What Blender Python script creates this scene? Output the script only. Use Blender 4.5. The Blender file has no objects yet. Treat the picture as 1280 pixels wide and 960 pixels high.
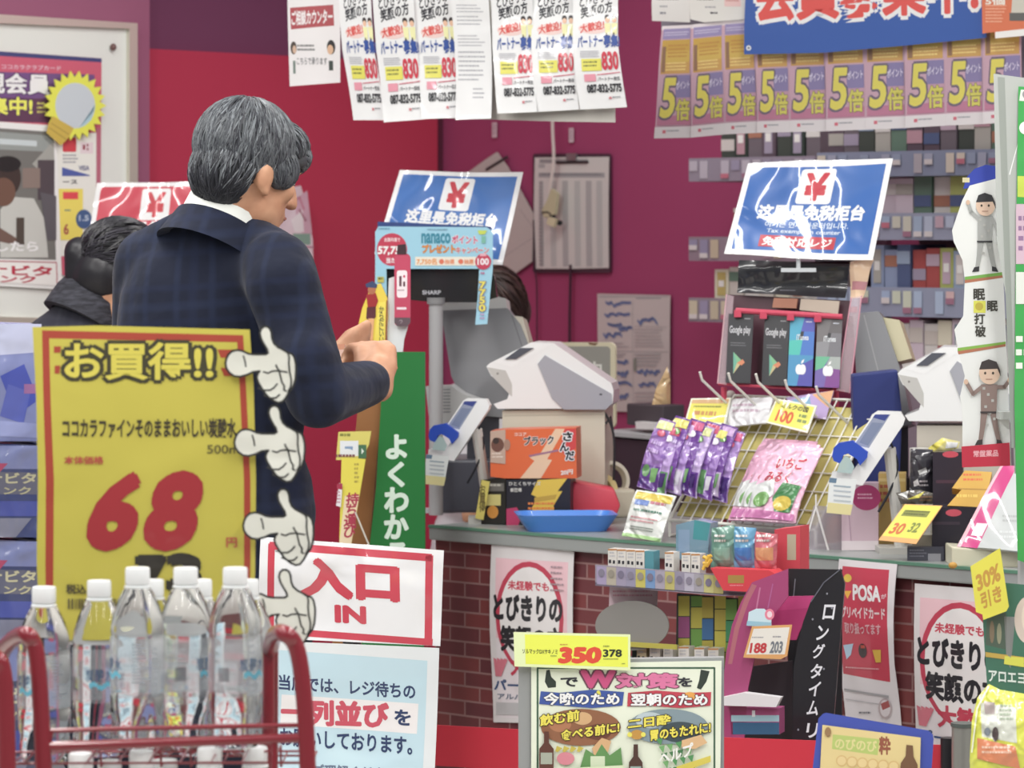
import bpy, bmesh, math, random
from mathutils import Vector, Matrix, Euler

random.seed(11)
SC = bpy.context.scene
COL = SC.collection
# ---------------------------------------------------------------- camera, light, exposure
F = 4400.0          # focal length in photo pixels (1280 wide)
CZ = 1.5            # camera height
HY = 300.0          # horizon row
CAM = Vector((0, 0, CZ))
cd = bpy.data.cameras.new('camera'); cam = bpy.data.objects.new('camera', cd); COL.objects.link(cam)
cam.location = CAM; cam.rotation_euler = (math.pi / 2, 0, 0)
cd.sensor_width = 36.0; cd.lens = F / 1280 * 36.0
cd.shift_y = -(480 - HY) / 1280.0
cd.clip_start = 0.05; cd.clip_end = 60
cd.dof.use_dof = True; cd.dof.focus_distance = 5.8; cd.dof.aperture_fstop = 9.5
SC.camera = cam
SC.view_settings.view_transform = 'Standard'; SC.view_settings.look = 'None'
SC.view_settings.exposure = 0.0; SC.view_settings.gamma = 1.0; SC.view_settings.use_curve_mapping = False
w = bpy.data.worlds.new('world'); SC.world = w; w.use_nodes = True
w.node_tree.nodes['Background'].inputs[0].default_value = (0.93, 0.97, 1.0, 1)
w.node_tree.nodes['Background'].inputs[1].default_value = 0.25
def area(x, y, z, sx, sy, power, col=(1, 0.98, 0.95)):
    l = bpy.data.lights.new('fluorescent_light', 'AREA'); l.shape = 'RECTANGLE'; l.size = sx; l.size_y = sy
    l.energy = power; l.color = col
    o = bpy.data.objects.new('fluorescent_light', l); COL.objects.link(o); o.location = (x, y, z)
    return o
for lx in (-2.6, -0.9, 0.8, 2.5):
    area(lx, 4.0, 2.75, 0.14, 4.6, 68)
area(0.5, 7.9, 2.75, 2.8, 0.14, 26)
area(-1.2, 6.6, 2.75, 1.6, 0.14, 20)

# ---------------------------------------------------------------- materials
def lin(c):
    return c / 12.92 if c <= 0.04045 else ((c + 0.055) / 1.055) ** 2.4
_m = {}
def C(h, r=0.55, coat=0.0, wrinkle=0.0, metal=0.0, wscale=9.0, trans=0.0, alpha=1.0, k=1.18, spec=0.4):
    key = (h, r, coat, wrinkle, metal, wscale, trans, alpha, k, spec)
    if key in _m: return _m[key]
    rgb = [lin(int(h[i:i + 2], 16) / 255) * k for i in (0, 2, 4)]; g = .25 * rgb[0] + .6 * rgb[1] + .15 * rgb[2]
    rgb = [min(0.86, (g + (x - g) * .9) * .99 + .006) for x in rgb]  # haze put into the colour: every tone greyed a little, blacks lifted
    m = bpy.data.materials.new('paint_' + h); m.use_nodes = True; _m[key] = m
    nt = m.node_tree; b = nt.nodes['Principled BSDF']
    b.inputs['Base Color'].default_value = (*rgb, 1); b.inputs['Roughness'].default_value = r
    b.inputs['Metallic'].default_value = metal; b.inputs['Coat Weight'].default_value = coat
    b.inputs['Coat Roughness'].default_value = 0.06
    b.inputs['Specular IOR Level'].default_value = spec
    b.inputs['Transmission Weight'].default_value = trans; b.inputs['Alpha'].default_value = alpha
    if wrinkle:
        tc = nt.nodes.new('ShaderNodeTexCoord'); n = nt.nodes.new('ShaderNodeTexNoise'); bp = nt.nodes.new('ShaderNodeBump')
        n.inputs['Scale'].default_value = wscale; n.inputs['Detail'].default_value = 1.5; n.inputs['Distortion'].default_value = 0.6
        bp.inputs['Strength'].default_value = 1.0; bp.inputs['Distance'].default_value = wrinkle
        nt.links.new(tc.outputs['Object'], n.inputs['Vector']); nt.links.new(n.outputs['Fac'], bp.inputs['Height'])
        nt.links.new(bp.outputs[0], b.inputs['Normal']); nt.links.new(bp.outputs[0], b.inputs['Coat Normal'])
    return m
def noise_mat(name, h1, h2, scale=6, r=0.6, detail=3, bump=0.0, stretch=(1, 1, 1), lo=0.35, hi=0.65):
    m = bpy.data.materials.new(name); m.use_nodes = True; nt = m.node_tree; b = nt.nodes['Principled BSDF']
    tc = nt.nodes.new('ShaderNodeTexCoord'); mp = nt.nodes.new('ShaderNodeMapping'); n = nt.nodes.new('ShaderNodeTexNoise'); cr = nt.nodes.new('ShaderNodeValToRGB')
    mp.inputs['Scale'].default_value = stretch; n.inputs['Scale'].default_value = scale; n.inputs['Detail'].default_value = detail
    for e, h, p in ((cr.color_ramp.elements[0], h1, lo), (cr.color_ramp.elements[1], h2, hi)):
        e.color = (*[min(.88, lin(int(h[i:i + 2], 16) / 255) * 1.18) for i in (0, 2, 4)], 1); e.position = p
    nt.links.new(tc.outputs['Object'], mp.inputs[0]); nt.links.new(mp.outputs[0], n.inputs['Vector'])
    nt.links.new(n.outputs['Fac'], cr.inputs[0]); nt.links.new(cr.outputs[0], b.inputs['Base Color'])
    b.inputs['Roughness'].default_value = r
    if bump:
        bp = nt.nodes.new('ShaderNodeBump'); bp.inputs['Distance'].default_value = bump
        nt.links.new(n.outputs['Fac'], bp.inputs['Height']); nt.links.new(bp.outputs[0], b.inputs['Normal'])
    return m

# ---------------------------------------------------------------- geometry of the view
def ray(px, py): return Vector(((px - 640) / F, 1.0, -(py - HY) / F))
def P(px, py, d): return CAM + ray(px, py) * d
class Plane:
    def __init__(s, p0, yaw=0.0, tilt=0.0):
        a, t = math.radians(yaw), math.radians(tilt)
        s.p0 = Vector(p0); s.n = Vector((-math.sin(a) * math.cos(t), -math.cos(a) * math.cos(t), math.sin(t)))
    def hit(s, px, py):
        r = ray(px, py); return CAM + r * ((s.p0 - CAM).dot(s.n) / r.dot(s.n))
    def off(s, k):
        q = Plane(s.p0); q.n = s.n.copy(); q.p0 = s.p0 + s.n * k; return q
CORNER = Vector((-0.205, 9.8, 0)); YR = 43.4; YL = -46.6
WR = Plane(CORNER, YR); WL = Plane(CORNER, YL)
CT = Plane((-0.166, 7.3, 0), YR)        # the counter's front face
CTOP = 0.908
def cdep(px, off=0.0):                   # depth of a point 'off' metres behind the counter's front face
    return CT.off(-off).hit(px, HY).y
def ybase(d, z=CTOP): return HY + (CZ - z) * F / d

# ---------------------------------------------------------------- objects
LOC = {}
def empty(name, loc):
    o = bpy.data.objects.new(name, None); COL.objects.link(o); o.location = loc; o.empty_display_size = 0.05
    LOC[o.name] = Vector(loc); return o
def T(o, label, cat, group=None, kind=None):
    o['label'] = label; o['category'] = cat
    if group: o['group'] = group
    if kind: o['kind'] = kind
    return o
def structure(o): o['kind'] = 'structure'; return o
def link(name, bm, mats, parent=None, smooth=False, origin=None):
    """a bmesh in world coordinates becomes ONE object"""
    if parent is not None: org = LOC[parent.name]
    elif origin is not None: org = Vector(origin)
    else:
        n = max(1, len(bm.verts)); org = Vector((0, 0, 0))
        for v in bm.verts: org += v.co
        org /= n; org.z = min(v.co.z for v in bm.verts)
    for v in bm.verts: v.co -= org
    me = bpy.data.meshes.new(name); bm.to_mesh(me); bm.free()
    for m in mats: me.materials.append(m)
    if smooth:
        for p in me.polygons: p.use_smooth = True
    o = bpy.data.objects.new(name, me); COL.objects.link(o)
    if parent is None: o.location = org
    else: o.parent = parent
    LOC[o.name] = org; return o

_tx = {}
def glyphs(s, bold, vert, spacing=1.0):
    key = (s, bold, vert, spacing)
    if key in _tx: return _tx[key]
    c = bpy.data.curves.new('t', 'FONT'); c.body = '\n'.join(s) if vert else s; c.offset = bold; c.resolution_u = 3
    c.space_character = spacing
    if vert: c.align_x = 'CENTER'; c.space_line = 0.82
    o = bpy.data.objects.new('t', c)
    me = bpy.data.meshes.new_from_object(o)
    vs = [(v.co.x, v.co.y) for v in me.vertices]; fs = [tuple(p.vertices) for p in me.polygons]
    bpy.data.objects.remove(o); bpy.data.curves.remove(c); bpy.data.meshes.remove(me)
    _tx[key] = (vs, fs); return _tx[key]

class Sheet:
    """a printed sheet or box face: an outline traced on its own plane, real thickness, its print as thin layers"""
    def __init__(s, outline, plane, col, thick=0.0012, bend=None, grid=(0, 0), back=None, wr=None, flat=None):
        s.pl = plane; s.th = thick; s.bend = bend; s.grid = grid; s.mats = []; s.bm = bmesh.new(); s.z = 0.0; s.Q = None
        s.wr = wr
        s.out = outline
        xs = [p[0] for p in outline]; ys = [p[1] for p in outline]
        s.bb = (min(xs), min(ys), max(xs), max(ys))
        s.base(outline, col, back)
    def mi(s, col):
        m = col if not isinstance(col, str) else C(col, **(s.wr or {}))
        if m not in s.mats: s.mats.append(m)
        return s.mats.index(m)
    def base(s, pts, col, back):
        i = s.mi(col); j = s.mi(back) if back else i
        area2 = sum(a[0] * b[1] - b[0] * a[1] for a, b in zip(pts, pts[1:] + pts[:1]))
        pts = list(pts) if area2 < 0 else list(pts)[::-1]
        f = [s.bm.verts.new((x, y, 0)) for x, y in pts]; b = [s.bm.verts.new((x, y, -s.th)) for x, y in pts]
        s.bm.faces.new(f).material_index = i
        s.bm.faces.new(b[::-1]).material_index = j
        n = len(pts)
        for k in range(n):
            s.bm.faces.new((f[k], b[k], b[(k + 1) % n], f[(k + 1) % n])).material_index = j
    def q(s, quad=None, W=1, H=1):
        s.Q = (quad, W, H) if quad else None; return s
    def m(s, x, y):
        if not s.Q: return x, y
        (a, b, c, d), W, H = s.Q; u, v = x / W, y / H
        return ((1 - v) * ((1 - u) * a[0] + u * b[0]) + v * ((1 - u) * d[0] + u * c[0]),
                (1 - v) * ((1 - u) * a[1] + u * b[1]) + v * ((1 - u) * d[1] + u * c[1]))
    def lay(s): s.z += s.step; return s.z
    step = 0.0001
    def poly(s, pts, col, z=None):
        i = s.mi(col); z = s.lay() if z is None else z
        pts = [s.m(*p) for p in pts]
        if sum(a[0] * b[1] - b[0] * a[1] for a, b in zip(pts, pts[1:] + pts[:1])) > 0: pts = pts[::-1]
        try: s.bm.faces.new([s.bm.verts.new((x, y, z)) for x, y in pts]).material_index = i
        except ValueError: pass
        return s
    def rect(s, x0, y0, x1, y1, col, sl=0.0, sh=0.0):
        return s.poly([(x0, y0), (x1, y0 + sl * (x1 - x0)), (x1 + sh * (y1 - y0), y1 + sl * (x1 - x0)), (x0 + sh * (y1 - y0), y1)], col)
    def rrect(s, x0, y0, x1, y1, r, col):
        return s.poly(rr(x0, y0, x1, y1, r), col)
    def ell(s, cx, cy, rx, ry, col, n=28):
        return s.poly([(cx + rx * math.cos(2 * math.pi * k / n), cy + ry * math.sin(2 * math.pi * k / n)) for k in range(n)], col)
    def line(s, pts, wd, col, closed=False):
        z = s.lay(); P2 = list(pts); n = len(P2)
        segs = [(P2[k], P2[(k + 1) % n]) for k in range(n if closed else n - 1)]
        for a, b in segs:
            dx, dy = b[0] - a[0], b[1] - a[1]; L = math.hypot(dx, dy) or 1; ex, ey = dx / L * wd * .3, dy / L * wd * .3
            nx, ny = -dy / L * wd / 2, dx / L * wd / 2
            s.poly([(a[0] - ex + nx, a[1] - ey + ny), (b[0] + ex + nx, b[1] + ey + ny), (b[0] + ex - nx, b[1] + ey - ny), (a[0] - ex - nx, a[1] - ey - ny)], col, z)
        s.z = z + 0.00002
        return s
    def ring(s, cx, cy, rx, ry, wd, col, a0=0, a1=360, n=40):
        z = s.lay()
        for k in range(n):
            t0, t1 = [math.radians(a0 + (a1 - a0) * (k + e) / n) for e in (0, 1)]
            s.poly([(cx + (rx + o) * math.cos(t), cy + (ry + o) * math.sin(t)) for t, o in ((t0, 0), (t1, 0), (t1, -wd), (t0, -wd))], col, z)
        return s
    def frame(s, x0, y0, x1, y1, wd, col, sl=0.0):
        return s.line([(x0, y0), (x1, y0 + sl * (x1 - x0)), (x1, y1 + sl * (x1 - x0)), (x0, y1)], wd, col, True)
    def text(s, t, box, col, b=0.0, sl=0.0, sh=0.0, out=None, vert=False, sp=1.0):
        """fits text t into box; sl slope of the baseline, sh italic shear, out=(colour, width) outline"""
        x0, y0, x1, y1 = box
        vs, fs = glyphs(t, min(b, .012), vert, sp)
        def stroke(col, w, n):
            z = s.lay(); put(vs, fs, col, z)
            for k in range(n): put(vs, fs, col, z + 7e-6 * (k + 1), w * math.cos(2 * math.pi * (k + .5) / n), w * math.sin(2 * math.pi * (k + .5) / n))
        bx0 = min(v[0] for v in vs); bx1 = max(v[0] for v in vs); by0 = min(v[1] for v in vs); by1 = max(v[1] for v in vs)
        def put(vs, fs, col, z, ddx=0.0, ddy=0.0):
            i = s.mi(col); vv = []
            for x, y in vs:
                x += ddx; y += ddy
                X = x0 + (x - bx0) / max(1e-6, bx1 - bx0) * (x1 - x0); v = (by1 - y) / max(1e-6, by1 - by0); Y = y0 + v * (y1 - y0)
                X += sh * (y1 - Y); Y += sl * (X - x0)
                mx, my = s.m(X, Y); vv.append(s.bm.verts.new((mx, my, z)))
            for f in fs:
                try: s.bm.faces.new([vv[k] for k in f]).material_index = i
                except ValueError: pass
        if out:
            stroke(out[0], b * .5 + out[1], 8)
        if b > .015: stroke(col, b * .5, 6)
        else: put(vs, fs, col, s.lay())
        return s
    def greek(s, x0, y0, x1, y1, n, col, fill=0.45, sl=0.0, var=0.25, h=None):
        """rows of print too small to read: broken strokes"""
        z = s.lay(); rnd = random.Random(int(x0 * 7 + y0 * 13)); st = (y1 - y0) / n
        for k in range(n):
            y = y0 + st * k; x = x0; end = x1 - rnd.random() * var * (x1 - x0); hh = h or st * fill
            while x < end:
                wd = hh * (0.5 + rnd.random() * 1.2)
                s.poly([(x, y + sl * (x - x0)), (min(x + wd, end), y + sl * (x - x0)), (min(x + wd, end), y + hh + sl * (x - x0)), (x, y + hh + sl * (x - x0))], col, z)
                x += wd + hh * 0.3
        return s
    def build(s, name, parent=None, smooth=True):
        bm = s.bm; x0, y0, x1, y1 = s.bb; nx, ny = s.grid
        for k in range(1, nx):
            bmesh.ops.bisect_plane(bm, geom=bm.verts[:] + bm.edges[:] + bm.faces[:], plane_co=(x0 + (x1 - x0) * k / nx, 0, 0), plane_no=(1, 0, 0))
        for k in range(1, ny):
            bmesh.ops.bisect_plane(bm, geom=bm.verts[:] + bm.edges[:] + bm.faces[:], plane_co=(0, y0 + (y1 - y0) * k / ny, 0), plane_no=(0, 1, 0))
        node = {}
        def bend(u, v):
            if not nx: return s.bend(u, v)
            i, j = min(max(int(u * nx), 0), nx - 1), min(max(int(v * ny), 0), ny - 1); fu, fv = u * nx - i, v * ny - j
            def nd(a, b):
                if (a, b) not in node: node[a, b] = s.bend(a / nx, b / ny)
                return node[a, b]
            return (1 - fv) * ((1 - fu) * nd(i, j) + fu * nd(i + 1, j)) + fv * ((1 - fu) * nd(i, j + 1) + fu * nd(i + 1, j + 1))
        for v in bm.verts:
            px, py, z = v.co
            o = bend((px - x0) / (x1 - x0), (py - y0) / (y1 - y0)) if s.bend else 0.0
            v.co = s.pl.hit(px, py) + s.pl.n * (z + o)
        o = link(name, bm, s.mats, parent)
        if smooth and s.bend:
            me = o.data
            for p in me.polygons: p.use_smooth = True
            me.set_sharp_from_angle(angle=math.radians(35))
        return o
def rr(x0, y0, x1, y1, r, n=5):
    pts = []
    for cx, cy, a in ((x1 - r, y0 + r, -90), (x1 - r, y1 - r, 0), (x0 + r, y1 - r, 90), (x0 + r, y0 + r, 180)):
        for k in range(n + 1):
            t = math.radians(a + 90 * k / n); pts.append((cx + r * math.cos(t), cy + r * math.sin(t)))
    return pts

class MB:
    """collects shapes in world coordinates into one mesh"""
    def __init__(s): s.bm = bmesh.new(); s.mats = []
    def mi(s, col):
        m = C(col) if isinstance(col, str) else col
        if m not in s.mats: s.mats.append(m)
        return s.mats.index(m)
    def _grid(s, rings, col, cap=True, closed=True):
        i = s.mi(col); R = [[s.bm.verts.new(p) for p in r] for r in rings]
        for a, b in zip(R, R[1:]):
            n = len(a)
            for k in range(n if closed else n - 1):
                try: s.bm.faces.new((a[k], a[(k + 1) % n], b[(k + 1) % n], b[k])).material_index = i
                except ValueError: pass
        if cap and closed:
            for r in (R[0][::-1], R[-1]):
                try: s.bm.faces.new(r).material_index = i
                except ValueError: pass
        return s
    def box(s, c, size, col, rz=0.0, bev=0.0, M=None):
        i = s.mi(col); t = bmesh.new(); bmesh.ops.create_cube(t, size=1)
        for v in t.verts: v.co = Vector((v.co.x * size[0], v.co.y * size[1], v.co.z * size[2]))
        if bev: bmesh.ops.bevel(t, geom=t.edges[:], offset=bev, segments=2, affect='EDGES', profile=0.6)
        X = Matrix.Translation(Vector(c)) @ (M if M is not None else Matrix.Rotation(rz, 4, 'Z'))
        return s._merge(t, X, i)
    def _merge(s, t, X, i):
        mp = {v: s.bm.verts.new(X @ v.co) for v in t.verts}
        for f in t.faces:
            try: s.bm.faces.new([mp[v] for v in f.verts]).material_index = i
            except ValueError: pass
        t.free(); return s
    def tube(s, pts, r, col, n=8, cap=True):
        pts = [Vector(p) for p in pts]; rings = []; up = None
        for k, p in enumerate(pts):
            d = (pts[min(k + 1, len(pts) - 1)] - pts[max(k - 1, 0)]).normalized()
            if up is None:
                up = Vector((0, 0, 1)) if abs(d.z) < 0.9 else Vector((1, 0, 0))
            a = d.cross(up).normalized(); b = a.cross(d).normalized(); up = b
            rk = r[k] if isinstance(r, (list, tuple)) else r
            rings.append([p + a * (math.cos(2 * math.pi * j / n) * rk) + b * (math.sin(2 * math.pi * j / n) * rk) for j in range(n)])
        return s._grid(rings, col, cap)
    def lathe(s, prof, c, col, n=24, cap=True):
        c = Vector(c)
        return s._grid([[c + Vector((r * math.cos(2 * math.pi * j / n), r * math.sin(2 * math.pi * j / n), z)) for j in range(n)] for r, z in prof], col, cap)
    def ell(s, c, rad, col, M=None, n=16, m=10):
        i = s.mi(col); t = bmesh.new(); bmesh.ops.create_uvsphere(t, u_segments=n, v_segments=m, radius=1)
        X = Matrix.Translation(Vector(c)) @ (M if M is not None else Matrix.Identity(4)) @ Matrix.Diagonal((*rad, 1))
        return s._merge(t, X, i)
    def cap(s, a, b, r0, r1, col, n=12):
        a, b = Vector(a), Vector(b); d = (b - a); L = d.length or 1e-6; d /= L
        up = Vector((0, 0, 1)) if abs(d.z) < 0.9 else Vector((1, 0, 0)); u = d.cross(up).normalized(); v = u.cross(d)
        prof = [(r0 * math.sin(t), -r0 * math.cos(t)) for t in (0.15, 0.6, 1.1)] + [(r0, 0), (r1, L)] + [(r1 * math.sin(t), L + r1 * math.cos(t)) for t in (1.1, 0.6, 0.15)]
        return s._grid([[a + d * z + u * (r * math.cos(2 * math.pi * j / n)) + v * (r * math.sin(2 * math.pi * j / n)) for j in range(n)] for r, z in prof], col)
    def prism(s, pts, vec, col):
        """outline (3d points) swept along vec"""
        vec = Vector(vec); pts = [Vector(p) for p in pts]; i = s.mi(col)
        a = [s.bm.verts.new(p) for p in pts]; b = [s.bm.verts.new(p + vec) for p in pts]; n = len(pts)
        s.bm.faces.new(a).material_index = i; s.bm.faces.new(b[::-1]).material_index = i
        for k in range(n): s.bm.faces.new((a[k], b[k], b[(k + 1) % n], a[(k + 1) % n])).material_index = i
        bmesh.ops.recalc_face_normals(s.bm, faces=s.bm.faces[:]); return s
    def build(s, name, parent=None, smooth=False, bev=0.0, origin=None, angle=40):
        if bev:
            es = [e for e in s.bm.edges if len(e.link_faces) == 2 and e.calc_face_angle(0) > 0.5]
            bmesh.ops.bevel(s.bm, geom=es, offset=bev, segments=2, affect='EDGES', profile=0.6)
        bmesh.ops.recalc_face_normals(s.bm, faces=s.bm.faces[:])
        o = link(name, s.bm, s.mats, parent, smooth, origin)
        if smooth: o.data.set_sharp_from_angle(angle=math.radians(angle))
        return o
def blob(mb, name, voxel, it, parent=None, fac=0.6):
    o = mb.build(name, parent, smooth=True, angle=180)
    r = o.modifiers.new('remesh', 'REMESH'); r.mode = 'VOXEL'; r.voxel_size = voxel; r.use_smooth_shade = True
    sm = o.modifiers.new('smooth', 'SMOOTH'); sm.factor = fac; sm.iterations = it
    return o
def arc(pts, n=6):
    """Catmull-Rom through points"""
    pts = [Vector(p) for p in pts]; out = []
    for k in range(len(pts) - 1):
        a = pts[max(k - 1, 0)]; b = pts[k]; c = pts[k + 1]; d = pts[min(k + 2, len(pts) - 1)]
        for j in range(n):
            t = j / n
            out.append(0.5 * ((2 * b) + (c - a) * t + (2 * a - 5 * b + 4 * c - d) * t * t + (3 * b - a - 3 * c + d) * t ** 3))
    out.append(pts[-1]); return out
def FL(px, py, d, yaw=0, tilt=0): return Plane(P(px, py, d), yaw, tilt)
ORD = ['first', 'second', 'third', 'fourth', 'fifth', 'sixth', 'seventh', 'eighth', 'ninth', 'tenth', 'eleventh', 'twelfth', 'thirteenth', 'fourteenth']
def wav(ax, ay, kx=1.0, ky=1.0, ph=0.0):
    return lambda u, v: ax * math.sin(2 * math.pi * kx * u + ph) + ay * math.sin(2 * math.pi * ky * v + ph * 1.7)
LAM = dict(r=0.35, coat=0.7, wrinkle=0.012, wscale=7.0)
LAM2 = dict(r=0.3, coat=1.0, wrinkle=0.03, wscale=6.5)
PAP = dict(r=0.5, coat=0.15)
BLK = '1a1a1e'; WHT = 'e4e4e4'
# ================================================================ SETTING
fl = MB(); fl.box((0, 5, -0.05), (14, 14, 0.1), 'b9b4ac'); structure(fl.build('floor'))
dl = Vector((-0.687, -0.727, 0)); dr = Vector((0.727, -0.687, 0))
def wallbox(name, a, b, z0, z1, back, col, t=0.1):
    m = MB(); a, b = Vector(a), Vector(b); up = Vector((0, 0, z1 - z0))
    pts = [Vector((p.x, p.y, z0)) for p in (a, b)] + [Vector((p.x, p.y, z1)) for p in (b, a)]
    m.prism(pts, Vector(back).normalized() * t, col); return structure(m.build(name))
backL = -WL.n; backR = -WR.n
WALLR = C('9c3864', 0.55); REDP = C('ba2c4c', 0.5); PURP = C('74395c', 0.6); MAUVE = C('92506e', 0.55)
wallbox('wall_center', CORNER, CORNER + dl * 1.6, 0, 3.0, backL, PURP)
wallbox('wall_back', CORNER, CORNER + dr * 4.5, 0, 3.0, backR, WALLR)
ztop = WL.off(0.03).hit(190, 61).z
e1 = WL.off(0.03).hit(186, 300); e0 = WL.off(0.03).hit(547, 300)
wallbox('trim_1', e0, e1, 0, ztop, backL, REDP, 0.028)
WLM = WL.off(0.16)
e2 = WLM.hit(187, 300)
wallbox('wall_left', e2, e2 + dl * 1.6, 0, 3.0, backL, MAUVE, 0.15)
# slotted rail at the corner
m = MB(); a = WR.off(0.012).hit(547, 300)
m.box((a.x, a.y, 1.3), (0.022, 0.02, 2.6), C('5a2238', 0.4), math.radians(-YR))
for k in range(46):
    z = 1.0 + k * 0.022
    if k % 2 == 0: m.box((a.x - 0.0075, a.y - 0.008, z), (0.006, 0.006, 0.014), C('b9a3a8', 0.4), math.radians(-YR))
structure(m.build('trim_2'))

# ---- counter
def brick_mat():
    m = bpy.data.materials.new('brick_panel'); m.use_nodes = True; nt = m.node_tree; b = nt.nodes['Principled BSDF']
    tc = nt.nodes.new('ShaderNodeTexCoord'); mp = nt.nodes.new('ShaderNodeMapping'); br = nt.nodes.new('ShaderNodeTexBrick')
    sx = nt.nodes.new('ShaderNodeSeparateXYZ'); cx = nt.nodes.new('ShaderNodeCombineXYZ')
    nt.links.new(tc.outputs['Object'], mp.inputs[0]); mp.inputs['Rotation'].default_value = (0, 0, math.radians(YR))
    nt.links.new(mp.outputs[0], sx.inputs[0]); nt.links.new(sx.outputs['X'], cx.inputs['X']); nt.links.new(sx.outputs['Z'], cx.inputs['Y'])
    nt.links.new(cx.outputs[0], br.inputs['Vector'])
    br.inputs['Color1'].default_value = (0.215, 0.052, 0.052, 1); br.inputs['Color2'].default_value = (0.12, 0.036, 0.045, 1)
    br.inputs['Mortar'].default_value = (0.30, 0.17, 0.165, 1); br.inputs['Scale'].default_value = 1.0
    br.inputs['Brick Width'].default_value = 0.085; br.inputs['Row Height'].default_value = 0.0305; br.inputs['Mortar Size'].default_value = 0.0022
    br.inputs['Bias'].default_value = -0.1; br.inputs['Mortar Smooth'].default_value = 0.2
    nt.links.new(br.outputs['Color'], b.inputs['Base Color']); b.inputs['Roughness'].default_value = 0.35
    return m
BR = brick_mat()
A = CT.hit(536, HY); B = CT.hit(1420, HY)
ct = empty('checkout_counter', (A.x, A.y, 0))
T(ct, 'long checkout counter with a brick-patterned front and a grey top', 'counter')
m = MB(); bk = -CT.n * 0.6
pts = [Vector((p.x, p.y, z)) + (-CT.n) * 0.02 for p, z in ((A, 0), (B, 0), (B, CTOP - 0.03), (A, CTOP - 0.03))]
m.prism(pts, bk, BR); m.build('front_panel', ct)
m = MB(); pts = [Vector((p.x, p.y, z)) for p, z in ((A, CTOP - 0.03), (B, CTOP - 0.03), (B, CTOP), (A, CTOP))]
m.prism(pts, bk * 1.05, C('8b8f8e', 0.35)); m.build('worktop', ct, bev=0.003)
m = MB(); pts = [Vector((p.x, p.y, z)) + CT.n * 0.002 for p, z in ((A, CTOP - 0.0045), (B, CTOP - 0.0045), (B, CTOP + 0.001), (A, CTOP + 0.001))]
m.prism(pts, -CT.n * 0.012, C('4f7a66', 0.4)); m.build('edge_band', ct)

# ================================================================ LEFT WALL: notice board and its posters
pl = WLM.off(0.03)
nb = empty('notice_board', pl.hit(60, 300)); T(nb, 'large white notice board with a pale metal frame on the mauve wall', 'notice board')
s = Sheet([(-70, 22), (163, 33), (163, 402), (-70, 396)], pl, C('d3d6d0', 0.35), 0.02); s.build('board', nb)
m = MB(); fr = C('c9c4b6', 0.3, metal=0.5)
ring = [(-75, 13), (172, 29), (173, 411), (-75, 404)]; inn = [(-68, 26), (162, 36), (162, 400), (-68, 394)]
for k in range(4):
    q = [ring[k], ring[(k + 1) % 4], inn[(k + 1) % 4], inn[k]]
    m.prism([pl.off(0.012).hit(*p) for p in q], -pl.n * 0.03, fr)
m.build('frame', nb)
p2 = pl.off(0.004)
s = Sheet([(-60, 60), (127, 73), (125, 345), (-60, 340)], p2, 'c4546c', wr=PAP)
s.poly([(-60, 60), (127, 73), (127, 78), (-60, 66)], '3a3f72')
s.poly([(118, 160), (126, 160), (125, 345), (117, 345)], 'b06074')
s.rect(-60, 88, 118, 122, '6d4a80', .03).rect(-60, 120, 118, 150, '5b3550', .03)
s.text('ココカラクラブカード', (2, 80, 76, 86), 'd9b8c4', .02, sl=.03)
s.text('新規会員', (-50, 90, 62, 115), 'e6e2ea', .05, sl=.03, out=('4a3058', .05))
s.text('募集中!', (-40, 121, 40, 143), 'e2e24a', .05, sl=.01, out=('4a3058', .05))
s.greek(46, 128, 58, 144, 3, 'c8c060')
s.rect(70, 165, 120, 320, 'dcdcd4', .02)
s.rrect(78, 172, 95, 190, 2, 'c83a44').rect(100, 178, 116, 192, 'd8c8cc').rect(103, 181, 106, 187, '8a2438').rect(108, 180, 110, 183, '8a2438').rect(108, 185, 110, 188, '8a2438')
s.greek(78, 193, 98, 206, 3, '9a9aa0')
s.poly([(77, 209), (112, 219), (111, 220), (77, 220)], '4a5aa0').text('VISA', (98, 207, 111, 213), '6a6a90', .03)
s.text('ース', (78, 225, 96, 230), '3a3a40', .03)
s.rect(72, 236, 103, 300, 'e0ce50').rect(78, 240, 97, 249, 'd8404a').greek(80, 262, 90, 266, 1, '5a7a7a').text('6', (79, 280, 85, 293), 'a04048', .03)
s.ell(104, 274, 10, 12, '3f5a86').text('1.5', (98, 269, 110, 276), 'aebcd0', .04)
T(s.build('membership_poster'), 'pink membership poster with white lettering on the white notice board', 'poster')
p3 = p2.off(0.004)
s = Sheet([(-60, 148), (70, 157), (78, 362), (-60, 354)], p3, 'dcdcda', wr=PAP)
s.poly([(-60, 156), (66, 165), (70, 325), (-60, 322)], '6d6c68')
s.poly([(-60, 160), (67, 170), (67, 190), (-60, 184)], '8d9390').poly([(-20, 172), (46, 176), (46, 183), (-20, 179)], 'bcc6c8')
s.poly([(40, 205), (67, 176), (68, 200), (48, 212)], '9a9a94').rect(47, 200, 68, 250, '4c4248').rect(28, 210, 50, 235, '83726a')
s.poly([(0, 262), (14, 246), (42, 248), (56, 275), (60, 322), (0, 322)], 'b9bab4').ell(8, 222, 18, 24, '3a2c28').ell(4, 240, 15, 18, '6b4c3e').ell(9, 205, 17, 10, '1f1b1c')
s.poly([(-30, 270), (0, 285), (24, 300), (26, 308), (0, 302), (-30, 290)], '6b5248').rect(20, 272, 30, 306, '4a4038')
s.poly([(50, 240), (70, 245), (70, 300), (58, 300)], '58545a')
s.text('したら', (-4, 302, 47, 314), 'eceaea', .05, sl=.0)
s.poly([(-60, 326), (71, 329), (71, 357), (-60, 350)], 'dedcd8').line([(-60, 325), (70, 328), (71, 357)], 1.2, 'b05060')
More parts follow.
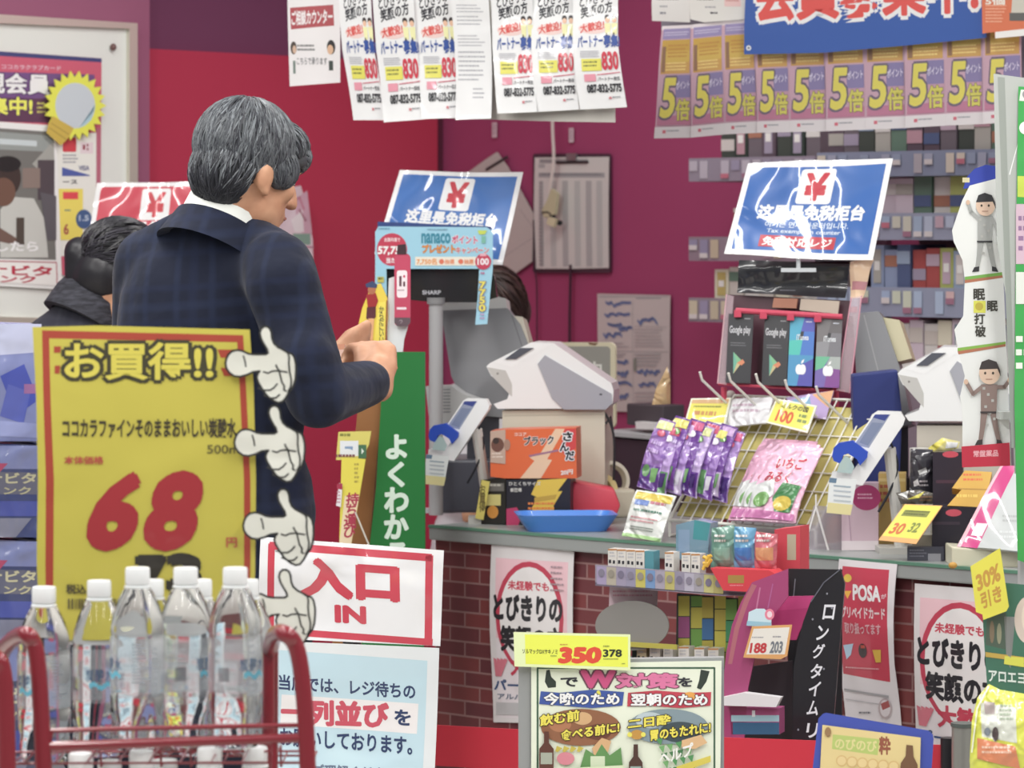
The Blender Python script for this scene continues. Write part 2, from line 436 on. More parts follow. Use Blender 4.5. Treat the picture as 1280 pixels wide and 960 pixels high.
s.text('オロナビタ', (-75, 329, 64, 341), 'b02440', .05, sl=.03).text('ドリンク', (-45, 343, 44, 352), 'b02440', .04, sl=.02)
T(s.build('photo_poster'), 'dark photo poster of a person in white, red lettering below, on the notice board', 'poster')
st = []
for k in range(44):
    t = 2 * math.pi * k / 44; r = 39 if k % 2 == 0 else 31
    st.append((94 + r * math.cos(t), 132 + r * 1.12 * math.sin(t)))
s = Sheet(st, p3.off(0.012), 'd6d836', 0.004, wr=PAP)
s.ell(94, 132, 25, 28.5, 'b9c2c8').poly([(118, 138), (119, 130), (114, 150), (104, 158), (99, 160), (106, 150)], '9fbfca')
s.poly([(66, 145), (92, 160), (86, 172), (76, 182), (58, 166), (60, 156)], 'c0a43a').line([(64, 154), (86, 168)], 1, '9a8030').line([(62, 160), (82, 174)], 1, '9a8030')
T(s.build('light_bulb_cutout'), 'yellow spiky sun cut-out with a pale light bulb on the notice board', 'cutout')
m = MB(); c = pl.hit(139, 59); q = Matrix.Rotation(math.radians(YL), 4, 'Z')
m.ell(c + pl.n * 0.008, (0.008, 0.006, 0.009), C('6a4a48', .4)); T(m.build('magnet', smooth=True), 'small brown round magnet in the upper corner of the notice board', 'magnet')

# red duty-free sign
def taxfree(name, quad, pl, field, label, box='b83040', out=None, zfoot=CTOP):
    s = Sheet(out or quad, pl, WHT, 0.002, bend=wav(.006, .004, .9, .8, 1.0), grid=(14, 10), wr=LAM2)
    s.q(quad, 180, 125)
    s.rect(7, 6, 173, 118, field)
    s.rrect(70, 9, 113, 54, 4, 'e6e6e6').text('¥', (78, 15, 105, 49), 'c02a3a', .05)
    s.text('这里是免税柜台', (28, 56, 158, 75), 'e8e8ec', .07)
    s.text('여기는 면세 카운터입니다.', (40, 78, 142, 86), 'c4d0e4', .02).text('Tax exemption counter', (44, 88, 134, 95), 'c4d0e4', .02)
    s.rect(38, 97, 130, 113, box).text('免税対応レジ', (42, 99, 126, 111), 'ecdcdc', .04)
    o = T(s.build(name), label, 'sign')
    cx = (quad[2][0] + quad[3][0]) / 2; cy = (quad[0][1] + quad[2][1]) / 2; a = pl.off(-.012).hit(cx, cy); b = pl.off(-.012).hit(cx, quad[2][1])
    m = MB(); zf = b.z - .02 if zfoot is None else zfoot + .004; m.tube([a, b, (b.x, b.y, zf)], .0045, C('b8bcc0', .25), 8); m.box((b.x, b.y, zf), (.07, .05 if zfoot is not None else .01, .008), C('b8bcc0', .25)); m.build('support', o)
    return o
taxfree('tax_free_sign', [(122, 230), (270, 226), (262, 332), (104, 338)], FL(180, 280, 8.3, 0, 14), 'c23046', 'red duty-free counter sign with a yen mark behind the two people', 'c23046', zfoot=0.0)
# pale poster behind the man's face
s = Sheet([(330, 240), (376, 232), (385, 262), (391, 300), (392, 352), (330, 360)], WL.off(0.12), 'd8c4cc', wr=LAM)
s.poly([(368, 250), (384, 238), (390, 290), (386, 300), (372, 286)], 'c9a0b0').poly([(364, 275), (378, 262), (380, 290), (368, 290)], 'e0d6d8').rect(366, 292, 388, 306, '7fa090').line([(340, 309), (392, 309)], 2, 'b07088').greek(350, 315, 386, 345, 4, 'b890a0')
s.line([(374, 262), (382, 276)], 1.5, '8a3048').line([(362, 258), (374, 246), (380, 262)], 1.5, 'c06a80')
T(s.build('house_poster'), 'pale pink poster on the red panel, half hidden by the grey-haired man', 'poster')

# ================================================================ HANGING POSTERS
s = Sheet([(360, -40), (426, -40), (424, 103), (362, 108)], FL(392, 50, 7.7, 20), 'dcd8d8', bend=wav(.004, .004, .6, .5, .4), grid=(5, 8), wr=PAP)
s.poly([(364, 10), (417, 6), (418, 32), (365, 37)], 'a8464c').text('ご相談カウンター', (366, 14, 416, 32), 'e2d8d8', .05, sl=-.05)
s.ell(368, 60, 4, 8, '4a4038').ell(369, 62, 2.5, 5, 'c8a890').rect(367, 76, 370, 92, '6a7a72')
s.ell(414, 59, 5, 9, '2c2a2c').ell(413, 62, 3.6, 6, 'd0a888').rect(411, 76, 416, 88, '3c4440')
s.greek(373, 56, 396, 66, 2, '707070').text('こちらで承ります', (372, 72, 409, 81), '707074', .01)
T(s.build('consultation_sign'), 'white hanging sheet with a red heading and two tiny faces, leftmost of the hanging sheets', 'sign')

def poster830(i, quad, pl, label, group):
    s = Sheet([quad[0], ((quad[0][0] + quad[1][0]) / 2, quad[0][1]), quad[1], ((quad[1][0] * 1.3 + quad[2][0] * .7) / 2 - 1.5, (quad[1][1] + quad[2][1]) / 2), quad[2], quad[3], ((quad[0][0] * 1.3 + quad[3][0] * .7) / 2 - 1.5, (quad[0][1] + quad[3][1]) / 2)], pl, 'e4dfe2', 0.001,
              bend=wav(.004, .007, .55, .7, .4 + .5 * i), grid=(6, 12), wr=LAM)
    s.q(quad, 50, 160)
    s.rect(3, 0, 48, 14, 'd8a8b4').text('未経験でも', (10, 2, 42, 11), 'b8405a', .03, sl=-.1)
    s.text('とびきりの', (6, 20, 42, 34), '35343c', .03, sl=-.25).text('笑顔の方', (7, 34, 42, 48), '2c2b33', .04, sl=-.25)
    s.ell(20, 60, 16, 7, 'e6c2bc').text('大歓迎!', (6, 55, 32, 66), 'd0453e', .05, sl=-.2)
    for dx in (36, 44):
        s.ell(dx, 47, 3, 4, '3a3234').ell(dx, 50, 2.6, 3.4, 'e0b494').poly([(dx - 3.5, 54), (dx + 3.5, 54), (dx + 2.5, 68), (dx - 2.5, 68)], 'e6dca0').rect(dx - 2, 66, dx - .5, 70, '3a3234')
    s.text('パートナー', (3, 70, 30, 84), '2c4c98', .04, sl=-.06).text('募集!', (31, 69, 49, 84), '2c4c98', .06)
    s.greek(5, 88, 28, 97, 4, 'a8a8b0')
    s.rect(6, 98, 27, 113, 'd6d04a').greek(8, 101, 25, 110, 2, '707038')
    s.text('830', (28, 90, 46, 112), 'c63044', .05)
    s.rect(8, 117, 20, 126, 'd88c9c').line([(22, 118), (47, 116)], 1, 'c8506a').text('パートナー担当', (22, 121, 46, 126), '4c4c52', .02)
    s.text('087-832-5775', (10, 130, 47, 140), '26262c', .05)
    s.rect(32, 146, 35, 149, 'c87880').greek(36, 146, 46, 149, 1, '808088')
    return T(s.build('recruitment_poster'), label, 'poster', group)
HP = FL(600, 70, 7.5, 25)
Q = [[(423, -40), (463, -40), (479, 150), (441, 150)], [(466, -40), (516, -40), (529, 149), (480, 153)], [(516, -40), (564, -40), (576, 147), (529, 149)],
     [(611, -40), (662, -40), (672, 140), (624, 142)], [(662, -40), (714, -40), (725, 137), (672, 140)], [(714, -40), (768, -40), (784, 134), (725, 137)]]
Q = [[(q[0][0] + (q[3][0] - q[0][0]) * .1, -25), (q[1][0] + (q[2][0] - q[1][0]) * .1, -25), q[2], q[3]] for q in Q]
LB = ['narrow recruitment poster with red 830, beside the counter sign sheet', 'recruitment poster with red 830, second from the left end of the row',
      'recruitment poster with red 830, just before the plain typed letter', 'recruitment poster with red 830, just past the plain typed letter',
      'recruitment poster with red 830, second from the wall end of the row', 'recruitment poster with red 830 and a flared corner, last of the row']
for i, q in enumerate(Q): poster830(i, q, HP.off(0.008 * (i % 2) + .01), LB[i], 'recruitment posters hanging over the till')
s = Sheet([(565, -25), (611, -25), (613, 148), (570, 150)], HP.off(0.022), 'e2e2e2', bend=wav(.003, .008, .5, .7, 1.1), grid=(5, 12), wr=LAM)
for y0, y1, n in ((6, 18, 3), (20, 34, 3), (44, 60, 4), (64, 104, 7), (110, 126, 3)): s.greek(572 if y0 < 100 else 590, y0, 607, y1, n, 'a6a6ac', .35, var=.35)
T(s.build('typed_letter'), 'plain white typed letter hanging between the red 830 posters', 'letter')
s = Sheet([(560, -25), (768, -25), (769, 153), (700, 152), (560, 148)], HP.off(-0.012), 'b9b5ad', wr=PAP)
T(s.build('backing_sheet'), 'beige backing sheet showing below the hanging recruitment posters', 'sheet')
# ================================================================ RIGHT HEADER: five-fold posters, banner
H5 = FL(1020, 100, 7.6, 30)
bl = [816, 862, 904, 945, 985, 1031, 1080, 1130, 1180, 1227, 1275]; tl = [830, 867, 906, 946, 988, 1034, 1083, 1133, 1183, 1231, 1279]
by = [173, 172, 168, 166, 165, 164, 162, 160, 157, 155, 152]; ty = [33, 31, 27, 24, 21, 18, 15, 12, 9, 6, 3]
hb = MB(); o5 = H5.off(-0.05)
q = [o5.hit(826, -10), o5.hit(1330, -40), o5.hit(1330, 120), o5.hit(828, 150)]
hb.prism(q, -H5.n * 0.1, C('7a7480')); T(hb.build('header_board'), 'dull grey header board behind the row of five-fold point posters', 'header board')
for i in range(10):  # poster colours darkened, the dimmer light along the header painted in
    quad = [(tl[i] + .4, ty[i]), (tl[i + 1] - .4, ty[i + 1]), (bl[i + 1] - .4, by[i + 1]), (bl[i] + .4, by[i])]
    s = Sheet(quad, H5.off(0.004 * (i % 2)), 'c09cac', 0.001, bend=wav(.003, .008, .5, .5, .8), grid=(4, 8), wr=dict(r=0.45, coat=0.3, wrinkle=0.004))
    s.q(quad, 44, 140)
    s.rect(0, 0, 44, 5, 'd8d0d4').rect(3, 4, 42, 17, '8f84b0').greek(5, 8, 40, 14, 2, 'c0b8d0')
    s.rect(3, 18, 42, 32, 'c09a3a').rect(3, 32, 42, 46, 'c8a84a').rect(3, 46, 42, 60, 'c2964e').greek(12, 24, 40, 42, 4, 'b88438').greek(10, 46, 40, 58, 3, 'e0c878')
    s.rect(4, 26, 9, 58, '8c6a50')
    s.rect(24, 62, 43, 90, '8076a0').rect(2, 62, 24, 120, 'bc98a8').rect(24, 90, 43, 122, 'b68ea0').rect(2, 112, 43, 124, 'b0708a')
    s.text('5', (5, 66, 22, 114), 'cfc44a', .035, sh=.08, out=('6a5e70', .045))
    s.text('ポイント', (25, 70, 42, 80), 'd0c8dc', .03, sl=-.1).text('倍', (25, 92, 42, 118), 'c4bd4e', .03, out=('7a7050', .03))
    s.rect(0, 126, 44, 140, 'ccc6c8').rect(10, 130, 14, 134, 'c06070').greek(15, 130, 34, 134, 1, '909098')
    names = ['nearest the magenta wall', 'second from the magenta wall', 'third from the magenta wall, at the banner corner', 'fourth from the magenta wall', 'fifth from the magenta wall',
             'sixth from the magenta wall', 'seventh from the magenta wall', 'eighth from the magenta wall', 'next to last along the header', 'last along the header, by the green pop display']
    T(s.build('point_poster'), 'yellow and pink five-fold point poster, ' + names[i], 'poster', 'five-fold point posters on the header')
pw = H5.off(0.02)
s = Sheet([(816, -15), (864, -15), (862, 28), (815, 26)], pw, 'd4d2ce', bend=wav(.003, .003, .5, .5, .3), grid=(4, 4), wr=PAP)
s.greek(822, -2, 850, 3, 1, '707078').greek(826, 7, 838, 12, 1, 'a0a0a4').greek(826, 15, 834, 21, 1, '808088')
T(s.build('notice_sheet'), 'small white notice sheet above the poster nearest the magenta wall', 'sheet')
s = Sheet([(862, -15), (935, -15), (930, 24), (880, 28), (863, 24)], pw.off(.006), 'd6d4ce', bend=wav(.003, .003, .5, .5, .9), grid=(4, 4), wr=PAP)
s.greek(872, -2, 896, 3, 1, '404048').greek(882, 8, 898, 12, 1, 'a0a0a4').greek(888, 15, 898, 20, 1, '505058').rect(906, -10, 926, 8, 'e0bcb8').greek(908, -4, 926, 4, 2, 'c88a84')
T(s.build('notice_sheet'), 'wider white notice sheet tucked beside the blue banner corner', 'sheet')
s = Sheet([(936, -60), (1236, -80), (1232, 47), (1130, 57), (1030, 66), (930, 68), (931, 30)], H5.off(.04), '2c55a2', 0.002, bend=wav(.004, .004, .8, .5, .2), grid=(12, 5), wr=PAP)
s.text('会員募集中!', (945, -42, 1222, 27), 'd84a44', .05, sl=-.045, out=('e6e2e2', .075))
s.ell(936, 60, 3.2, 3.2, 'd8dce4').ell(936, 60, 1.4, 1.4, '50586a')
T(s.build('banner'), 'blue banner with big red white-edged lettering at the top', 'banner')
s = Sheet([(1227, -15), (1300, -20), (1300, 42), (1244, 48), (1243, 40), (1228, 42)], H5.off(.055), 'cf6a42', wr=PAP)
s.poly([(1244, 40), (1300, 34), (1300, 43), (1244, 48)], 'e0dcd8').greek(1232, 6, 1258, 30, 6, 'e0a080').text('5個', (1232, -3, 1256, 6), 'ecd8cc', .04).poly([(1266, -10), (1300, -12), (1300, 22), (1264, 18)], 'c0bcae').rect(1262, 16, 1282, 26, '5a5a58')
T(s.build('product_poster'), 'small orange poster with a picture at the far end of the blue banner', 'poster')

# ================================================================ BACK SHELVES with packs
rnd = random.Random(5)
PACK = ['b8a0b0', 'a8a49c', '9a8fa4', 'c4bcb4', '8fa0b8', 'a6705a', '5f7a6a', 'c8c0bc', 'b48a96', '7a8f9a', 'bca860', '4c5a80', '9a4c54', 'd0ccc8']
def shelf_unit(name, pl, x0, x1, rows, label, depth=0.2):
    e = empty(name, (pl.hit((x0 + x1) / 2, 300).x, pl.hit((x0 + x1) / 2, 300).y, 0)); T(e, label, 'shelves')
    back = -pl.n
    a = pl.hit(x0, 300); b = pl.hit(x1, 300)
    zt = pl.hit(x0, 150).z + .12
    m = MB(); zl = pl.hit(x0, rows[-1][1]).z - .04; pts = [Vector((p.x, p.y, z)) + back * depth for p, z in ((a, zl), (b, zl), (b, zt), (a, zt))]
    m.prism(pts, back * 0.02, C('5a3446', .6)); m.build('back_panel', e)
    for (y0, y1, strip, cols, front) in rows:
        za, zb = pl.hit(x0, y0).z, pl.hit(x0, y1).z
        m = MB(); pts = [Vector((p.x, p.y, z)) for p, z in ((a, zb), (b, zb), (b, zb + .018), (a, zb + .018))]
        m.prism(pts, back * depth, C('8e8a94', .5)); sh = m.build('shelf_board', e)
        m = MB(); pts = [Vector((p.x, p.y, z)) + pl.n * .003 for p, z in ((a, zb), (b, zb), (b, za), (a, za))]
        m.prism(pts, -pl.n * 0.004, C(strip, .35, coat=.3))
        n = int((x1 - x0) / 13)
        for k in range(n):
            if rnd.random() < .3: continue
            u0 = x0 + (x1 - x0) * (k + .1) / n; u1 = x0 + (x1 - x0) * (k + .85) / n
            q0, q1 = pl.hit(u0, 300), pl.hit(u1, 300); h = (za - zb)
            z1, z0 = za - h * .12, zb + h * (.12 if rnd.random() < .4 else .45)
            m.prism([Vector((p.x, p.y, z)) + pl.n * .0045 for p, z in ((q0, z0), (q1, z0), (q1, z1), (q0, z1))], pl.n * .001, C(rnd.choice(cols), .5))
            if rnd.random() < .6:
                m.prism([Vector((p.x, p.y, z)) + pl.n * .0058 for p, z in ((q0, z0), (q1, z0), (q1, z0 + h * .2), (q0, z0 + h * .2))], pl.n * .001, C(rnd.choice(['b8687a', 'c8c0c0', '9a6a80']), .5))
        m.build('price_rail', e)
    return e, a, b, back
def pack(base, across, back, w_, d_, h_, col, band, kind):
    m = MB(); p = [base, base + across * w_, base + across * w_ + Vector((0, 0, h_)), base + Vector((0, 0, h_))]
    m.prism(p, back * d_, C(col, .45)); f = -back * .0008
    z0, z1 = (0.2, 0.5) if kind == 0 else ((.55, .85) if kind == 1 else (.1, .9))
    x0, x1 = (0.0, 1.0) if kind < 2 else (.2, .8)
    m.prism([base + f + across * w_ * x + Vector((0, 0, h_ * z)) for x, z in ((x0, z0), (x1, z0), (x1, z1), (x0, z1))], -back * .0006, C(band, .45))
    if kind == 2:
        m.prism([base + f * 2.2 + across * w_ * x + Vector((0, 0, h_ * z)) for x, z in ((.3, .4), (.7, .4), (.7, .62), (.3, .62))], -back * .0006, C('e0dcd8', .45))
    return m
CN = {'b8a0b0': 'mauve', 'a8a49c': 'grey', '9a8fa4': 'lilac', 'c4bcb4': 'cream', '8fa0b8': 'pale blue', 'a6705a': 'tan', '5f7a6a': 'green', 'c8c0bc': 'off-white', 'b48a96': 'rose', '7a8f9a': 'slate blue',
      'bca860': 'mustard', '4c5a80': 'navy', '9a4c54': 'dark red', 'd0ccc8': 'white', 'c8b8c4': 'pale pink', '3f4640': 'dark green', 'a8b060': 'lime', '8a98b8': 'steel blue', 'a84a48': 'red', 'd4cfb8': 'ivory', '2e3a34': 'blackish green', '6a6068': 'dark grey', '5c4c58': 'plum'}
def fill(pl, x0, x1, ybot, h, cols, where, group, depth=.14, wpx=18):
    back = -pl.n; a = pl.hit(x0, 300); b = pl.hit(x1, 300); ac = (b - a).normalized(); L = (b - a).length
    z = pl.hit(x0, ybot).z; n = max(1, round((x1 - x0) / wpx)); wd = L / n
    for k in range(n):
        c = cols[k % len(cols)]; bd = rnd.choice([x for x in PACK if x != c])
        m = pack(a + ac * (wd * k + .001) + Vector((0, 0, z - a.z)) + back * (.02 + .01 * rnd.random()), ac, back, wd * .93, depth, h * (.85 + .15 * rnd.random()), c, bd, rnd.randrange(3))
        pos = ORD[k] if n > 1 else 'only'
        T(m.build('product_pack'), f'{CN[c]} product pack, {pos} from the magenta wall end {where}' if x1 < 960 else f'{CN[c]} product pack, {pos} along {where}', 'pack', group)
SA = WR.off(0.30)
pa = SA.off(0)
shelf_unit('wall_shelves', pa, 862, 1020, [(198, 227, '8b8090', ['b0a8b4', '9088a0', 'a09aac', '8a90a8'], 0), (296, 326, '8a7684', ['a08090', 'b8a890', '8c84a0'], 0), (372, 402, '8a7c88', ['b8ac94', 'c0b49c', '9088a4'], 0)],
           'blurred grey wall shelves on the magenta wall beside the blue sign', .278)
fill(pa, 892, 1018, 198, .10, ['3f4640', '2e3a34', '6a6068', '5c4c58'], 'top shelf', 'packs on the wall shelves')
fill(pa, 908, 1018, 297, .085, ['c4bcb4', 'd4cfb8', 'c8c0bc'], 'middle shelf', 'packs on the wall shelves')
fill(pa, 884, 1018, 373, .08, ['d4cfb8', 'c4bcb4', 'd0ccc8', 'c4bcb4'], 'lowest shelf', 'packs on the wall shelves')
SB = WR.off(0.42)
shelf_unit('wall_shelves', SB, 1022, 1290, [(191, 222, '8088a0', ['9a9cb0', '8a94ac', 'c8bcae', 'a8a0a8'], 0), (267, 300, '8f93a8', ['98a8c0', 'a8b0c4', 'c0bcae', 'b89aa8'], 0), (358, 394, '8a90a6', ['98a8c4', 'a0b0c8', 'c0c4b0', 'c8a8a8'], 0)],
           'blurred blue-grey wall shelves behind the baseball standee', .398)
fill(SB, 1026, 1275, 192, .10, ['5c4c58', '6a6068', '3f4640', 'a8a49c', '5f7a6a', '5c4c58'], 'the top blue-grey shelf', 'packs on the blue-grey shelves', wpx=21)
fill(SB, 1090, 1275, 268, .095, ['c8b8c4', 'c8b8c4', '5f7a6a', 'd0ccc8', 'a8b060', '8fa0b8'], 'the second blue-grey shelf', 'packs on the blue-grey shelves', wpx=23)
fill(SB, 1080, 1275, 359, .10, ['8a98b8', '8a98b8', '4c5a80', 'a84a48', 'a84a48', 'a8b060', '8fa0b8'], 'the third blue-grey shelf', 'packs on the blue-grey shelves', wpx=17)
# packs standing below the lowest rail
e = MB(); a = SB.hit(1085, 300); b = SB.hit(1290, 300); z = SB.hit(1085, 462).z
e.prism([Vector((p.x, p.y, zz)) for p, zz in ((a, 0), (b, 0), (b, z), (a, z))], WR.n * -.41, C('7a6a76')); T(e.build('base_cabinet'), 'low grey base cabinet under the blue-grey shelves', 'cabinet')
fill(SB, 1112, 1275, 462, .125, ['d0ccc8', 'c8b8c4', 'd0ccc8', 'd4cfb8', 'c8b8c4'], 'the bottom ledge behind the white terminal', 'packs on the bottom ledge', wpx=19)

# ================================================================ BACK WALL: clipboards, note, cords
W0 = WR.off(0.012)
cb = empty('clipboard', W0.hit(714, 338)); T(cb, 'dark clipboard holding a long printed list on the magenta wall', 'clipboard')
s = Sheet(rr(666, 192, 763, 341, 3), W0, '4a2c3c', 0.004); s.build('board', cb)
W1 = W0.off(0.006)
s = Sheet([(669, 197), (761, 196), (760, 335), (715, 336), (670, 336), (668, 260)], W1, 'c6c2be', bend=wav(.0015, .002, .7, .5, .3), grid=(6, 6), wr=PAP)
s.rect(675, 199, 735, 204, '8c8a8c').rect(674, 205, 682, 210, 'a0a0a0').rect(674, 216, 756, 222, '98989a').greek(676, 217, 755, 221, 1, '707074')
for k, x in enumerate((675, 689, 704, 719, 733, 746)): s.rect(x, 226, x + (5 if k == 0 else 7), 333, 'b0b0ae' if k % 2 else 'a4a2a2')
for k in range(24): s.rect(675, 228 + k * 4.4, 679.5, 230 + k * 4.4, '8c8c8e')
s.build('printed_list', cb)
m = MB(); c0, c1 = W1.hit(697, 203), W1.hit(736, 203); c2 = W1.hit(716, 196)
m.box((c0 + c1) / 2 + WR.n * .004, ((c1 - c0).length, .006, .006), C('2a282c', .3, metal=.5), math.radians(-YR)); m.box(c2 + WR.n * .004, (.035, .008, .018), C('8a8488', .3, metal=.6), math.radians(-YR))
m.build('spring_clip', cb)
s = Sheet([(711, 160), (716, 160), (716, 178), (711, 178)], W0, 'c8b0b8', .004)
s.greek(712, 163, 716, 176, 4, '907080'); T(s.build('wall_hook'), 'small white wall hook above the dark clipboard', 'hook')
s = Sheet([(615, 153), (620, 153), (620, 172), (615, 172)], W0, 'c8b0b8', .004); s.greek(616, 156, 620, 169, 4, '907080')
T(s.build('wall_hook'), 'small white wall hook above the tilted clipboard', 'hook')
cb2 = empty('clipboard', W0.hit(620, 355)); T(cb2, 'pale clipboard hanging tilted on one corner behind the glaring blue sign', 'clipboard')
s = Sheet([(621, 190), (634, 208), (667, 268), (665, 327), (624, 356), (575, 300), (570, 226), (606, 200)], W0.off(.004), 'b4aca8', 0.003, wr=PAP)
s.line([(628, 322), (665, 298)], .8, '989294').line([(650, 262), (667, 285)], .8, '989294'); s.build('sheet', cb2)
m = MB(); a = W1.hit(608, 212); b = W1.hit(634, 196); m.tube([a, b], .004, C('3a3438', .4)); m.build('spring_clip', cb2)
# white strap with buckle
Wf = W0.off(.04)
st = empty('hanging_strap', Wf.hit(690, 150)); T(st, 'white strap with a beige buckle hanging in front of the dark clipboard', 'strap')
m = MB(); m.tube(arc([Wf.hit(691, 20), Wf.hit(690.5, 150), Wf.hit(692, 200), Wf.hit(686, 242)]), .0045, C('c9bcb6'), 6); m.build('strap', st)
s = Sheet([(689, 236), (696, 242), (693, 268), (680, 272), (677, 263), (684, 250)], Wf.off(.006), 'b5ae8c', .012); s.build('buckle', st)
m = MB(); m.tube(arc([Wf.hit(679, 266), Wf.hit(688, 266), Wf.hit(694, 276), Wf.hit(701, 279)]), .007, C('1d1a20', .4)); m.build('plug', st)
s = Sheet([(685, 271), (695, 274), (692, 284), (683, 280)], Wf.off(.016), 'c6bd9a', .01); s.build('tag', st)
for nm, pts, r, lb in (('cable', [(667, 275), (668, 330), (671, 360), (671, 450)], .0022, 'thin black cable running down the magenta wall by the tilted clipboard'),
                       ('cable', [(713, 331), (713, 350), (712, 400), (712, 450)], .0042, 'thicker black cable hanging below the dark clipboard')):
    m = MB(); m.tube(arc([W0.off(.008).hit(*p) for p in pts]), r, C('38182a', .5), 6); T(m.build(nm), lb, 'cable')
# handwritten notice
s = Sheet([(747, 367), (838, 369), (837, 516), (760, 514), (749, 505)], W0, 'bdb3b0', 0.001, bend=wav(.002, .002, .5, .6, .2), grid=(4, 5), wr=PAP)
s.rect(749, 369, 836, 372, 'aaa2a2').greek(796, 372, 834, 376, 1, '85858c').greek(750, 371, 782, 373, 1, '9a9a9e')
s.line([(792, 376), (792, 512)], .6, '9c9696').line([(751, 439), (835, 440)], .8, '8c8a8c').line([(794, 408), (835, 409)], .6, '9c9696')
for x0, y0, x1, y1 in ((758, 377, 789, 384), (757, 391, 788, 398), (761, 403, 779, 409), (775, 408, 791, 413), (756, 416, 778, 424), (799, 397, 822, 405), (765, 450, 786, 455), (768, 463, 786, 470), (798, 462, 825, 468), (766, 476, 790, 482), (800, 478, 820, 484), (765, 492, 786, 498)):
    pts = [(x0 + (x1 - x0) * k / 9, y0 + (y1 - y0) * (rnd.random() if k % 2 else rnd.random() * .5)) for k in range(10)]; s.line(pts, 2.2, '5a6c9a'); s.line([(p[0] + 1, p[1] + 2) for p in pts], 1.4, '6c7ca4')
s.greek(795, 411, 832, 436, 6, 'a09a9c', .3).greek(795, 442, 830, 460, 4, '9a9a9c', .4).greek(752, 428, 788, 437, 2, 'a09a9c', .3).greek(752, 442, 788, 448, 2, '8a8a90', .4).greek(795, 490, 830, 510, 4, 'a09a9c', .3)
s.rect(794, 448, 797, 464, '80857a')
T(s.build('handwritten_notice'), 'printed sheet with blue handwriting taped low on the magenta wall', 'notice')
# staff desk with closed sign board
dk = empty('back_desk', cdepth := P(790, 560, 8.6)); T(dk, 'dark low desk with a thin white edge behind the till', 'desk')
D0 = FL(800, 560, 8.5, YR)
m = MB(); q = [D0.hit(748, 546), D0.hit(905, 560), D0.hit(905, 700), D0.hit(748, 690)]; m.prism(q, -D0.n * .35, C('42303c', .5)); m.build('body', dk)
m = MB(); q = [D0.hit(746, 538), D0.hit(905, 551), D0.hit(905, 557), D0.hit(746, 543)]; m.prism([p + D0.n * .01 for p in q], -D0.n * .37, C('aeb0b2', .4)); m.build('top', dk)
m = MB(); q = [D0.hit(766, 505), D0.hit(812, 508), D0.hit(812, 536), D0.hit(766, 532)]; m.prism([p - D0.n * .05 for p in q], -D0.n * .08, C('4a4248', .5)); T(m.build('desk_tray', bev=.004), 'dark grey tray standing on the back desk', 'tray')
s = Sheet([(794, 527), (818, 529), (818, 537), (795, 536)], D0.off(-.02), 'd8d4d4', .06); T(s.build('paper_stack'), 'little stack of white paper on the back desk', 'paper')
# ================================================================ TILL, LEFT: display, register, terminal
def YB(d): return ybase(d) - 0.4
# back register (grey monitor seen from behind)
dM = cdep(600, .34)
PM = FL(600, 450, dM, 10, 8)
rg = empty('cash_register', P(600, YB(dM), dM)); T(rg, 'grey till monitor seen from behind, beside the blue nanaco display card' .replace('nanaco ', ''), 'cash register')
s = Sheet([(551, 388), (634, 385), (650, 405), (664, 440), (668, 500), (640, 522), (600, 520), (582, 508), (564, 470)], PM, C('77787c', .35), 0.05); s.line([(640, 395), (655, 440), (660, 500)], 1.5, C('626368', .4)); s.build('monitor_back', rg)
s = Sheet([(553, 374), (600, 366), (632, 373), (634, 386), (551, 389)], PM.off(-.02), C('b9b9b6', .35), 0.05); s.build('monitor_cap', rg)
s = Sheet([(636, 394), (653, 396), (661, 425), (664, 450), (650, 430)], PM.off(-.01), C('bdb7a6', .5), 0.06); s.build('side_cover', rg)
m = MB(); a, b = P(604, 505, dM + .03), P(604, YB(dM), dM + .03); m.box((a + b) / 2, (.07, .07, (a - b).length), C('4a4d58', .4)); m.build('stand', rg)
m = MB(); q0 = P(541, 575, dM - .06); q1 = P(628, YB(dM - .06), dM - .06)
m.box(((q0.x + q1.x) / 2, dM + .06, (q0.z + q1.z) / 2), (q1.x - q0.x, .22, q0.z - q1.z), C('4d505c', .3), 0.12, .006); m.build('base_unit', rg)
s = Sheet([(532, 483), (564, 482), (578, 492), (600, 500), (596, 520), (572, 538), (545, 536), (536, 520)], FL(560, 510, dM - .05, 10), C('a3a4a4', .4), .06)
for k in range(8): s.rect(545, 486 + k * 4, 563, 487.8 + k * 4, C('7b7c7e', .5))
bx = s.build('receipt_printer'); T(bx, 'light grey printer box with a slotted grille beside the display pole', 'printer')
# closed-till board
s = Sheet(rr(650, 428, 769, 536, 8), FL(710, 480, dM + .45, 20), C('c9c2a4', .5), .012)
s.poly(rr(655, 433, 763, 530, 5), C('8d8c84', .5)).text('休止中', (690, 452, 752, 471), 'd4d4cc', .03)
s.poly([(690, 428), (700, 428), (698, 431), (691, 431)], '7a5a40').poly([(735, 428), (748, 429), (744, 432), (737, 431)], '7a5a40')
T(s.build('closed_till_board'), 'grey board with a cream rim and white lettering behind the white terminal', 'board')
# duty free sign behind the display
taxfree('tax_free_sign', [(500, 214), (654, 216), (628, 331), (468, 318)], FL(565, 270, cdep(570, .3), 0, 16), '2f66ae', 'blue duty-free sign behind the display card, washed out by glare')
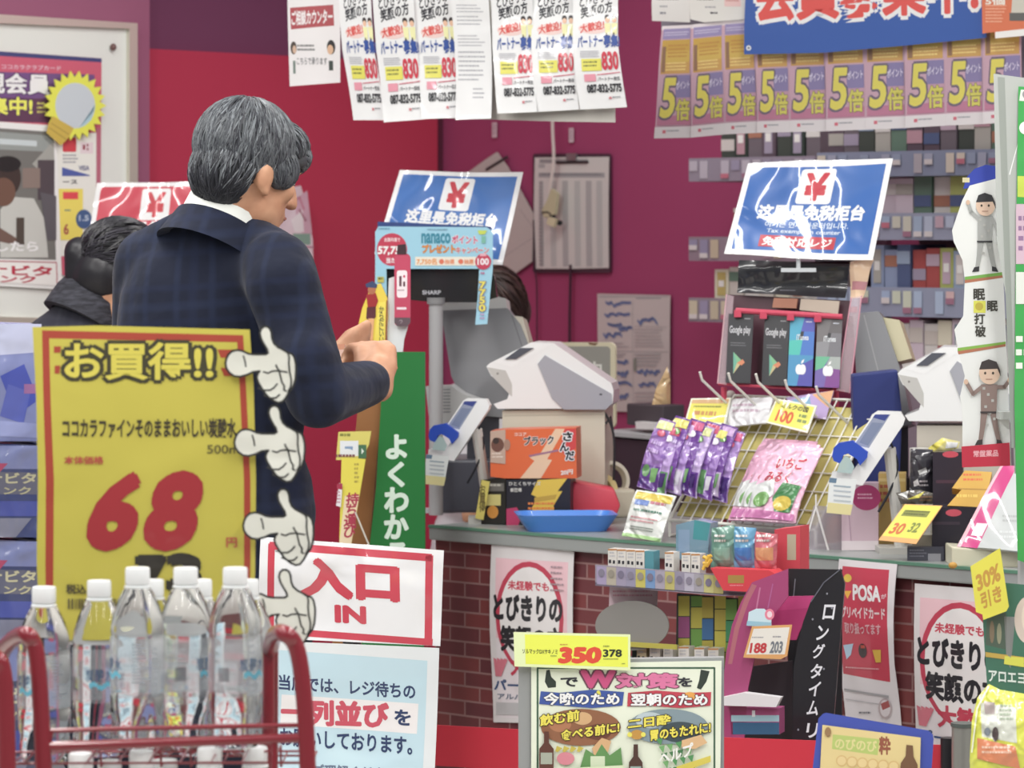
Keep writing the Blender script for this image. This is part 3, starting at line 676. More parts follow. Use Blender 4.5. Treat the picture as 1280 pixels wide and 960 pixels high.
# customer display
dD = cdep(545, .2); PD = FL(545, 340, dD, 4)
cdp = empty('customer_display', P(545, YB(dD), dD)); T(cdp, 'black customer display on a grey pole, framed by a pale blue campaign card', 'display')
m = MB(); a, b = P(545, 372, dD + .01), P(545, YB(dD), dD + .01); m.tube([a, b], .0155, C('9a9a9c', .35), 14); m.tube([P(545, 372, dD + .01), P(545, 380, dD + .01)], .02, C('7a7a7c', .35), 14); m.build('pole', cdp, smooth=True)
s = Sheet([(481, 330), (600, 330), (618, 345), (621, 372), (598, 378), (545, 378), (481, 372)], PD.off(-.012), C('17181d', .25, coat=.4), 0.03); s.text('SHARP', (528, 363, 551, 368), C('a9a9b0', .4), .03); s.build('screen', cdp)
s = Sheet([(472, 277), (614, 283), (614, 290), (472, 288)], PD.off(-.008), C('2d4278', .4), .01); s.build('top_bar', cdp)
out = [(473, 283), (608, 284), (613, 287), (616, 292), (616, 336), (612, 375), (609, 405), (594, 406), (597, 372), (599, 336), (483, 336), (484, 406), (468, 406), (469, 336), (469, 290)]
s = Sheet(out, PD.off(.004), '8fc0d4', .0025, wr=PAP)
s.ell(490, 312, 19, 20.5, 'b8304c').text('全国共通で', (480, 297, 500, 302), 'e0c8cc', .03).text('57,750', (472, 308, 506, 319), 'ecdfe0', .06, sh=.1).text('当たる', (483, 322, 500, 329), 'e8d4d8', .05)
s.text('nanaco', (527, 292, 563, 304), '2c7f96', .05).text('ポイント', (565, 294, 597, 304), 'c03c6c', .05, sl=.03, out=('dfe2e8', .06))
s.text('プレゼント', (528, 306, 569, 316), 'd8862c', .05, out=('8a4a30', .04)).text('キャンペーン', (570, 309, 611, 317), 'c04a4c', .04, out=('e0dcdc', .05))
s.rect(519, 321, 596, 332, 'd9d3c4').text('7,750名', (521, 323, 546, 331), 'd88a3c', .05)
for x in (549, 573): s.ell(x + 3, 327, 3.2, 3.2, 'd0684c').text('抽選', (x + 7, 324, x + 19, 330), 'd8845c', .03)
s.ell(604, 327, 10, 10, 'b83450').text('100', (597, 323, 611, 331), 'ecd8dc', .05).rect(600, 317, 608, 320, 'd8a0ac')
s.poly([(597, 288), (609, 288), (606, 293), (599, 293)], 'b8c844').rect(602, 295, 607, 304, '6fae9a')
s.greek(473, 285, 488, 288, 1, '5a8aa4').greek(534, 286, 560, 289, 1, '6a94a8')
s.text('7750', (599, 352, 607, 389), 'd8cc44', .05, vert=True, out=('6a5c80', .06)).greek(601, 340, 607, 346, 1, 'b0688c').greek(600, 392, 606, 401, 2, 'a888b0')
s.rect(472, 346, 480, 353, 'b8b040').greek(473, 347, 479, 352, 1, '404030').ell(476, 364, 4, 7, 'b04058').rect(474, 361, 478, 367, 'e0c8d0')
s.build('campaign_card', cdp)

# leaflet stand: green front, cardboard side, strips
dG = cdep(500, -.02) - .22
PG = FL(505, 560, dG, 6)
ls = empty('leaflet_stand', P(490, 960, dG + .05)); T(ls, 'tall leaflet stand with a green front and brown cardboard side beside the man', 'leaflet stand')
GR = C('0d6a2b', .45)
s = Sheet([(480, 440), (531, 440), (531, 690), (527, 960), (440, 960), (461, 690), (470, 610), (474, 540)], PG, GR, 0.012)
s.text('よ', (483, 544, 508, 573), 'c4d6c8', .07).text('く', (486, 578, 505, 608), 'c4d6c8', .07).text('わ', (481, 610, 510, 640), 'c4d6c8', .07).text('か', (481, 644, 510, 673), 'c4d6c8', .07).text('る', (484, 679, 509, 708), 'c4d6c8', .07)
s.ell(486, 448, 1.2, 1.2, '0c5a24'); s.build('front_panel', ls)
s = Sheet([(455, 430), (482, 440), (474, 540), (461, 690), (440, 960), (395, 960), (430, 690)], PG.off(-.013), C('8a5a2c', .6), .05); s.build('side_panel', ls)
s = Sheet([(448, 438), (482, 440), (478, 450), (456, 452)], PG.off(-.07), C('22242a', .5), .12); s.build('pocket', ls)
PS = PG.off(.03)
s = Sheet([(427, 572), (457, 574), (439, 680), (424, 680)], PS, 'd6c93a', .004, wr=PAP)
s.poly([(431, 620), (449, 620), (439, 680), (424, 680)], 'dcc8a4').text('持ち運び', (428, 616, 444, 672), 'a8324a', .04, sh=.1, vert=True).greek(443, 579, 449, 606, 5, 'a89838', .5)
T(s.build('leaflet_strip'), 'narrow yellow strip with red vertical writing hanging below the man\'s sleeve', 'leaflet')
s = Sheet([(423, 540), (464, 539), (461, 556), (452, 575), (420, 575)], PS.off(-.01), 'cbc05a', .006, wr=PAP)
s.rect(425, 551, 448, 570, 'd2d6da').rect(431, 558, 441, 561, '7a94b4').poly([(441, 563), (440, 558), (436, 560)], '7a94b4').greek(425, 542, 440, 549, 1, '7a7a34').rect(448, 556, 458, 573, '3f6a4c').poly([(452, 560), (455, 564), (452, 568)], 'd0d8d0').greek(420, 568, 446, 575, 1, '7a4a50')
T(s.build('leaflet_pack'), 'yellow, white and green leaflets just under the man\'s sleeve', 'leaflet')
s = Sheet([(424, 604), (428, 606), (426, 634), (420, 632)], PS.off(.004), 'd8d4d8', .004, wr=PAP); s.poly([(421, 605), (428, 604), (428, 612), (421, 611)], 'a02c48').greek(421, 614, 426, 631, 4, 'b87888')
T(s.build('leaflet_tag'), 'tiny red and white tag at the edge of the yellow strip', 'tag')
m = MB(); m.tube([P(444, 640, dG - .03), P(461, 681, dG - .03)], .0018, C('c8c4b8'), 6); T(m.build('wire_prop'), 'thin pale wire slanting down the brown side of the leaflet stand', 'wire')
# yellow curved pop with a figure, and the magenta pop
s = Sheet([(464, 358), (476, 354), (484, 372), (485, 396), (481, 446), (443, 446), (446, 415), (453, 385)], FL(465, 400, dG + .05, 4), 'dcc234', .005, bend=wav(.004, 0, .5, 1), grid=(4, 6), wr=LAM)
s.ell(461, 352, 0.1, 0.1, 'd8c030').poly([(474, 378), (482, 377), (480, 440), (466, 440)], 'e2cf48').text('からだにいい', (474, 383, 480, 428), '5a5a38', .03, vert=True)
s.poly([(447, 408), (455, 404), (459, 412), (450, 418)], 'ece6d8').line([(484, 376), (482, 446)], 2, '8a5434')
s.poly([(458, 368), (470, 366), (473, 376), (470, 384), (460, 384)], '9a2c30').ell(465, 362, 5, 6, 'a8684a').poly([(457, 355), (466, 351), (472, 356), (471, 360), (458, 359)], '3c4668')
s.poly([(459, 384), (470, 383), (470, 396), (465, 402), (458, 398)], '5a2c34').poly([(461, 398), (468, 398), (466, 428), (462, 436), (458, 430)], 'd8a070').poly([(455, 425), (462, 420), (466, 440), (455, 440)], '6a5030')
T(s.build('pop_display'), 'curved yellow cut-out with a small capped figure standing above the man\'s hand', 'pop display')
PX = FL(500, 360, dG + .04, 4)
mg = empty('pop_sign', P(495, 442, dG + .04)); T(mg, 'magenta hanging strip with a white emblem in front of the display card', 'sign')
s = Sheet([(486, 348), (498, 344), (511, 385), (512, 400), (505, 425), (503, 444), (484, 444), (484, 400)], PX.off(-.012), C('cfd2d4', .4), .006); s.build('holder', mg)
s = Sheet(rr(493, 317, 513, 408, 6), PX, 'b43a58', .005, wr=PAP)
s.poly(rr(496, 338, 509, 372, 3), 'ded0d4').rect(499, 345, 502, 358, '5a3440').rect(504, 344, 506.5, 347, 'b43a58').rect(504, 352, 506.5, 358, '5a3440').greek(497, 362, 508, 365, 1, '9a8088').rect(496, 384, 508, 387, 'dcc8d0').poly([(493, 397), (513, 397), (513, 403), (509, 408), (497, 408), (493, 403)], '5a4850').text('つ', (499, 400, 503, 404), 'b0a0a8')
s.build('strip', mg)
s = Sheet([(497, 306), (507, 305), (508, 318), (496, 318)], PX.off(.001), C('38242c', .4), .006); s.build('clip', mg)

# white terminal on the cream printer
dW = cdep(690, .3); PW = FL(690, 470, dW, 8)
tp = empty('till_printer', P(690, YB(dW), dW)); T(tp, 'cream till printer box standing behind the orange carton', 'printer')
s = Sheet([(628, 513), (756, 511), (756, YB(dW)), (628, YB(dW))], PW, C('c1bba9', .4), .16); s.line([(630, 520), (754, 518)], .8, C('a8a291')); s.build('body', tp)
m = MB(); m.tube(arc([P(756, 516, dW - .01), P(765, 535, dW - .01), P(768, 560, dW - .01), P(767, 600, dW)]), .003, C('2a2a2e'), 6); m.tube([P(757, 530, dW - .01), P(763, 520, dW - .01), P(766, 538, dW - .01)], .003, C('2a2a2e'), 6); m.build('cable', tp)
def terminal(pl, f, label):
    e = empty('payment_terminal', pl.hit(*f(690, 512))); T(e, label, 'payment terminal')
    W_ = C('dcdcdc', .3, coat=.3)
    F2 = lambda pts: [f(*p) for p in pts]
    s = Sheet(F2([(608, 458), (612, 454), (664, 428), (692, 429), (702, 436), (764, 479), (767, 488), (766, 504), (757, 511), (622, 511), (617, 505), (634, 499), (637, 490), (630, 480), (614, 470)]), pl, W_, .12)
    s.poly(F2([(609, 459), (632, 463), (640, 480), (640, 496), (634, 490), (614, 469)]), C('b4b2ae', .4)).ell(*f(622, 467), 1.5, 1.5, C('807c78'))  # head shading painted in: left face darker, sloping top lighter
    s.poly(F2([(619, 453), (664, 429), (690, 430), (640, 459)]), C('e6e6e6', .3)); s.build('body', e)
    s = Sheet(F2([(672, 455), (681, 444), (764, 492), (765, 504), (757, 512), (705, 512), (690, 498)]), pl.off(.003), C('9a9ba4', .35), .005); s.ell(*f(751, 493), 2, 1.2, C('404048')); s.build('side_panel', e)
    s = Sheet(F2([(631, 449), (650, 435), (667, 435), (645, 449)]), pl.off(.003), C('50525c', .3), .004); s.build('screen', e)
    return e
terminal(PW.off(.01), lambda x, y: (x, y), 'white and grey payment terminal standing on the cream printer box')

def reader(f, d, yaw, label, taglabel, traylabel):
    pl = FL(*f(1090, 560), d, yaw); F2 = lambda pts: [f(*p) for p in pts]
    b0 = pl.hit(*f(1110, 560)); e = empty('card_reader', (b0.x + .03, d + .05, CTOP)); T(e, label, 'card reader')
    s = Sheet(F2([(1092, 517), (1097, 514), (1126, 515), (1131, 524), (1129, 531), (1078, 607), (1072, 606), (1040, 597), (1040, 590), (1066, 588), (1084, 566), (1066, 556)]), pl, C('dedede', .3, coat=.3), .03)
    s.poly(F2([(1068, 556), (1094, 518), (1113, 518), (1086, 560)]), C('8b93ab', .3)).poly(F2([(1091, 522), (1094, 518), (1112, 518), (1106, 526)]), C('3a4688', .3)).poly(F2([(1074, 553), (1090, 528), (1104, 529), (1085, 557)]), C('77829e', .25)); s.build('body', e)
    m = MB(); m.tube([pl.off(-.03).hit(*f(1112, 560)), Vector((b0.x + .03, d + .05, CTOP + .01))], .012, C('c6c4be', .4), 10)
    m.box((b0.x + .03, d + .05, CTOP + .006), (.09, .09, .012), C('b0aea8', .4)); m.build('stand', e)
    m = MB(); q = pl.off(-.03); m.tube(arc([q.hit(*f(1112, 550)), q.hit(*f(1122, 580)), q.hit(*f(1114, 610)), q.hit(*f(1098, 640))]), .0025, C('1f2028'), 6); m.build('cable', e)
    s = Sheet(F2([(1040, 570), (1042, 560), (1048, 554), (1066, 551), (1085, 565), (1084, 572), (1075, 582), (1071, 574), (1060, 567), (1054, 569), (1051, 580), (1042, 576)]), pl.off(.012), C('2347b0', .35), .025); s.build('holder', e)
    s = Sheet(F2([(1037, 597), (1071, 600), (1063, 644), (1033, 641)]), pl.off(.018), C('d2d6d6', .4), .002, wr=PAP)
    s.poly(F2([(1035, 628), (1066, 631), (1063, 644), (1033, 641)]), 'd0c68c').poly(F2([(1037, 597), (1046, 598), (1045, 604), (1036, 603)]), '5c7890')
    for k, c in enumerate(('90a0ac', 'a8b0b8', 'a8b0b8', 'b0b8bc')):
        s.poly(F2([(1042, 606 + 6 * k), (1064, 608 + 6 * k), (1063, 610 + 6 * k), (1042, 608 + 6 * k)]), c)
    T(s.build('card_tag'), taglabel, 'tag')
    s = Sheet(F2([(1049, 580), (1056, 570), (1062, 572), (1068, 584), (1064, 592), (1046, 590)]), pl.off(.016), C('a9c0c0', .2, alpha=.75), .002); T(s.build('card_sleeve'), traylabel, 'sleeve')
reader(lambda x, y: (611 + (x - 1130) * .84, 499 + (y - 515) * .84), cdep(575, .06), 8, 'white card reader with a blue holder, left of the orange carton', 'white paper tag hanging from the card reader by the green leaflet stand', 'clear sleeve in the blue holder of the card reader by the green stand')
reader(lambda x, y: (x, y), cdep(1085, .08), 8, 'white card reader with a blue holder, right of the wire candy rack', 'white paper tag hanging from the card reader beside the candy rack', 'clear sleeve in the blue holder of the card reader beside the candy rack')

# cartons, tray, bowl, tape
dO = cdep(680, .2)
BO = FL(675, 565, dO, 8)
yb = YB(cdep(672, .15)); PB = FL(672, 630, cdep(672, .15), 8)
s = Sheet([(633, 600), (713, 598), (713, yb), (633, yb)], PB, C('23222c', .35, coat=.3), .09, back=C('26242c', .4))
s.poly([(672, 600), (709, 598), (697, 614), (703, 614), (692, 632), (694, yb), (660, yb), (668, 640), (664, 636), (672, 622), (664, 618)], C('d6b234', .35)).poly([(668, 622), (696, 618), (694, 624), (668, 628)], C('b8922c'))
s.text('ひとくちサイズ', (636, 602, 676, 607), 'c8c4bc', .03).text('新登場', (638, 610, 652, 615), 'c8c4bc', .03).greek(660, 628, 694, 640, 2, 'd87a34').poly([(633, 636), (646, 634), (652, 645), (648, yb), (633, yb)], C('b02c5c'))
s.greek(660, 646, 692, 652, 1, '6a8ab0')
T(s.build('candy_carton'), 'black candy carton with a yellow lightning bolt under the orange carton', 'carton')
s = Sheet([(613, 539), (632, 537), (720, 535), (721, 598), (632, 598), (613, 596)], PB.off(-.004), C('d8602c', .35, coat=.3), .085, back=C('c0522a', .4))
s.poly([(676, 598), (690, 575), (684, 574), (706, 536), (694, 536), (676, 566), (662, 572), (668, 576), (650, 598)], C('dcb694', .4)).poly([(706, 536), (720, 536), (720, 560), (706, 570), (700, 560)], C('c83c3c', .4))
s.text('ブラック', (655, 546, 692, 557), '2a2024', .06, sl=-.05, out=('e4d8d0', .06)).text('ココア', (643, 541, 658, 545), 'e4d0c4', .03).line([(662, 570), (697, 563)], 2.4, '9a6a80')
for t, x, y in (('さ', 704, 540), ('ん', 700, 553), ('だ', 707, 564)): s.text(t, (x, y, x + 11, y + 11), '201c20', .08, out=('e8e4e0', .08))
s.text('20円', (701, 588, 716, 594), 'ecd8cc', .04, sl=-.1).poly([(613, 539), (632, 537), (632, 580), (613, 578)], 'b89a88').ell(622, 556, 8, 9, '6a4438').ell(620, 551, 4, 4, '3a2a26').ell(634, 556, 4, 7, 'a07a68').greek(615, 566, 630, 574, 2, 'd8c8bc')
T(s.build('candy_carton'), 'orange candy carton with black lettering, on top of the black carton', 'carton')
dS = cdep(612, .1); yb = YB(dS); PSm = FL(612, 620, dS, 25)
s = Sheet([(601, 600), (632, 598), (632, yb), (599, yb)], PSm, C('2a2724', .4), .08)
s.rect(609, 604, 630, 614, '6a6660').rect(608, 618, 626, 632, 'c8bc70').ell(616, 640, 7, 8, 'c8862c').greek(610, 605, 628, 611, 1, 'b0aca0')
T(s.build('candy_carton'), 'small dark candy carton squeezed between the cables and the black carton', 'carton')
s = Sheet([(602, 600), (612, 602), (604, 650), (594, 648)], PSm.off(.012), 'd0c05a', .002, wr=PAP); s.text('お買得', (599, 606, 607, 640), '6a5c30', .03, vert=True)
T(s.build('price_strip'), 'yellow vertical price strip on the small dark carton', 'price strip')
def tray(c, wx, wy, h, wall, col, name, label, cat, rz):
    m = MB(); rings = []
    for sx, z in ((.78, 0), (1, h), (1 - wall / wx * 2, h), (.76, .004)):
        rings.append([Vector(c) + Matrix.Rotation(rz, 3, 'Z') @ Vector((p[0] * wx / 2 * sx, p[1] * wy / 2 * sx, z)) for p in rr(-1, -1, 1, 1, .35)])
    m._grid(rings, col); return T(m.build(name, smooth=True, angle=30), label, cat)
dT = cdep(706, .11)
tray((P(707, HY, dT).x, dT, CTOP + .0005), .205, .15, .034, .006, C('3f7fd0', .35, coat=.2), 'coin_tray', 'shallow blue coin tray in front of the black carton', 'tray', 0.08)
dR = cdep(745, .26); yb = YB(dR)
m = MB(); rp = FL(740, 630, dR, 8)
m.prism([rp.hit(*p) for p in [(700, 604), (716, 602), (768, 612), (776, 632), (770, 646), (760, yb), (702, yb)]], Vector((0, .1, 0)), C('cf3c50', .4)); T(m.build('plastic_case', bev=.008, smooth=True), 'red plastic case behind the blue coin tray', 'case')
dTp = cdep(757, .42)
def torus(c, R, r, col, axis, wd):
    m = MB(); n = 32; rings = []
    ax = Vector(axis).normalized(); u = ax.cross(Vector((0, 0, 1))).normalized(); v = u.cross(ax)
    for k in range(n + 1):
        t = 2 * math.pi * k / n; dv = u * math.cos(t) + v * math.sin(t)
        rings.append([Vector(c) + dv * R + ax * wd, Vector(c) + dv * r + ax * wd, Vector(c) + dv * r - ax * wd, Vector(c) + dv * R - ax * wd])
    m._grid(rings, col, cap=False); bmesh.ops.remove_doubles(m.bm, verts=m.bm.verts[:], dist=1e-6); return m
tpz = empty('tape_dispenser', P(757, YB(dTp), dTp)); T(tpz, 'cream tape dispenser with a yellowish tape roll behind the red case', 'tape dispenser')
torus(P(764, 600, dTp + .03), .040, .032, C('cbc5b2', .4), (.5, -1, .3), .01).build('guard', tpz, smooth=True, angle=30)
torus(P(750, 613, dTp - .02), .037, .024, C('cdb878', .3, coat=.4), (.35, -1, .45), .011).build('tape_roll', tpz, smooth=True, angle=30)
m = MB(); m.box((P(765, 640, dTp).x, dTp, CTOP + .03), (.09, .06, .06), C('c9c2ac', .4), .2, .006); m.build('base', tpz)

# ================================================================ WIRE CANDY RACK
dK = cdep(837, .12); O = P(837, 650, dK)
tl_ = math.radians(40); UP = Vector((0, 0, 1)) * math.cos(tl_) - WR.n * math.sin(tl_)
RK = Plane(O, YR, 40)
RKW, RKH = .37, .315
def RP(u, v, k=0.0): return O + dr * (RKW * u) + UP * (RKH * v) + RK.n * k
rk = empty('candy_rack', (RP(.5, 0).x, RP(.5, 0).y, CTOP)); T(rk, 'sloping white wire candy rack on the counter', 'rack')
WIR = C('d6d4cc', .35)
m = MB(); m.tube([RP(0, 0), RP(1, 0), RP(1, 1), RP(0, 1), RP(0, 0)], .0035, WIR, 8); m.build('outer_frame', rk, smooth=True)
m = MB()
for k in range(1, 14): m.tube([RP(k / 14, 0), RP(k / 14, 1)], .0017, WIR, 6)
for k in range(1, 7): m.tube([RP(0, k / 7), RP(1, k / 7)], .0017, WIR, 6)
m.build('grid_wires', rk, smooth=True)
m = MB(); m.prism([RP(.02, .05, -.004), RP(.98, .05, -.004), RP(.98, .95, -.004), RP(.02, .95, -.004)], RK.n * -.003, C('b3a75c', .6)); m.build('backing_card', rk)
for u, v, L in ((.08, .86, .13), (.28, .86, .13), (.47, .86, .13), (.66, .84, .12), (.86, .82, .11)):
    m = MB(); d = (RK.n * .8 + Vector((0, 0, -.12))).normalized(); a = RP(u, v); m.tube([a, a + d * L, a + d * (L + .008) + Vector((0, 0, .012))], .0028, WIR, 6); m.build('hook', rk, smooth=True)
m = MB()
for u in (0, 1): m.tube([RP(u, 1), Vector((RP(u, 1).x, RP(u, 1).y, CTOP + .004)), Vector((RP(u, 0).x, RP(u, 0).y, CTOP + .004)), RP(u, 0)], .0035, WIR, 8)
m.build('feet', rk, smooth=True)
def pouch(quad, pl, col, puff, wr=None, grid=(8, 8)):
    q = Sheet(quad, pl, col, .003, bend=lambda u, v: puff * math.sin(math.pi * min(max(u, 0), 1)) ** .7 * math.sin(math.pi * min(max(v, 0), 1)) ** .6, grid=grid, wr=wr or dict(r=.3, coat=.8, wrinkle=.02, wscale=28)); q.step = .0004; return q
PU = ['9a78bc', 'a88ac8', '8c62b0', '9f80c4', '8656a8', 'ab92c8', '8e68b4', '9674b8']
PU = ['8c66ac', 'a98cc4', '74489a', '9a78bc', '6c3f92', 'b49ccc', '7d54a2', '8f6ab2', '6f4496', 'a080be']
WHERE = ['leftmost of the purple row', 'second from the left', 'third from the left', 'fourth from the left', 'fifth from the left', 'sixth from the left', 'seventh from the left', 'eighth from the left', 'next to last before the bare wires', 'last before the bare wires']
for k in range(10):
    x = 798 + k * 9.6; y = 522 + k * 1.6 + (5 if k % 2 else 0) + (6 if k < 2 else 0)
    pl = FL(x + 20, 575, cdep(x, .06) + .009 * k, 36 + 4 * (k % 3), 22)
    quad = [(x + 28, y - 6), (x + 47, y), (x + 24, y + 88), (x - 2, y + 80)]
    s = pouch(quad, pl, PU[k], .013, wr=dict(r=.25, coat=1.0, wrinkle=.035, wscale=24), grid=(6, 10)); s.q(quad, 40, 84)
    s.poly([(1, 58), (39, 56), (39, 83), (1, 83)], ['5a3084', '4f8450', '6a3a92', 'b8a8c4', '4a2878'][k % 5]).ell(12, 64, 8, 7, ['5a8a54', 'c8ccd0', '4a7a48', '5a3488'][k % 4]).poly([(22, 60), (36, 58), (34, 74), (24, 76)], ['c4c0cc', '6a9a5c', '3c2464', '5c8a58'][(k + 1) % 4])
    s.poly([(3, 3), (38, 2), (38, 12), (3, 14)], ['c8cc8c', 'b84464', 'd0c860', 'b894c4', 'c0507c'][k % 5]).ell(20, 18, 9, 4, ['c04868', 'd8d0dc', '6a9a54'][k % 3]).greek(6, 28, 34, 48, 2, ['b89cd0', '7a50a4', 'c0b0d8', '8a60b0'][k % 4])
    T(s.build('candy_bag'), 'shiny purple candy bag on the wire rack, ' + WHERE[k], 'candy bag', 'purple candy bags')
for k in range(3):
    dx, dy = (-6 + 9 * k, -4 + 4 * k)
    quad = [(962 + dx, 552 + dy), (1024 + dx * .4, 556 + dy), (986 + dx * .7, 654), (916 + dx, 650)]
    s = pouch(quad, RK.off(.02 + .012 * k), ['d8a0bc', 'dcaac4', 'e0aec6'][k], .014)
    s.q(quad, 64, 100)
    s.text('いちご', (16, 20, 52, 36), 'b82c48', .06, sl=-.05, out=('e8d4dc', .06)).text('みるく', (10, 40, 42, 54), 'b82c48', .05, out=('e8d4dc', .06))
    s.poly([(0, 58), (24, 50), (30, 70), (12, 86), (0, 84)], 'c8ccca').poly([(36, 54), (60, 56), (56, 90), (38, 92), (30, 74)], '3a7a44').ell(44, 80, 11, 9, 'ccb43c').ell(16, 76, 10, 9, '6a9a54').poly([(2, 88), (62, 92), (62, 99), (2, 98)], 'c070a4')
    T(s.build('candy_bag'), ['pink candy bag at the back of the pink row on the wire rack', 'pink candy bag in the middle of the pink row on the wire rack', 'front pink candy bag with red writing and a green bottom on the wire rack'][k], 'candy bag', 'pink candy bags')
quad = [(796, 612), (845, 620), (826, 678), (778, 670)]
s = pouch(quad, FL(812, 645, cdep(812, .03), 30, 20), 'd4d6d2', .008); s.q(quad, 50, 60)
s.rect(2, 2, 48, 12, 'd0b840').rect(4, 12, 22, 19, '6a84c0').greek(24, 12, 46, 20, 1, 'b87080').greek(6, 24, 44, 30, 1, '4a7a6a').greek(5, 34, 46, 42, 2, 'c08088').greek(8, 46, 44, 52, 2, '707a70').rect(0, 56, 50, 60, '9cc480')
T(s.build('candy_bag'), 'white printed snack bag hanging lowest at the corner of the wire rack', 'candy bag')
for nm, q, col, txt, lb in (('price_card', [(864, 498), (914, 497), (906, 531), (856, 527)], 'd8d04a', None, 'plain yellow price card at the top of the wire rack above the purple bags'),
                            ('price_card', [(970, 498), (1021, 507), (1009, 541), (957, 528)], 'dcd44c', '100', 'yellow price card reading 100 at the top of the wire rack')):
    s = Sheet(q, RK.off(.05 if txt else .04), 'dcdcc8', .002, wr=LAM); s.q(q, 50, 32); s.rect(2, 2, 48, 30, col)
    if txt: s.text('ミルクの国', (10, 4, 42, 10), '505038', .04).text('100', (9, 13, 28, 27), 'd0582c', .05).greek(34, 13, 46, 25, 2, '7a8a50', .6)
    else: s.rect(2, 2, 48, 7, 'c8a070').greek(6, 10, 44, 14, 1, '80803c').greek(8, 17, 44, 28, 1, 'c08a50')
    T(s.build(nm), lb, 'price card')
s = pouch([(914, 500), (966, 496), (960, 530), (905, 534)], RK.off(.03), 'd6d6d8', .01); s.greek(918, 508, 952, 522, 2, 'b8a0b0')
T(s.build('candy_bag'), 'white crinkled bag top between the two yellow price cards', 'candy bag')
s = Sheet([(982, 497), (1042, 488), (1032, 524), (1000, 520)], RK.off(.01), 'b09ac8', .002, wr=LAM); s.poly([(1015, 493), (1042, 488), (1036, 510)], 'd8a478').poly([(990, 500), (1012, 495), (1014, 508), (1000, 512)], '7aa4c0')
T(s.build('shelf_card'), 'rainbow coloured card corner rising behind the 100 price card', 'card')
m = MB(); c = P(913, 494, cdep(900, .42)); m.ell(c, (.011, .011, .01), C('a89c96', .4)); m.tube([c, Vector((c.x, c.y, CTOP))], .004, C('a04a5c', .4), 6); T(m.build('rack_knob', smooth=True), 'small pinkish knob on a thin post beside the gift card rack', 'knob')
s = pouch([(834, 458), (838, 474), (838, 505), (815, 506), (820, 485)], FL(828, 485, cdep(828, .5)), 'c8a878', .012, grid=(4, 6)); o = s.build('foil_wrapper'); T(o, 'crinkled gold foil wrapper tip in front of the handwritten notice', 'wrapper')

# ================================================================ GIFT CARD RACK
dC = cdep(985, .34); PC = FL(985, 430, dC, 16, 10)
gr = empty('gift_card_rack', (P(985, 500, dC).x, dC, CTOP)); T(gr, 'clear acrylic gift card rack with a red bar under the blue sign', 'rack')
ACR = C('c8b0b8', .15, coat=.5, alpha=.35); REDB = C('c2405a', .35)
s = Sheet([(925, 326), (1062, 330), (1056, 372), (921, 366)], PC.off(.006), '24262c', .002, bend=wav(.006, .006, .8, .9, .5), grid=(10, 6), wr=LAM2); s.greek(975, 362, 1000, 365, 1, '70747c'); s.build('header_card', gr)
s = Sheet([(909, 368), (1064, 376), (1050, 490), (897, 480)], PC.off(-.012), C('4a2432', .4), .003); s.build('back_panel', gr)
s = Sheet([(1064, 372), (1077, 370), (1062, 491), (1046, 488)], PC.off(.04), ACR, .004); s.line([(1064, 372), (1046, 488)], 1.5, C('b87c8c')).line([(1077, 370), (1062, 491)], 1.5, C('b87c8c')); s.build('side_panel', gr)
s = Sheet([(908, 368), (917, 370), (908, 481), (897, 479)], PC.off(.04), ACR, .004); s.line([(908, 368), (897, 479)], 1.5, C('b89098')); s.build('side_panel', gr)
m = MB(); m.tube([PC.off(.05).hit(920, 388), PC.off(.05).hit(1053, 396)], .0055, REDB, 8)
for x, y in ((922, 392), (954, 394), (988, 396), (1022, 398)): m.box(PC.off(.052).hit(x, y), (.014, .012, .014), REDB)
m.build('hook_bar', gr, smooth=True)
m = MB(); m.tube([PC.off(.03).hit(898, 480), PC.off(.03).hit(1056, 489)], .003, REDB, 6)
for x in (905, 1045):
    a = PC.hit(x, 484); m.tube([a, Vector((a.x, a.y, CTOP + .002))], .006, REDB, 8)
m.build('legs', gr, smooth=True)
s = Sheet([(1064, 328), (1092, 324), (1078, 372), (1062, 373)], PC.off(.03), 'd8b898', .002, bend=wav(.008, .01, .8, .8, .2), grid=(4, 6), wr=LAM2); s.poly([(1066, 352), (1084, 352), (1080, 362), (1064, 362)], 'b87c84'); s.build('side_flag', gr)
m = MB(); q = [PC.off(.005).hit(*p) for p in ((968, 373), (998, 374), (996, 386), (966, 385))]; m.prism(q, PC.n * .006, C('a87058')); q = [PC.off(.005).hit(*p) for p in ((1002, 374), (1050, 377), (1048, 393), (1000, 388))]; m.prism(q, PC.n * .006, C('b8a898')); m.build('leaflets', gr)
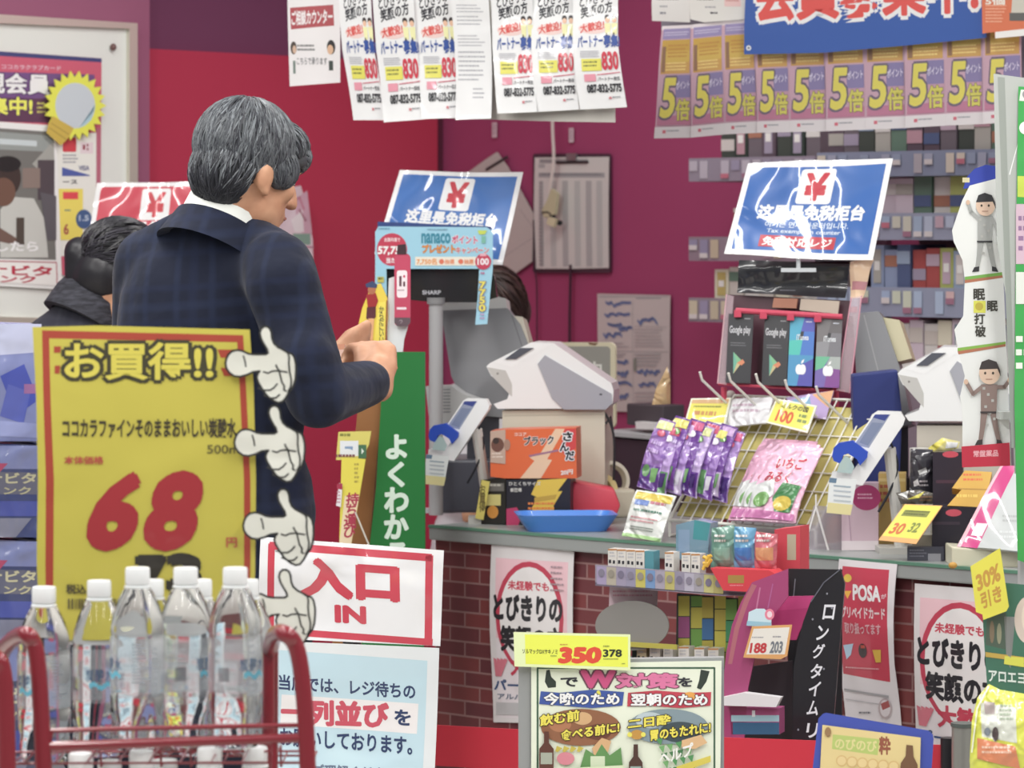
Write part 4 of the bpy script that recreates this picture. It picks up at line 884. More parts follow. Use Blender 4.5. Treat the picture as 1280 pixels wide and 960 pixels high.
def gift(x0, y0, kind, lb):
    quad = [(x0, y0), (x0 + 31, y0 + 1), (x0 + 27, y0 + 87), (x0 - 4, y0 + 86)]
    s = Sheet(quad, PC.off(.045), '26262b', .0015, wr=dict(r=.3, coat=.5)); s.q(quad, 31, 87)
    if kind == 'play':
        s.text('Google play', (2, 15, 28, 27), 'b8b8bc', .02).greek(4, 36, 26, 42, 2, '606064').greek(20, 5, 28, 8, 1, '909094')
        s.poly([(8, 48), (9, 76), (13, 62)], '5aa08a').poly([(8, 48), (13, 62), (20, 60)], '6fa87c').poly([(9, 76), (13, 62), (20, 60)], 'b8a878').poly([(13, 62), (20, 57), (23, 61), (19, 65)], 'c87850')
    else:
        a = (('3a9ab8', '4a50a8'), ('38b0a4', '3a6cb8'), ('3a88b4', '4a48a0')) if kind == 'blue' else (('6a6668', '5a5658'), ('808084', '6c6a70'), ('6a58a0', '7a3c88'))
        s.rect(0, 0, 31, 18, a[0][1]).poly([(0, 0), (18, 0), (8, 46), (0, 46)], a[0][0]).poly([(0, 30), (31, 26), (31, 48), (0, 48)], a[1][0]).poly([(18, 18), (31, 18), (31, 48), (14, 48)], a[1][1]).rect(0, 48, 31, 87, a[2][0]).poly([(16, 60), (31, 52), (31, 87), (12, 87)], a[2][1])
        if kind != 'blue': s.poly([(0, 48), (18, 48), (10, 62), (0, 66)], '5aa884').poly([(18, 48), (31, 48), (31, 64), (12, 62)], '98a09c')
        s.text('iTunes', (9, 22, 24, 29), 'd0d4d8', .02)
        ax, ay = 16, 66; s.ell(ax - 2.4, ay, 4, 6.5, 'e0e0e4').ell(ax + 2.4, ay, 4, 6.5, 'e0e0e4').ell(ax, ay + 1, 5.5, 5.5, 'e0e0e4').poly([(ax, ay - 7), (ax + 1, ay - 11), (ax + 4, ay - 13), (ax + 3, ay - 9)], 'e0e0e4')
        s.greek(20, 5, 28, 8, 1, 'c0c4d0')
    return T(s.build('gift_card'), lb, 'gift card', 'gift cards on the red bar')
gift(911, 392, 'play', 'black gift card with a coloured triangle, nearest the magenta wall')
gift(956, 395, 'play', 'black gift card with a coloured triangle, beside the blue gift card')
gift(988, 396, 'blue', 'turquoise and blue gift card with a white apple')
gift(1022, 398, 'grey', 'grey and purple gift card with a white apple')
taxfree('tax_free_sign', [(935, 206), (1116, 199), (1091, 325), (905, 318)], FL(1010, 262, dC - .04, 4, 16), '2c60aa', 'blue duty-free counter sign with a red yen above the gift cards', zfoot=None, out=[(935, 206), (1010, 200), (1116, 199), (1091, 325), (1000, 323), (905, 318)])
# ================================================================ TILL, RIGHT
dM2 = cdep(1105, .42); P2m = FL(1100, 455, dM2, 16, 8)
rg = empty('cash_register', (P(1110, 600, dM2).x, dM2, CTOP)); T(rg, 'grey till monitor seen from behind, right of the gift card rack', 'cash register')
s = Sheet([(1066, 392), (1098, 389), (1103, 396), (1128, 470), (1140, 530), (1100, 540), (1072, 500)], P2m, C('77787c', .35), .05); s.line([(1080, 394), (1112, 520)], 1.5, C('8e8f92')); s.build('monitor_back', rg)
s = Sheet([(1100, 396), (1124, 400), (1140, 448), (1122, 452)], P2m.off(-.01), C('b5ae8e', .5), .05); s.build('side_cover', rg)
m = MB(); a, b = P(1112, 520, dM2 + .03), Vector((P(1112, 520, dM2).x, dM2 + .03, CTOP)); m.box((a + b) / 2, (.07, .07, (a - b).length), C('4a4d58', .4)); m.build('stand', rg)
m = MB(); q0 = P(1092, 610, dM2); m.box((q0.x, dM2 + .04, CTOP + .06), (.14, .16, .12), C('55565c', .35), .2, .006); m.build('base_unit', rg)
m = MB(); pb = FL(1090, 500, cdep(1092, .3), 10)
m.prism([pb.hit(*p) for p in [(1066, 468), (1122, 462), (1128, 520), (1122, YB(cdep(1092, .3))), (1068, YB(cdep(1092, .3)))]], Vector((.0, .05, 0)), C('1f2c6a', .5)); T(m.build('binder', bev=.004), 'dark blue binder standing behind the second card reader', 'binder')
dW2 = cdep(1165, .32); PW2 = FL(1165, 480, dW2, 8)
tp = empty('till_printer', (P(1170, 600, dW2).x, dW2, CTOP)); T(tp, 'beige till printer box behind the dark cartons on the right', 'printer')
s = Sheet([(1146, 532), (1262, 532), (1262, YB(dW2)), (1146, YB(dW2))], PW2, C('b3aca0', .4), .16); s.build('body', tp)
m = MB(); m.tube([P(1150, 560, dW2 - .03), P(1150, YB(dW2 - .03), dW2 - .03)], .02, C('c9c7c2', .4), 12); m.build('side_column', tp)
terminal(PW2.off(.01), lambda x, y: (1122 + (x - 608) * 1.02, 467 + (y - 458) * 1.12), 'white payment terminal half hidden by the baseball standee')
# clutter right of the second reader
def counter_box(x0, y0, x1, y1, off, col, yaw=8, dep=.08, wr=None, onto=None):
    d = cdep((x0 + x1) / 2, off); yb = YB(d) if onto is None else onto
    return Sheet([(x0, y0), (x1, y0), (x1, yb), (x0, yb)], FL((x0 + x1) / 2, (y0 + yb) / 2, d, yaw), col, dep, wr=wr or dict(r=.4, coat=.3)), yb
s, yb = counter_box(1052, 604, 1098, 690, .14, 'c3a8b4', dep=.05); s.ell(1083, 622, 18, 16, 'a83068').greek(1072, 617, 1094, 626, 2, 'd8a0b8').poly([(1052, 676), (1098, 676), (1098, yb), (1052, yb)], 'd4c8cc').line([(1060, 630), (1064, 676)], 1, 'a8889c')
T(s.build('product_box'), 'pale pink box with a magenta disc beside the hanging paper tag', 'box')
m = MB(); d = cdep(1041, .2); c = P(1041, YB(d), d); m.lathe([(.013, 0), (.015, .002), (.018, .055), (.0165, .055), (.014, .004), (.0, .004)], c, C('c8642c', .35), 20); T(m.build('cup', smooth=True, origin=c), 'small orange cup behind the clear stand', 'cup')
s, yb = counter_box(1098, 592, 1132, 690, .2, 'b89a52', dep=.06); s.greek(1100, 606, 1122, 632, 3, 'a8543c').rect(1098, 598, 1132, 602, 'c8b070')
T(s.build('product_box'), 'tall gold box between the pink box and the dark cartons', 'box')
s, yb = counter_box(1166, 565, 1204, 690, .16, '2b2230', dep=.1); s.ell(1188, 568, 10, 4, 'c04456').rect(1170, 600, 1200, 604, '4a3040')
T(s.build('product_box'), 'tall dark plum carton with a red oval mark behind the yellow price card', 'box')
pk = FL(1148, 590, cdep(1148, .16), 12)
s = pouch([(1138, 561), (1166, 562), (1166, 622), (1137, 621)], pk, '34323a', .012); s.poly([(1148, 588), (1158, 584), (1160, 590), (1150, 593)], 'c8c8c8').poly([(1142, 602), (1148, 598), (1150, 606), (1143, 608)], 'c8c4c4').greek(1150, 600, 1162, 610, 2, 'b8b0b4')
T(s.build('snack_pouch'), 'small shiny black pouch leaning on the dark plum carton', 'pouch')
s = pouch([(1160, 560), (1178, 547), (1200, 552), (1198, 560), (1172, 568)], pk.off(-.02), 'c8c07a', .01); s.poly([(1160, 560), (1178, 548), (1182, 552), (1166, 566)], 'd4c83c').poly([(1184, 552), (1198, 553), (1196, 559), (1182, 560)], 'd0d0d0')
T(s.build('snack_pouch'), 'yellow and white crumpled packet on top of the dark plum carton', 'pouch')
s = pouch([(1120, 616), (1150, 612), (1172, 618), (1166, 630), (1126, 630)], pk.off(.03), '5a544c', .008); s.poly([(1122, 618), (1136, 613), (1134, 622)], 'd0d0cc').poly([(1134, 624), (1156, 614), (1150, 622)], 'd4cc4c').greek(1150, 620, 1168, 628, 2, '8a6a50')
T(s.build('snack_pouch'), 'small flat packet lying just above the tilted yellow price card', 'pouch')
s, yb = counter_box(1165, 634, 1236, 700, .1, '241f2c', dep=.1); s.ell(1192, 641, 10, 4.5, 'c0485a').rect(1166, 652, 1200, 656, '3a2e3c')
T(s.build('product_box'), 'low dark carton with a red oval mark under the gold packets', 'box')
s = Sheet([(1206, 588), (1240, 590), (1230, 634), (1184, 632), (1202, 612), (1190, 610)], FL(1210, 610, cdep(1206, .12), 8, 20), 'c89a2c', .04, wr=dict(r=.4, coat=.3)); s.greek(1204, 592, 1232, 604, 2, 'd0602c').line([(1198, 611), (1234, 612)], 1.5, 'a87a20').greek(1196, 618, 1226, 626, 1, 'dcb848')
T(s.build('product_box'), 'gold carton with orange lettering on top of the low dark carton', 'box')
s, yb = counter_box(1140, 669, 1170, 685, .07, 'a09c8c', dep=.05); T(s.build('product_box'), 'little grey-green box standing just under the tilted yellow price card', 'box')
s, yb = counter_box(1134, 684, 1180, 704, .05, '40404c', dep=.04); s.greek(1137, 687, 1160, 698, 3, '6c6c78').rect(1160, 692, 1176, 703, '8c8c94')
T(s.build('product_box'), 'dark blister pack lying at the counter edge on the right', 'box')
s = Sheet([(1131, 630), (1178, 632), (1145, 680), (1098, 675)], FL(1138, 655, cdep(1138, .03), 20, 30), 'd8a060', .002, wr=LAM); s.q([(1131, 630), (1178, 632), (1145, 680), (1098, 675)], 50, 50); s.rect(1, 1, 49, 44, 'd2cf48').rect(6, 8, 40, 16, '80843c').greek(8, 8, 40, 16, 2, '5a6030').text('30', (6, 26, 22, 40), 'c8642c', .05).text('32', (28, 24, 40, 36), '7c8438', .04)
T(s.build('price_card'), 'tilted yellow price card in front of the dark plum carton', 'price card')
# clear acrylic stand
m = MB(); d = cdep(1025, .1); ac = C('b0a8b0', .15, coat=.5, alpha=.45)
m.prism([P(*p, d) for p in [(1017, 632), (1062, 634), (1066, 690), (1004, 690)]], Vector((0, .003, 0)), ac); sx = m
m.tube([P(1020, 618, d), P(1020, 634, d), P(1003, 690, d)], .0018, C('d8d4d4'), 6); m.tube([P(1020, 634, d), P(1036, 690, d)], .0022, C('dcd8d8'), 6)
T(m.build('acrylic_stand'), 'clear acrylic stand with pale edges in front of the orange cup', 'stand')
# magenta booklet rack
dB = cdep(1240, .06); PBk = FL(1240, 640, dB, 30, 32)
bk_ = empty('booklet_rack', (P(1240, 700, dB).x, dB, CTOP)); T(bk_, 'sloping booklet in a cream holder at the right end of the counter', 'booklet')
s = Sheet([(1254, 583), (1340, 592), (1340, 694), (1197, 683)], PBk, 'b4b8b8', .006, bend=wav(.006, .004, .6, .6, .7), grid=(8, 8), wr=LAM2)
s.poly([(1254, 583), (1273, 585), (1222, 686), (1197, 683)], 'c03478').poly([(1254, 583), (1257, 583), (1201, 684), (1196, 683)], 'dca8b4').poly([(1222, 655), (1236, 656), (1228, 671), (1214, 670)], 'd8d0d4').greek(1250, 664, 1275, 676, 2, 'c4c8c8').greek(1254, 645, 1280, 656, 2, 'a0a4a4'); s.build('booklet', bk_)
m = MB(); q = [P(1190, 684, dB - .02), P(1330, 694, dB - .04), P(1330, YB(dB) + 4, dB - .04), P(1190, YB(dB) + 2, dB - .02)]; m.prism(q, Vector((0, .1, 0)), C('c6c2aa', .4)); m.build('holder', bk_, bev=.003)
m = MB(); c = P(1191, 700, dB - .06); m.ell((c.x, c.y, CTOP + .006), (.008, .008, .006), C('b8882c', .4)); T(m.build('candy', smooth=True), 'tiny round amber sweet at the corner of the cream booklet holder', 'candy')

# ================================================================ POSTERS ON THE COUNTER FRONT
CF = CT.off(-.012)
def smile(quad, out, pl, label, full):
    s = Sheet(out, pl, 'cfcacb', .001, bend=wav(.003, .006, .5, .6, .5), grid=(5, 10), wr=dict(r=.35, coat=.6, wrinkle=.008))
    s.q(quad, 100, 230)
    s.rect(6, 16, 94, 224, 'dcb4bc').rect(6, 120, 94, 224, 'd4ccd0')
    s.ell(48, 92, 42, 74, 'b83850').ell(48, 93, 37, 68, 'dad6d6')
    s.text('未経験でも', (22, 44, 72, 56), 'c04054', .05)
    s.text('とびきりの', (4, 63, 88, 96), '28262c', .08).text('笑顔の方', (12, 104, 88, 136), '28262c', .08)
    s.text('大歓迎!', (24, 142, 88, 168), 'b8304a', .06)
    s.text('パートナー', (2, 174, 84, 188), '35507c', .04).text('アルバイト募集', (6, 192, 84, 200), '6a7488', .03).rect(4, 204, 90, 220, 'b0aeb0')
    for a in (-.5, -.2, .1, .4): s.poly([(6 + a * 4, 170), (10 + a * 16, 146), (14 + a * 16, 148), (10 + a * 4, 170)], 'c86c7c')
    s.greek(74, 22, 90, 60, 5, 'a08890', .3)
    return T(s.build('smile_poster'), label, 'poster', )
smile([(617, 681), (719, 688), (712, 905), (615, 903)], [(617, 681), (700, 685), (719, 690), (716, 800), (712, 905), (615, 903), (614, 790)], CF, 'tall recruitment poster with a red oval on the brick front, left of the product stand', 1)
smile([(1146, 729), (1268, 738), (1264, 990), (1144, 968)], [(1146, 729), (1268, 738), (1264, 990), (1144, 968)], CF, 'tall recruitment poster with a red oval on the brick front, at the far right', 0)
out = [(1053, 698), (1124, 705), (1119, 780), (1117, 830), (1122, 908), (1054, 896), (1049, 820), (1049, 770)]
s = Sheet(out, CF.off(.008), 'd4ced2', .001, bend=wav(.004, .01, .5, .6, .5), grid=(5, 10), wr=LAM)
s.poly([(1058, 707), (1115, 712), (1112, 780), (1111, 853), (1054, 842), (1053, 780)], 'bf3a50')
s.ell(1065, 722, 5, 5, 'd8b83c').poly([(1060, 738), (1070, 738), (1065, 748)], 'e0a838').text('POSA', (1072, 730, 1105, 749), 'e8dcde', .06, sl=.08).text('が', (1106, 742, 1112, 748), 'dcc0c8', .03)
s.text('プリペイドカード', (1057, 757, 1110, 771), 'dcc4c8', .05, sl=.05).text('取り扱ってます', (1060, 777, 1104, 791), 'd0a0a8', .03, sl=.06)
s.poly([(1057, 806), (1070, 804), (1066, 818), (1060, 824)], 'a8c4dc').ell(1081, 813, 5, 9, '3c3034').rect(1079, 806, 1084, 810, 'b84a3c').poly([(1093, 812), (1103, 812), (1102, 828), (1096, 828)], 'd0a838').greek(1058, 833, 1106, 837, 1, 'd89ca4', sl=.06)
s.line([(1055, 862), (1108, 871)], 2.5, '9a989c').line([(1056, 874), (1100, 881)], 1.2, 'b4b0b4').greek(1072, 890, 1088, 895, 1, '707078')
s.ell(1104, 886, 8, 13, 'b0a0a4').ell(1104, 886, 6, 10.5, 'd0c8cc').poly([(1099, 880), (1108, 876), (1110, 884), (1101, 888)], 'a05050')
T(s.build('prepaid_poster'), 'narrow curling red and white prepaid card poster on the brick front', 'poster')

# ================================================================ PRODUCT STAND (checkered) in front of the counter
dP = 6.42; PP = FL(850, 780, dP, 24)
ps = empty('product_stand', P(850, 1000, dP)); T(ps, 'cardboard product stand with two shelves and a checkered colour side', 'product stand')
CHK = ['b8b040', '3c6c9c', '6a9a44', '9a5080', 'aca03c', '3a8a5c']
s = Sheet([(744, 706), (868, 716), (968, 724), (968, 742), (905, 745), (820, 738), (744, 730)], PP.off(.06), '8c8494', .004)
cols = ['9a8eae', 'a8a090', '948ca4', '8c88a0', 'b8b050', '6a8cb8', '9c94a4', 'b0a860', '8a8498', 'a8a4b4', '9a96a0', 'b4b070', 'a8a060']
for k in range(13): s.poly([(746 + k * 12.2, 707.5 + k * .95), (758 + k * 12.2, 708.5 + k * .95), (758 + k * 12.2, 731 + k * .95), (746 + k * 12.2, 730 + k * .95)], cols[k])
for k in range(13): s.ell(752 + k * 12.2, 716 + k * 1.1, 4, 5, ['7c7688', '8a8478', '706a80'][k % 3])
s.build('upper_lip', ps)
def slab(name, x0, x1, y, dd, col, sl=.05, h=.006, front=.06):
    m = MB(); f = PP.off(front)
    q = [f.hit(x0, y), f.hit(x1, y + sl * (x1 - x0))]; q = [q[0], q[1], q[1] - Vector((0, 0, h)), q[0] - Vector((0, 0, h))]
    m.prism(q, Vector((0.02, dd, 0)), col); return m.build(name, ps)
slab('upper_shelf', 744, 985, 728, .17, C('6a6272', .5), .07)
slab('lower_shelf', 744, 905, 832, .17, C('4a4a50', .5), .05)
s = Sheet([(846, 742), (940, 750), (938, 1000), (842, 1000)], PP.off(-.01), '3a4440', .01)
for i in range(6):
    for j in range(9):
        x = 848 + i * 15 + (1 if i % 2 else 0); y = 744 + j * 27 - (13 if i % 2 else 0) + i * 1.2
        s.rect(x, max(y, 745), x + 14, y + 26, CHK[(i * 2 + j * 3 + (i * j) % 2) % 6])
s.build('checkered_side', ps)
s = Sheet([(762, 730), (822, 736), (820, 800), (760, 795)], PP.off(-.08), 'cdb4bc', .002, wr=LAM2); s.greek(766, 738, 816, 748, 2, 'c08090'); s.build('back_card', ps)
m = MB(); 
s = Sheet([(790 + 46 * math.cos(2 * math.pi * k / 40), 782 + 31 * math.sin(2 * math.pi * k / 40)) for k in range(40)], PP.off(.045), '7e7c78', .003); s.build('oval_panel', ps)
s = Sheet([(744, 800), (846, 806), (846, 812), (744, 806)], PP.off(.05), 'a8a038', .004); s.build('yellow_edge', ps)
# boxes in the stand
def stand_box(x0, y0, w_, h_, off, col, lb, grp, marks=True, sl=.05):
    s = Sheet([(x0, y0), (x0 + w_, y0 + sl * w_), (x0 + w_, y0 + h_ + sl * w_), (x0, y0 + h_)], PP.off(off), col, .03, wr=dict(r=.4, coat=.3))
    if marks: s.rect(x0 + 1, y0 + h_ * .45, x0 + 4, y0 + h_ * .6, '2a2a30').rect(x0 + w_ * .55, y0 + h_ * .48, x0 + w_ * .8, y0 + h_ * .62, '2a2a30').rect(x0, y0, x0 + w_, y0 + 2, 'b07840').greek(x0 + 2, y0 + 4, x0 + w_ - 2, y0 + h_ * .4, 2, 'b0b0b4')
    return T(s.build('tonic_box'), lb, 'box', grp)
ks = [760, 771.5, 783, 794.5, 806, 831, 852, 864]
for k, x in enumerate(ks):
    stand_box(x, 686 + (x - 760) * .06, 11, 30, .045, 'cfcbc4' if k not in (4,) else '4a8a96', f'little {"white" if k != 4 else "teal"} box on the upper shelf of the product stand, {ORD[k]} from the left', 'little boxes on the upper shelf', k != 4)
for k, x in enumerate([796, 812, 829, 848, 868, 885]):
    s = stand_box(x, 806 + (x - 796) * .05, 12 + (k % 2), 30, .03, ['b8a884', 'cbc4ba', 'cfcbc4', 'd2cec8', 'cfcbc4', 'c4c0b8'][k], f'little white box on the lower shelf of the product stand, {ORD[k]} from the left', 'little boxes on the lower shelf')
for k, x in enumerate([790, 808, 842, 862]):
    s = Sheet([(x, 806 + (x - 790) * .05), (x + 20, 807 + (x - 790) * .05), (x + 20, 834), (x, 834)], PP.off(-.02), '23302a', .03); T(s.build('tonic_box'), f'dark green box standing behind the white boxes on the lower shelf, {ORD[k]} from the left', 'box', 'dark green boxes on the lower shelf')
# colourful packets at the end of the upper shelf
s = Sheet([(845, 656), (868, 650), (888, 654), (884, 700), (845, 698)], PP.off(.0), '6a8ca0', .04, wr=LAM2); s.poly([(868, 650), (888, 654), (884, 676), (866, 674)], '3a8a90').rect(848, 662, 862, 690, '7a94b0')
T(s.build('snack_pack'), 'teal and blue packet on the upper shelf under the wire rack', 'snack pack')
for k, (q, c, c2, lb) in enumerate((([(890, 660), (918, 656), (920, 710), (888, 712)], '5f8a7c', '7aa090', 'green shiny packet in the red tray at the end of the product stand'),
                                    ([(916, 658), (945, 660), (944, 710), (918, 712)], '5a94b8', '3c70b0', 'blue shiny packet in the red tray at the end of the product stand'),
                                    ([(942, 664), (972, 668), (970, 714), (944, 712)], 'c0606c', 'c88c60', 'pinkish red shiny packet in the red tray at the end of the product stand'))):
    s = pouch(q, PP.off(.04), c, .012); s.rect(q[0][0] + 4, 684, q[1][0] - 4, 700, c2).greek(q[0][0] + 5, 668, q[1][0] - 4, 680, 2, 'd0c8c4'); T(s.build('snack_pack'), lb, 'snack pack')
s = Sheet([(968, 662), (1000, 658), (1000, 722), (968, 722)], PP.off(.0), 'c03a48', .05); s.rect(984, 668, 995, 700, 'a8a088'); T(s.build('product_box'), 'red box at the right end of the product stand by the black pop', 'box')
s = Sheet([(888, 710), (962, 713), (976, 722), (972, 742), (904, 738)], PP.off(.075), 'c8323e', .05); s.rect(910, 719, 930, 729, '9a7a34').greek(912, 731, 932, 734, 1, 'd88088'); T(s.build('snack_tray'), 'red cardboard snack tray holding the shiny packets', 'tray')
m = MB(); f = PP.off(.07)
for k in range(5): m.tube([f.hit(879 + k % 2 * 4, 712 - k * 4), f.hit(886 + k % 2 * 3, 694 + (k % 3) * 5)], .0035, C('d4a828', .4), 6)
T(m.build('clip_chain', smooth=True), 'yellow plastic clip chain beside the red snack tray', 'clip')

# ================================================================ MAGENTA AND BLACK POP STAND
dK2 = 6.22; PK = FL(970, 800, dK2, 18)
mk = empty('cosmetics_stand', P(970, 1000, dK2)); T(mk, 'magenta and black cosmetics stand with curved cheeks beside the checkered stand', 'product stand')
s = Sheet([(985, 711), (940, 728), (926, 753), (915, 781), (908, 814), (903, 860), (904, 1000), (925, 1000), (935, 860), (950, 790), (985, 746)], PK.off(.06), '9c3c6c', .005, wr=dict(r=.3, coat=.5)); s.poly([(940, 730), (930, 750), (918, 785), (910, 830), (915, 830), (924, 786), (936, 752), (946, 732)], 'a8606c').line([(950, 735), (945, 765)], 2, 'b86a90').line([(966, 730), (960, 760)], 1.5, 'a8588c'); s.build('side_cheek', mk)
s = Sheet([(985, 711), (1052, 712), (1052, 1000), (985, 1000)], PK.off(-.08), '17161c', .006); s.line([(994, 724), (992, 745)], 1.2, '6a6a74'); s.build('back_panel', mk)
s = Sheet([(940, 775), (968, 746), (1017, 745), (1004, 778), (995, 800), (930, 800)], PK.off(.0), 'b02f6e', .006); s.poly([(945, 772), (968, 747), (1016, 746), (1010, 760), (966, 764)], 'bc3878'); s.build('inner_tray', mk)
s = Sheet([(905, 838), (990, 826), (992, 1000), (905, 1000)], PK.off(-.03), '2a2228', .006); s.build('lower_panel', mk)
out = [(1050, 711), (1030, 727), (1014, 750), (1004, 777), (997, 805), (992, 835), (988, 1000), (1036, 1000), (1042, 900), (1050, 800), (1056, 730)]
s = Sheet(out, PK.off(.07), '19181f', .006, wr=dict(r=.35, coat=.4))
for t, x, y in (('ロ', 1028, 756), ('ン', 1020, 782), ('グ', 1015, 805), ('タ', 1012, 830), ('イ', 1010, 852), ('ム', 1008, 876), ('リ', 1007, 904), ('ッ', 1006, 930)): s.text(t, (x, y, x + 14, y + 18), 'cfcfd6', .02, sh=.15)
for p in ((1034, 742), (1016, 774), (1030, 836), (998, 912), (1040, 760)): s.ell(*p, 1.2, 1.4, '80808c')
s.line([(1050, 712), (1030, 728), (1014, 752)], 1.4, '5a5a66'); s.build('curved_cheek', mk)
s = Sheet([(936, 765), (945, 761), (955, 761), (964, 770), (964, 784), (934, 782)], PK.off(.07), 'b8d0da', .002); s.ell(962, 768, 6, 7, 'd87890').ell(962, 768, 3.2, 4, 'e0c8d0').poly([(934, 776), (964, 778), (964, 784), (933, 782)], '88b4c8'); T(s.build('sticker'), 'pale blue and pink round-topped sticker above the 188 price tag', 'sticker')
s = Sheet([(940, 783), (990, 781), (984, 820), (976, 824), (929, 822)], PK.off(.075), 'd09858', .002, wr=PAP); s.poly([(942, 786), (987, 784), (981, 818), (933, 818)], 'd6d2ca').greek(940, 796, 955, 799, 1, '8a8a90').greek(966, 795, 978, 799, 1, '8a8a90').text('188', (937, 804, 957, 816), 'b83038', .06, sh=.15).text('203', (962, 802, 977, 816), '6a7078', .05, sh=.15)
T(s.build('price_tag'), 'white price tag with an orange edge reading 188 on the magenta stand', 'price tag')
s = Sheet([(902, 872), (930, 866), (976, 872), (970, 884), (905, 882)], PK.off(.08), 'cfcdd0', .02, wr=PAP); T(s.build('folded_paper'), 'folded white paper lying on the lower tray of the magenta stand', 'paper')
s = Sheet([(912, 884), (974, 886), (974, 918), (914, 918)], PK.off(.06), 'a04878', .04); s.rect(914, 894, 974, 902, '8fb4c0').rect(916, 903, 974, 918, '28567a').rect(940, 888, 944, 896, 'd4d8dc'); T(s.build('product_box'), 'magenta and blue box on the lower tray of the magenta stand', 'box')

# ================================================================ BARRIER BELT, STANCHION
bp = [P(500, 929, 6.28), P(700, 940, 6.12), P(1010, 952, 5.98), P(1176, 958, 5.9)]
bl_ = empty('queue_barrier', P(1176, 1200, 5.9)); T(bl_, 'red queue barrier belt running low in front of the counter', 'barrier')
m = MB(); hh = .036
pts = arc(bp, 5); m._grid([[p + Vector((0, 0, hh)), p - Vector((0, 0, hh)), p - Vector((0, -.003, hh)), p + Vector((0, .003, hh))] for p in pts], C('c01c34', .45)); m.build('belt', bl_)
m = MB(); a = P(1186, 922, 5.88); m.tube([a, (a.x, a.y, 0.02)], .014, C('18161c', .35), 14); a = P(1176, 934, 5.9); m.build('black_post', bl_, smooth=True)
m = MB(); a = P(1204, 908, 5.8); m.tube([a, (a.x, a.y, .02)], .019, C('8c8c86', .3, metal=.4), 18); m.tube([a + Vector((0, 0, .006)), a], .0205, C('4c5450', .4), 18); m.lathe([(.11, 0), (.11, .012), (.03, .02)], (a.x, a.y, 0), C('6a6a68', .3, metal=.5), 24); m.build('grey_post', bl_, smooth=True)

# ================================================================ QUEUE SIGN
dI = 6.05; PI_ = FL(440, 800, dI, 6, 5)
qs = empty('queue_sign', P(440, 1200, dI)); T(qs, 'two-page queue sign with red entrance lettering and IN, over a pale blue notice', 'sign')
q1 = [(327, 671), (555, 688), (549, 808), (322, 797)]
s = Sheet(q1, PI_, 'dcdcde', .003, bend=wav(.006, .008, .7, .6, .5), grid=(14, 10), wr=LAM2)
s.line([(341, 682), (537, 697), (534, 802)], 9.5, 'c23a4c').line([(341, 682), (338, 788), (537, 803)], 8.5, 'c23a4c')
s.text('入口', (379, 698, 497, 744), 'c23a4c', .1, sl=.07).text('IN', (420, 757, 456, 777), 'c23a4c', .09, sl=.06); s.build('upper_page', qs)
q2 = [(322, 800), (549, 810), (541, 1000), (318, 1000)]
s = Sheet(q2, PI_, 'd2d6d8', .003, bend=wav(.006, .008, .7, .6, 1.5), grid=(14, 10), wr=LAM)
s.poly([(345, 812), (534, 826), (526, 1000), (340, 1000)], 'b2cdd8').poly([(352, 868), (522, 880), (520, 918), (350, 905)], 'dcd8d8')
s.text('当店では、レジ待ちの', (349, 843, 518, 862), '2a3a60', .03, sl=.075).text('一列並び', (352, 874, 484, 905), 'c0485a', .08, sl=.04).text('を', (492, 887, 512, 906), '2a3a60', .04, sl=.08).text('お願いしております。', (350, 910, 514, 932), '2a3a60', .03, sl=.075).text('ご理解ください。', (392, 955, 500, 972), '5a6a84', .02, sl=.05); s.build('lower_page', qs)
m = MB(); a = PI_.off(-.075).hit(440, 960); m.tube([a + Vector((0, 0, .3)), (a.x, a.y, .02)], .016, C('3a3a3e', .35), 12); m.lathe([(.16, 0), (.16, .012), (.03, .022)], (a.x, a.y, 0), C('3a3a3e', .35), 24); m.build('post', qs, smooth=True)

# ================================================================ FRONT RACK POSTER (W) AND PRICE RAIL
dF = 5.45; PF = FL(780, 890, dF, 0, 4)
wp = Sheet([(664, 830), (902, 826), (900, 1010), (664, 1010)], PF, 'd6dcc8', .003, wr=dict(r=.4, coat=.3, wrinkle=.004))
s = wp; s.frame(672, 835, 893, 1005, 2.4, '3a5a44')
def bot(x0, y0, x1, y1, c, lab):
    w_ = x1 - x0; h_ = y1 - y0; cx = (x0 + x1) / 2
    s.poly([(cx - w_ * .16, y0), (cx + w_ * .16, y0), (cx + w_ * .18, y0 + h_ * .3), (x1, y0 + h_ * .45), (x1, y1), (x0, y1), (x0, y0 + h_ * .45), (cx - w_ * .18, y0 + h_ * .3)], c).rect(x0 + w_ * .1, y0 + h_ * .55, x1 - w_ * .1, y0 + h_ * .85, lab)
s.poly([(683, 838), (687, 837), (689, 846), (695, 852), (695, 859), (685, 860), (681, 852)], '2e3830').poly([(876, 837), (887, 839), (883, 852), (876, 862), (871, 860), (874, 850)], '2e3830')
s.text('で', (701, 847, 722, 858), '2c2c34', .05).text('W', (727, 839, 768, 859), 'c4487c', .1, out=('6a4050', .06)).text('対策', (771, 842, 847, 860), 'd06c98', .08, out=('6a4050', .05)).text('を', (848, 847, 865, 858), '2c2c34', .05)
s.poly([(676, 864), (700, 866), (740, 862), (780, 865), (778, 882), (740, 885), (700, 882), (674, 880)], '38529a').poly([(785, 866), (820, 863), (860, 866), (889, 865), (888, 882), (850, 885), (810, 882), (784, 883)], 'b8384a').ell(748, 868, 3, 5, 'd8d040').ell(862, 870, 8, 5, 'dc9a40')
s.text('今晩のため', (680, 866, 774, 881), 'e6e6ea', .05, out=('24304c', .05)).text('翌朝のため', (789, 867, 884, 882), 'e6e6ea', .05, out=('4a2028', .05))
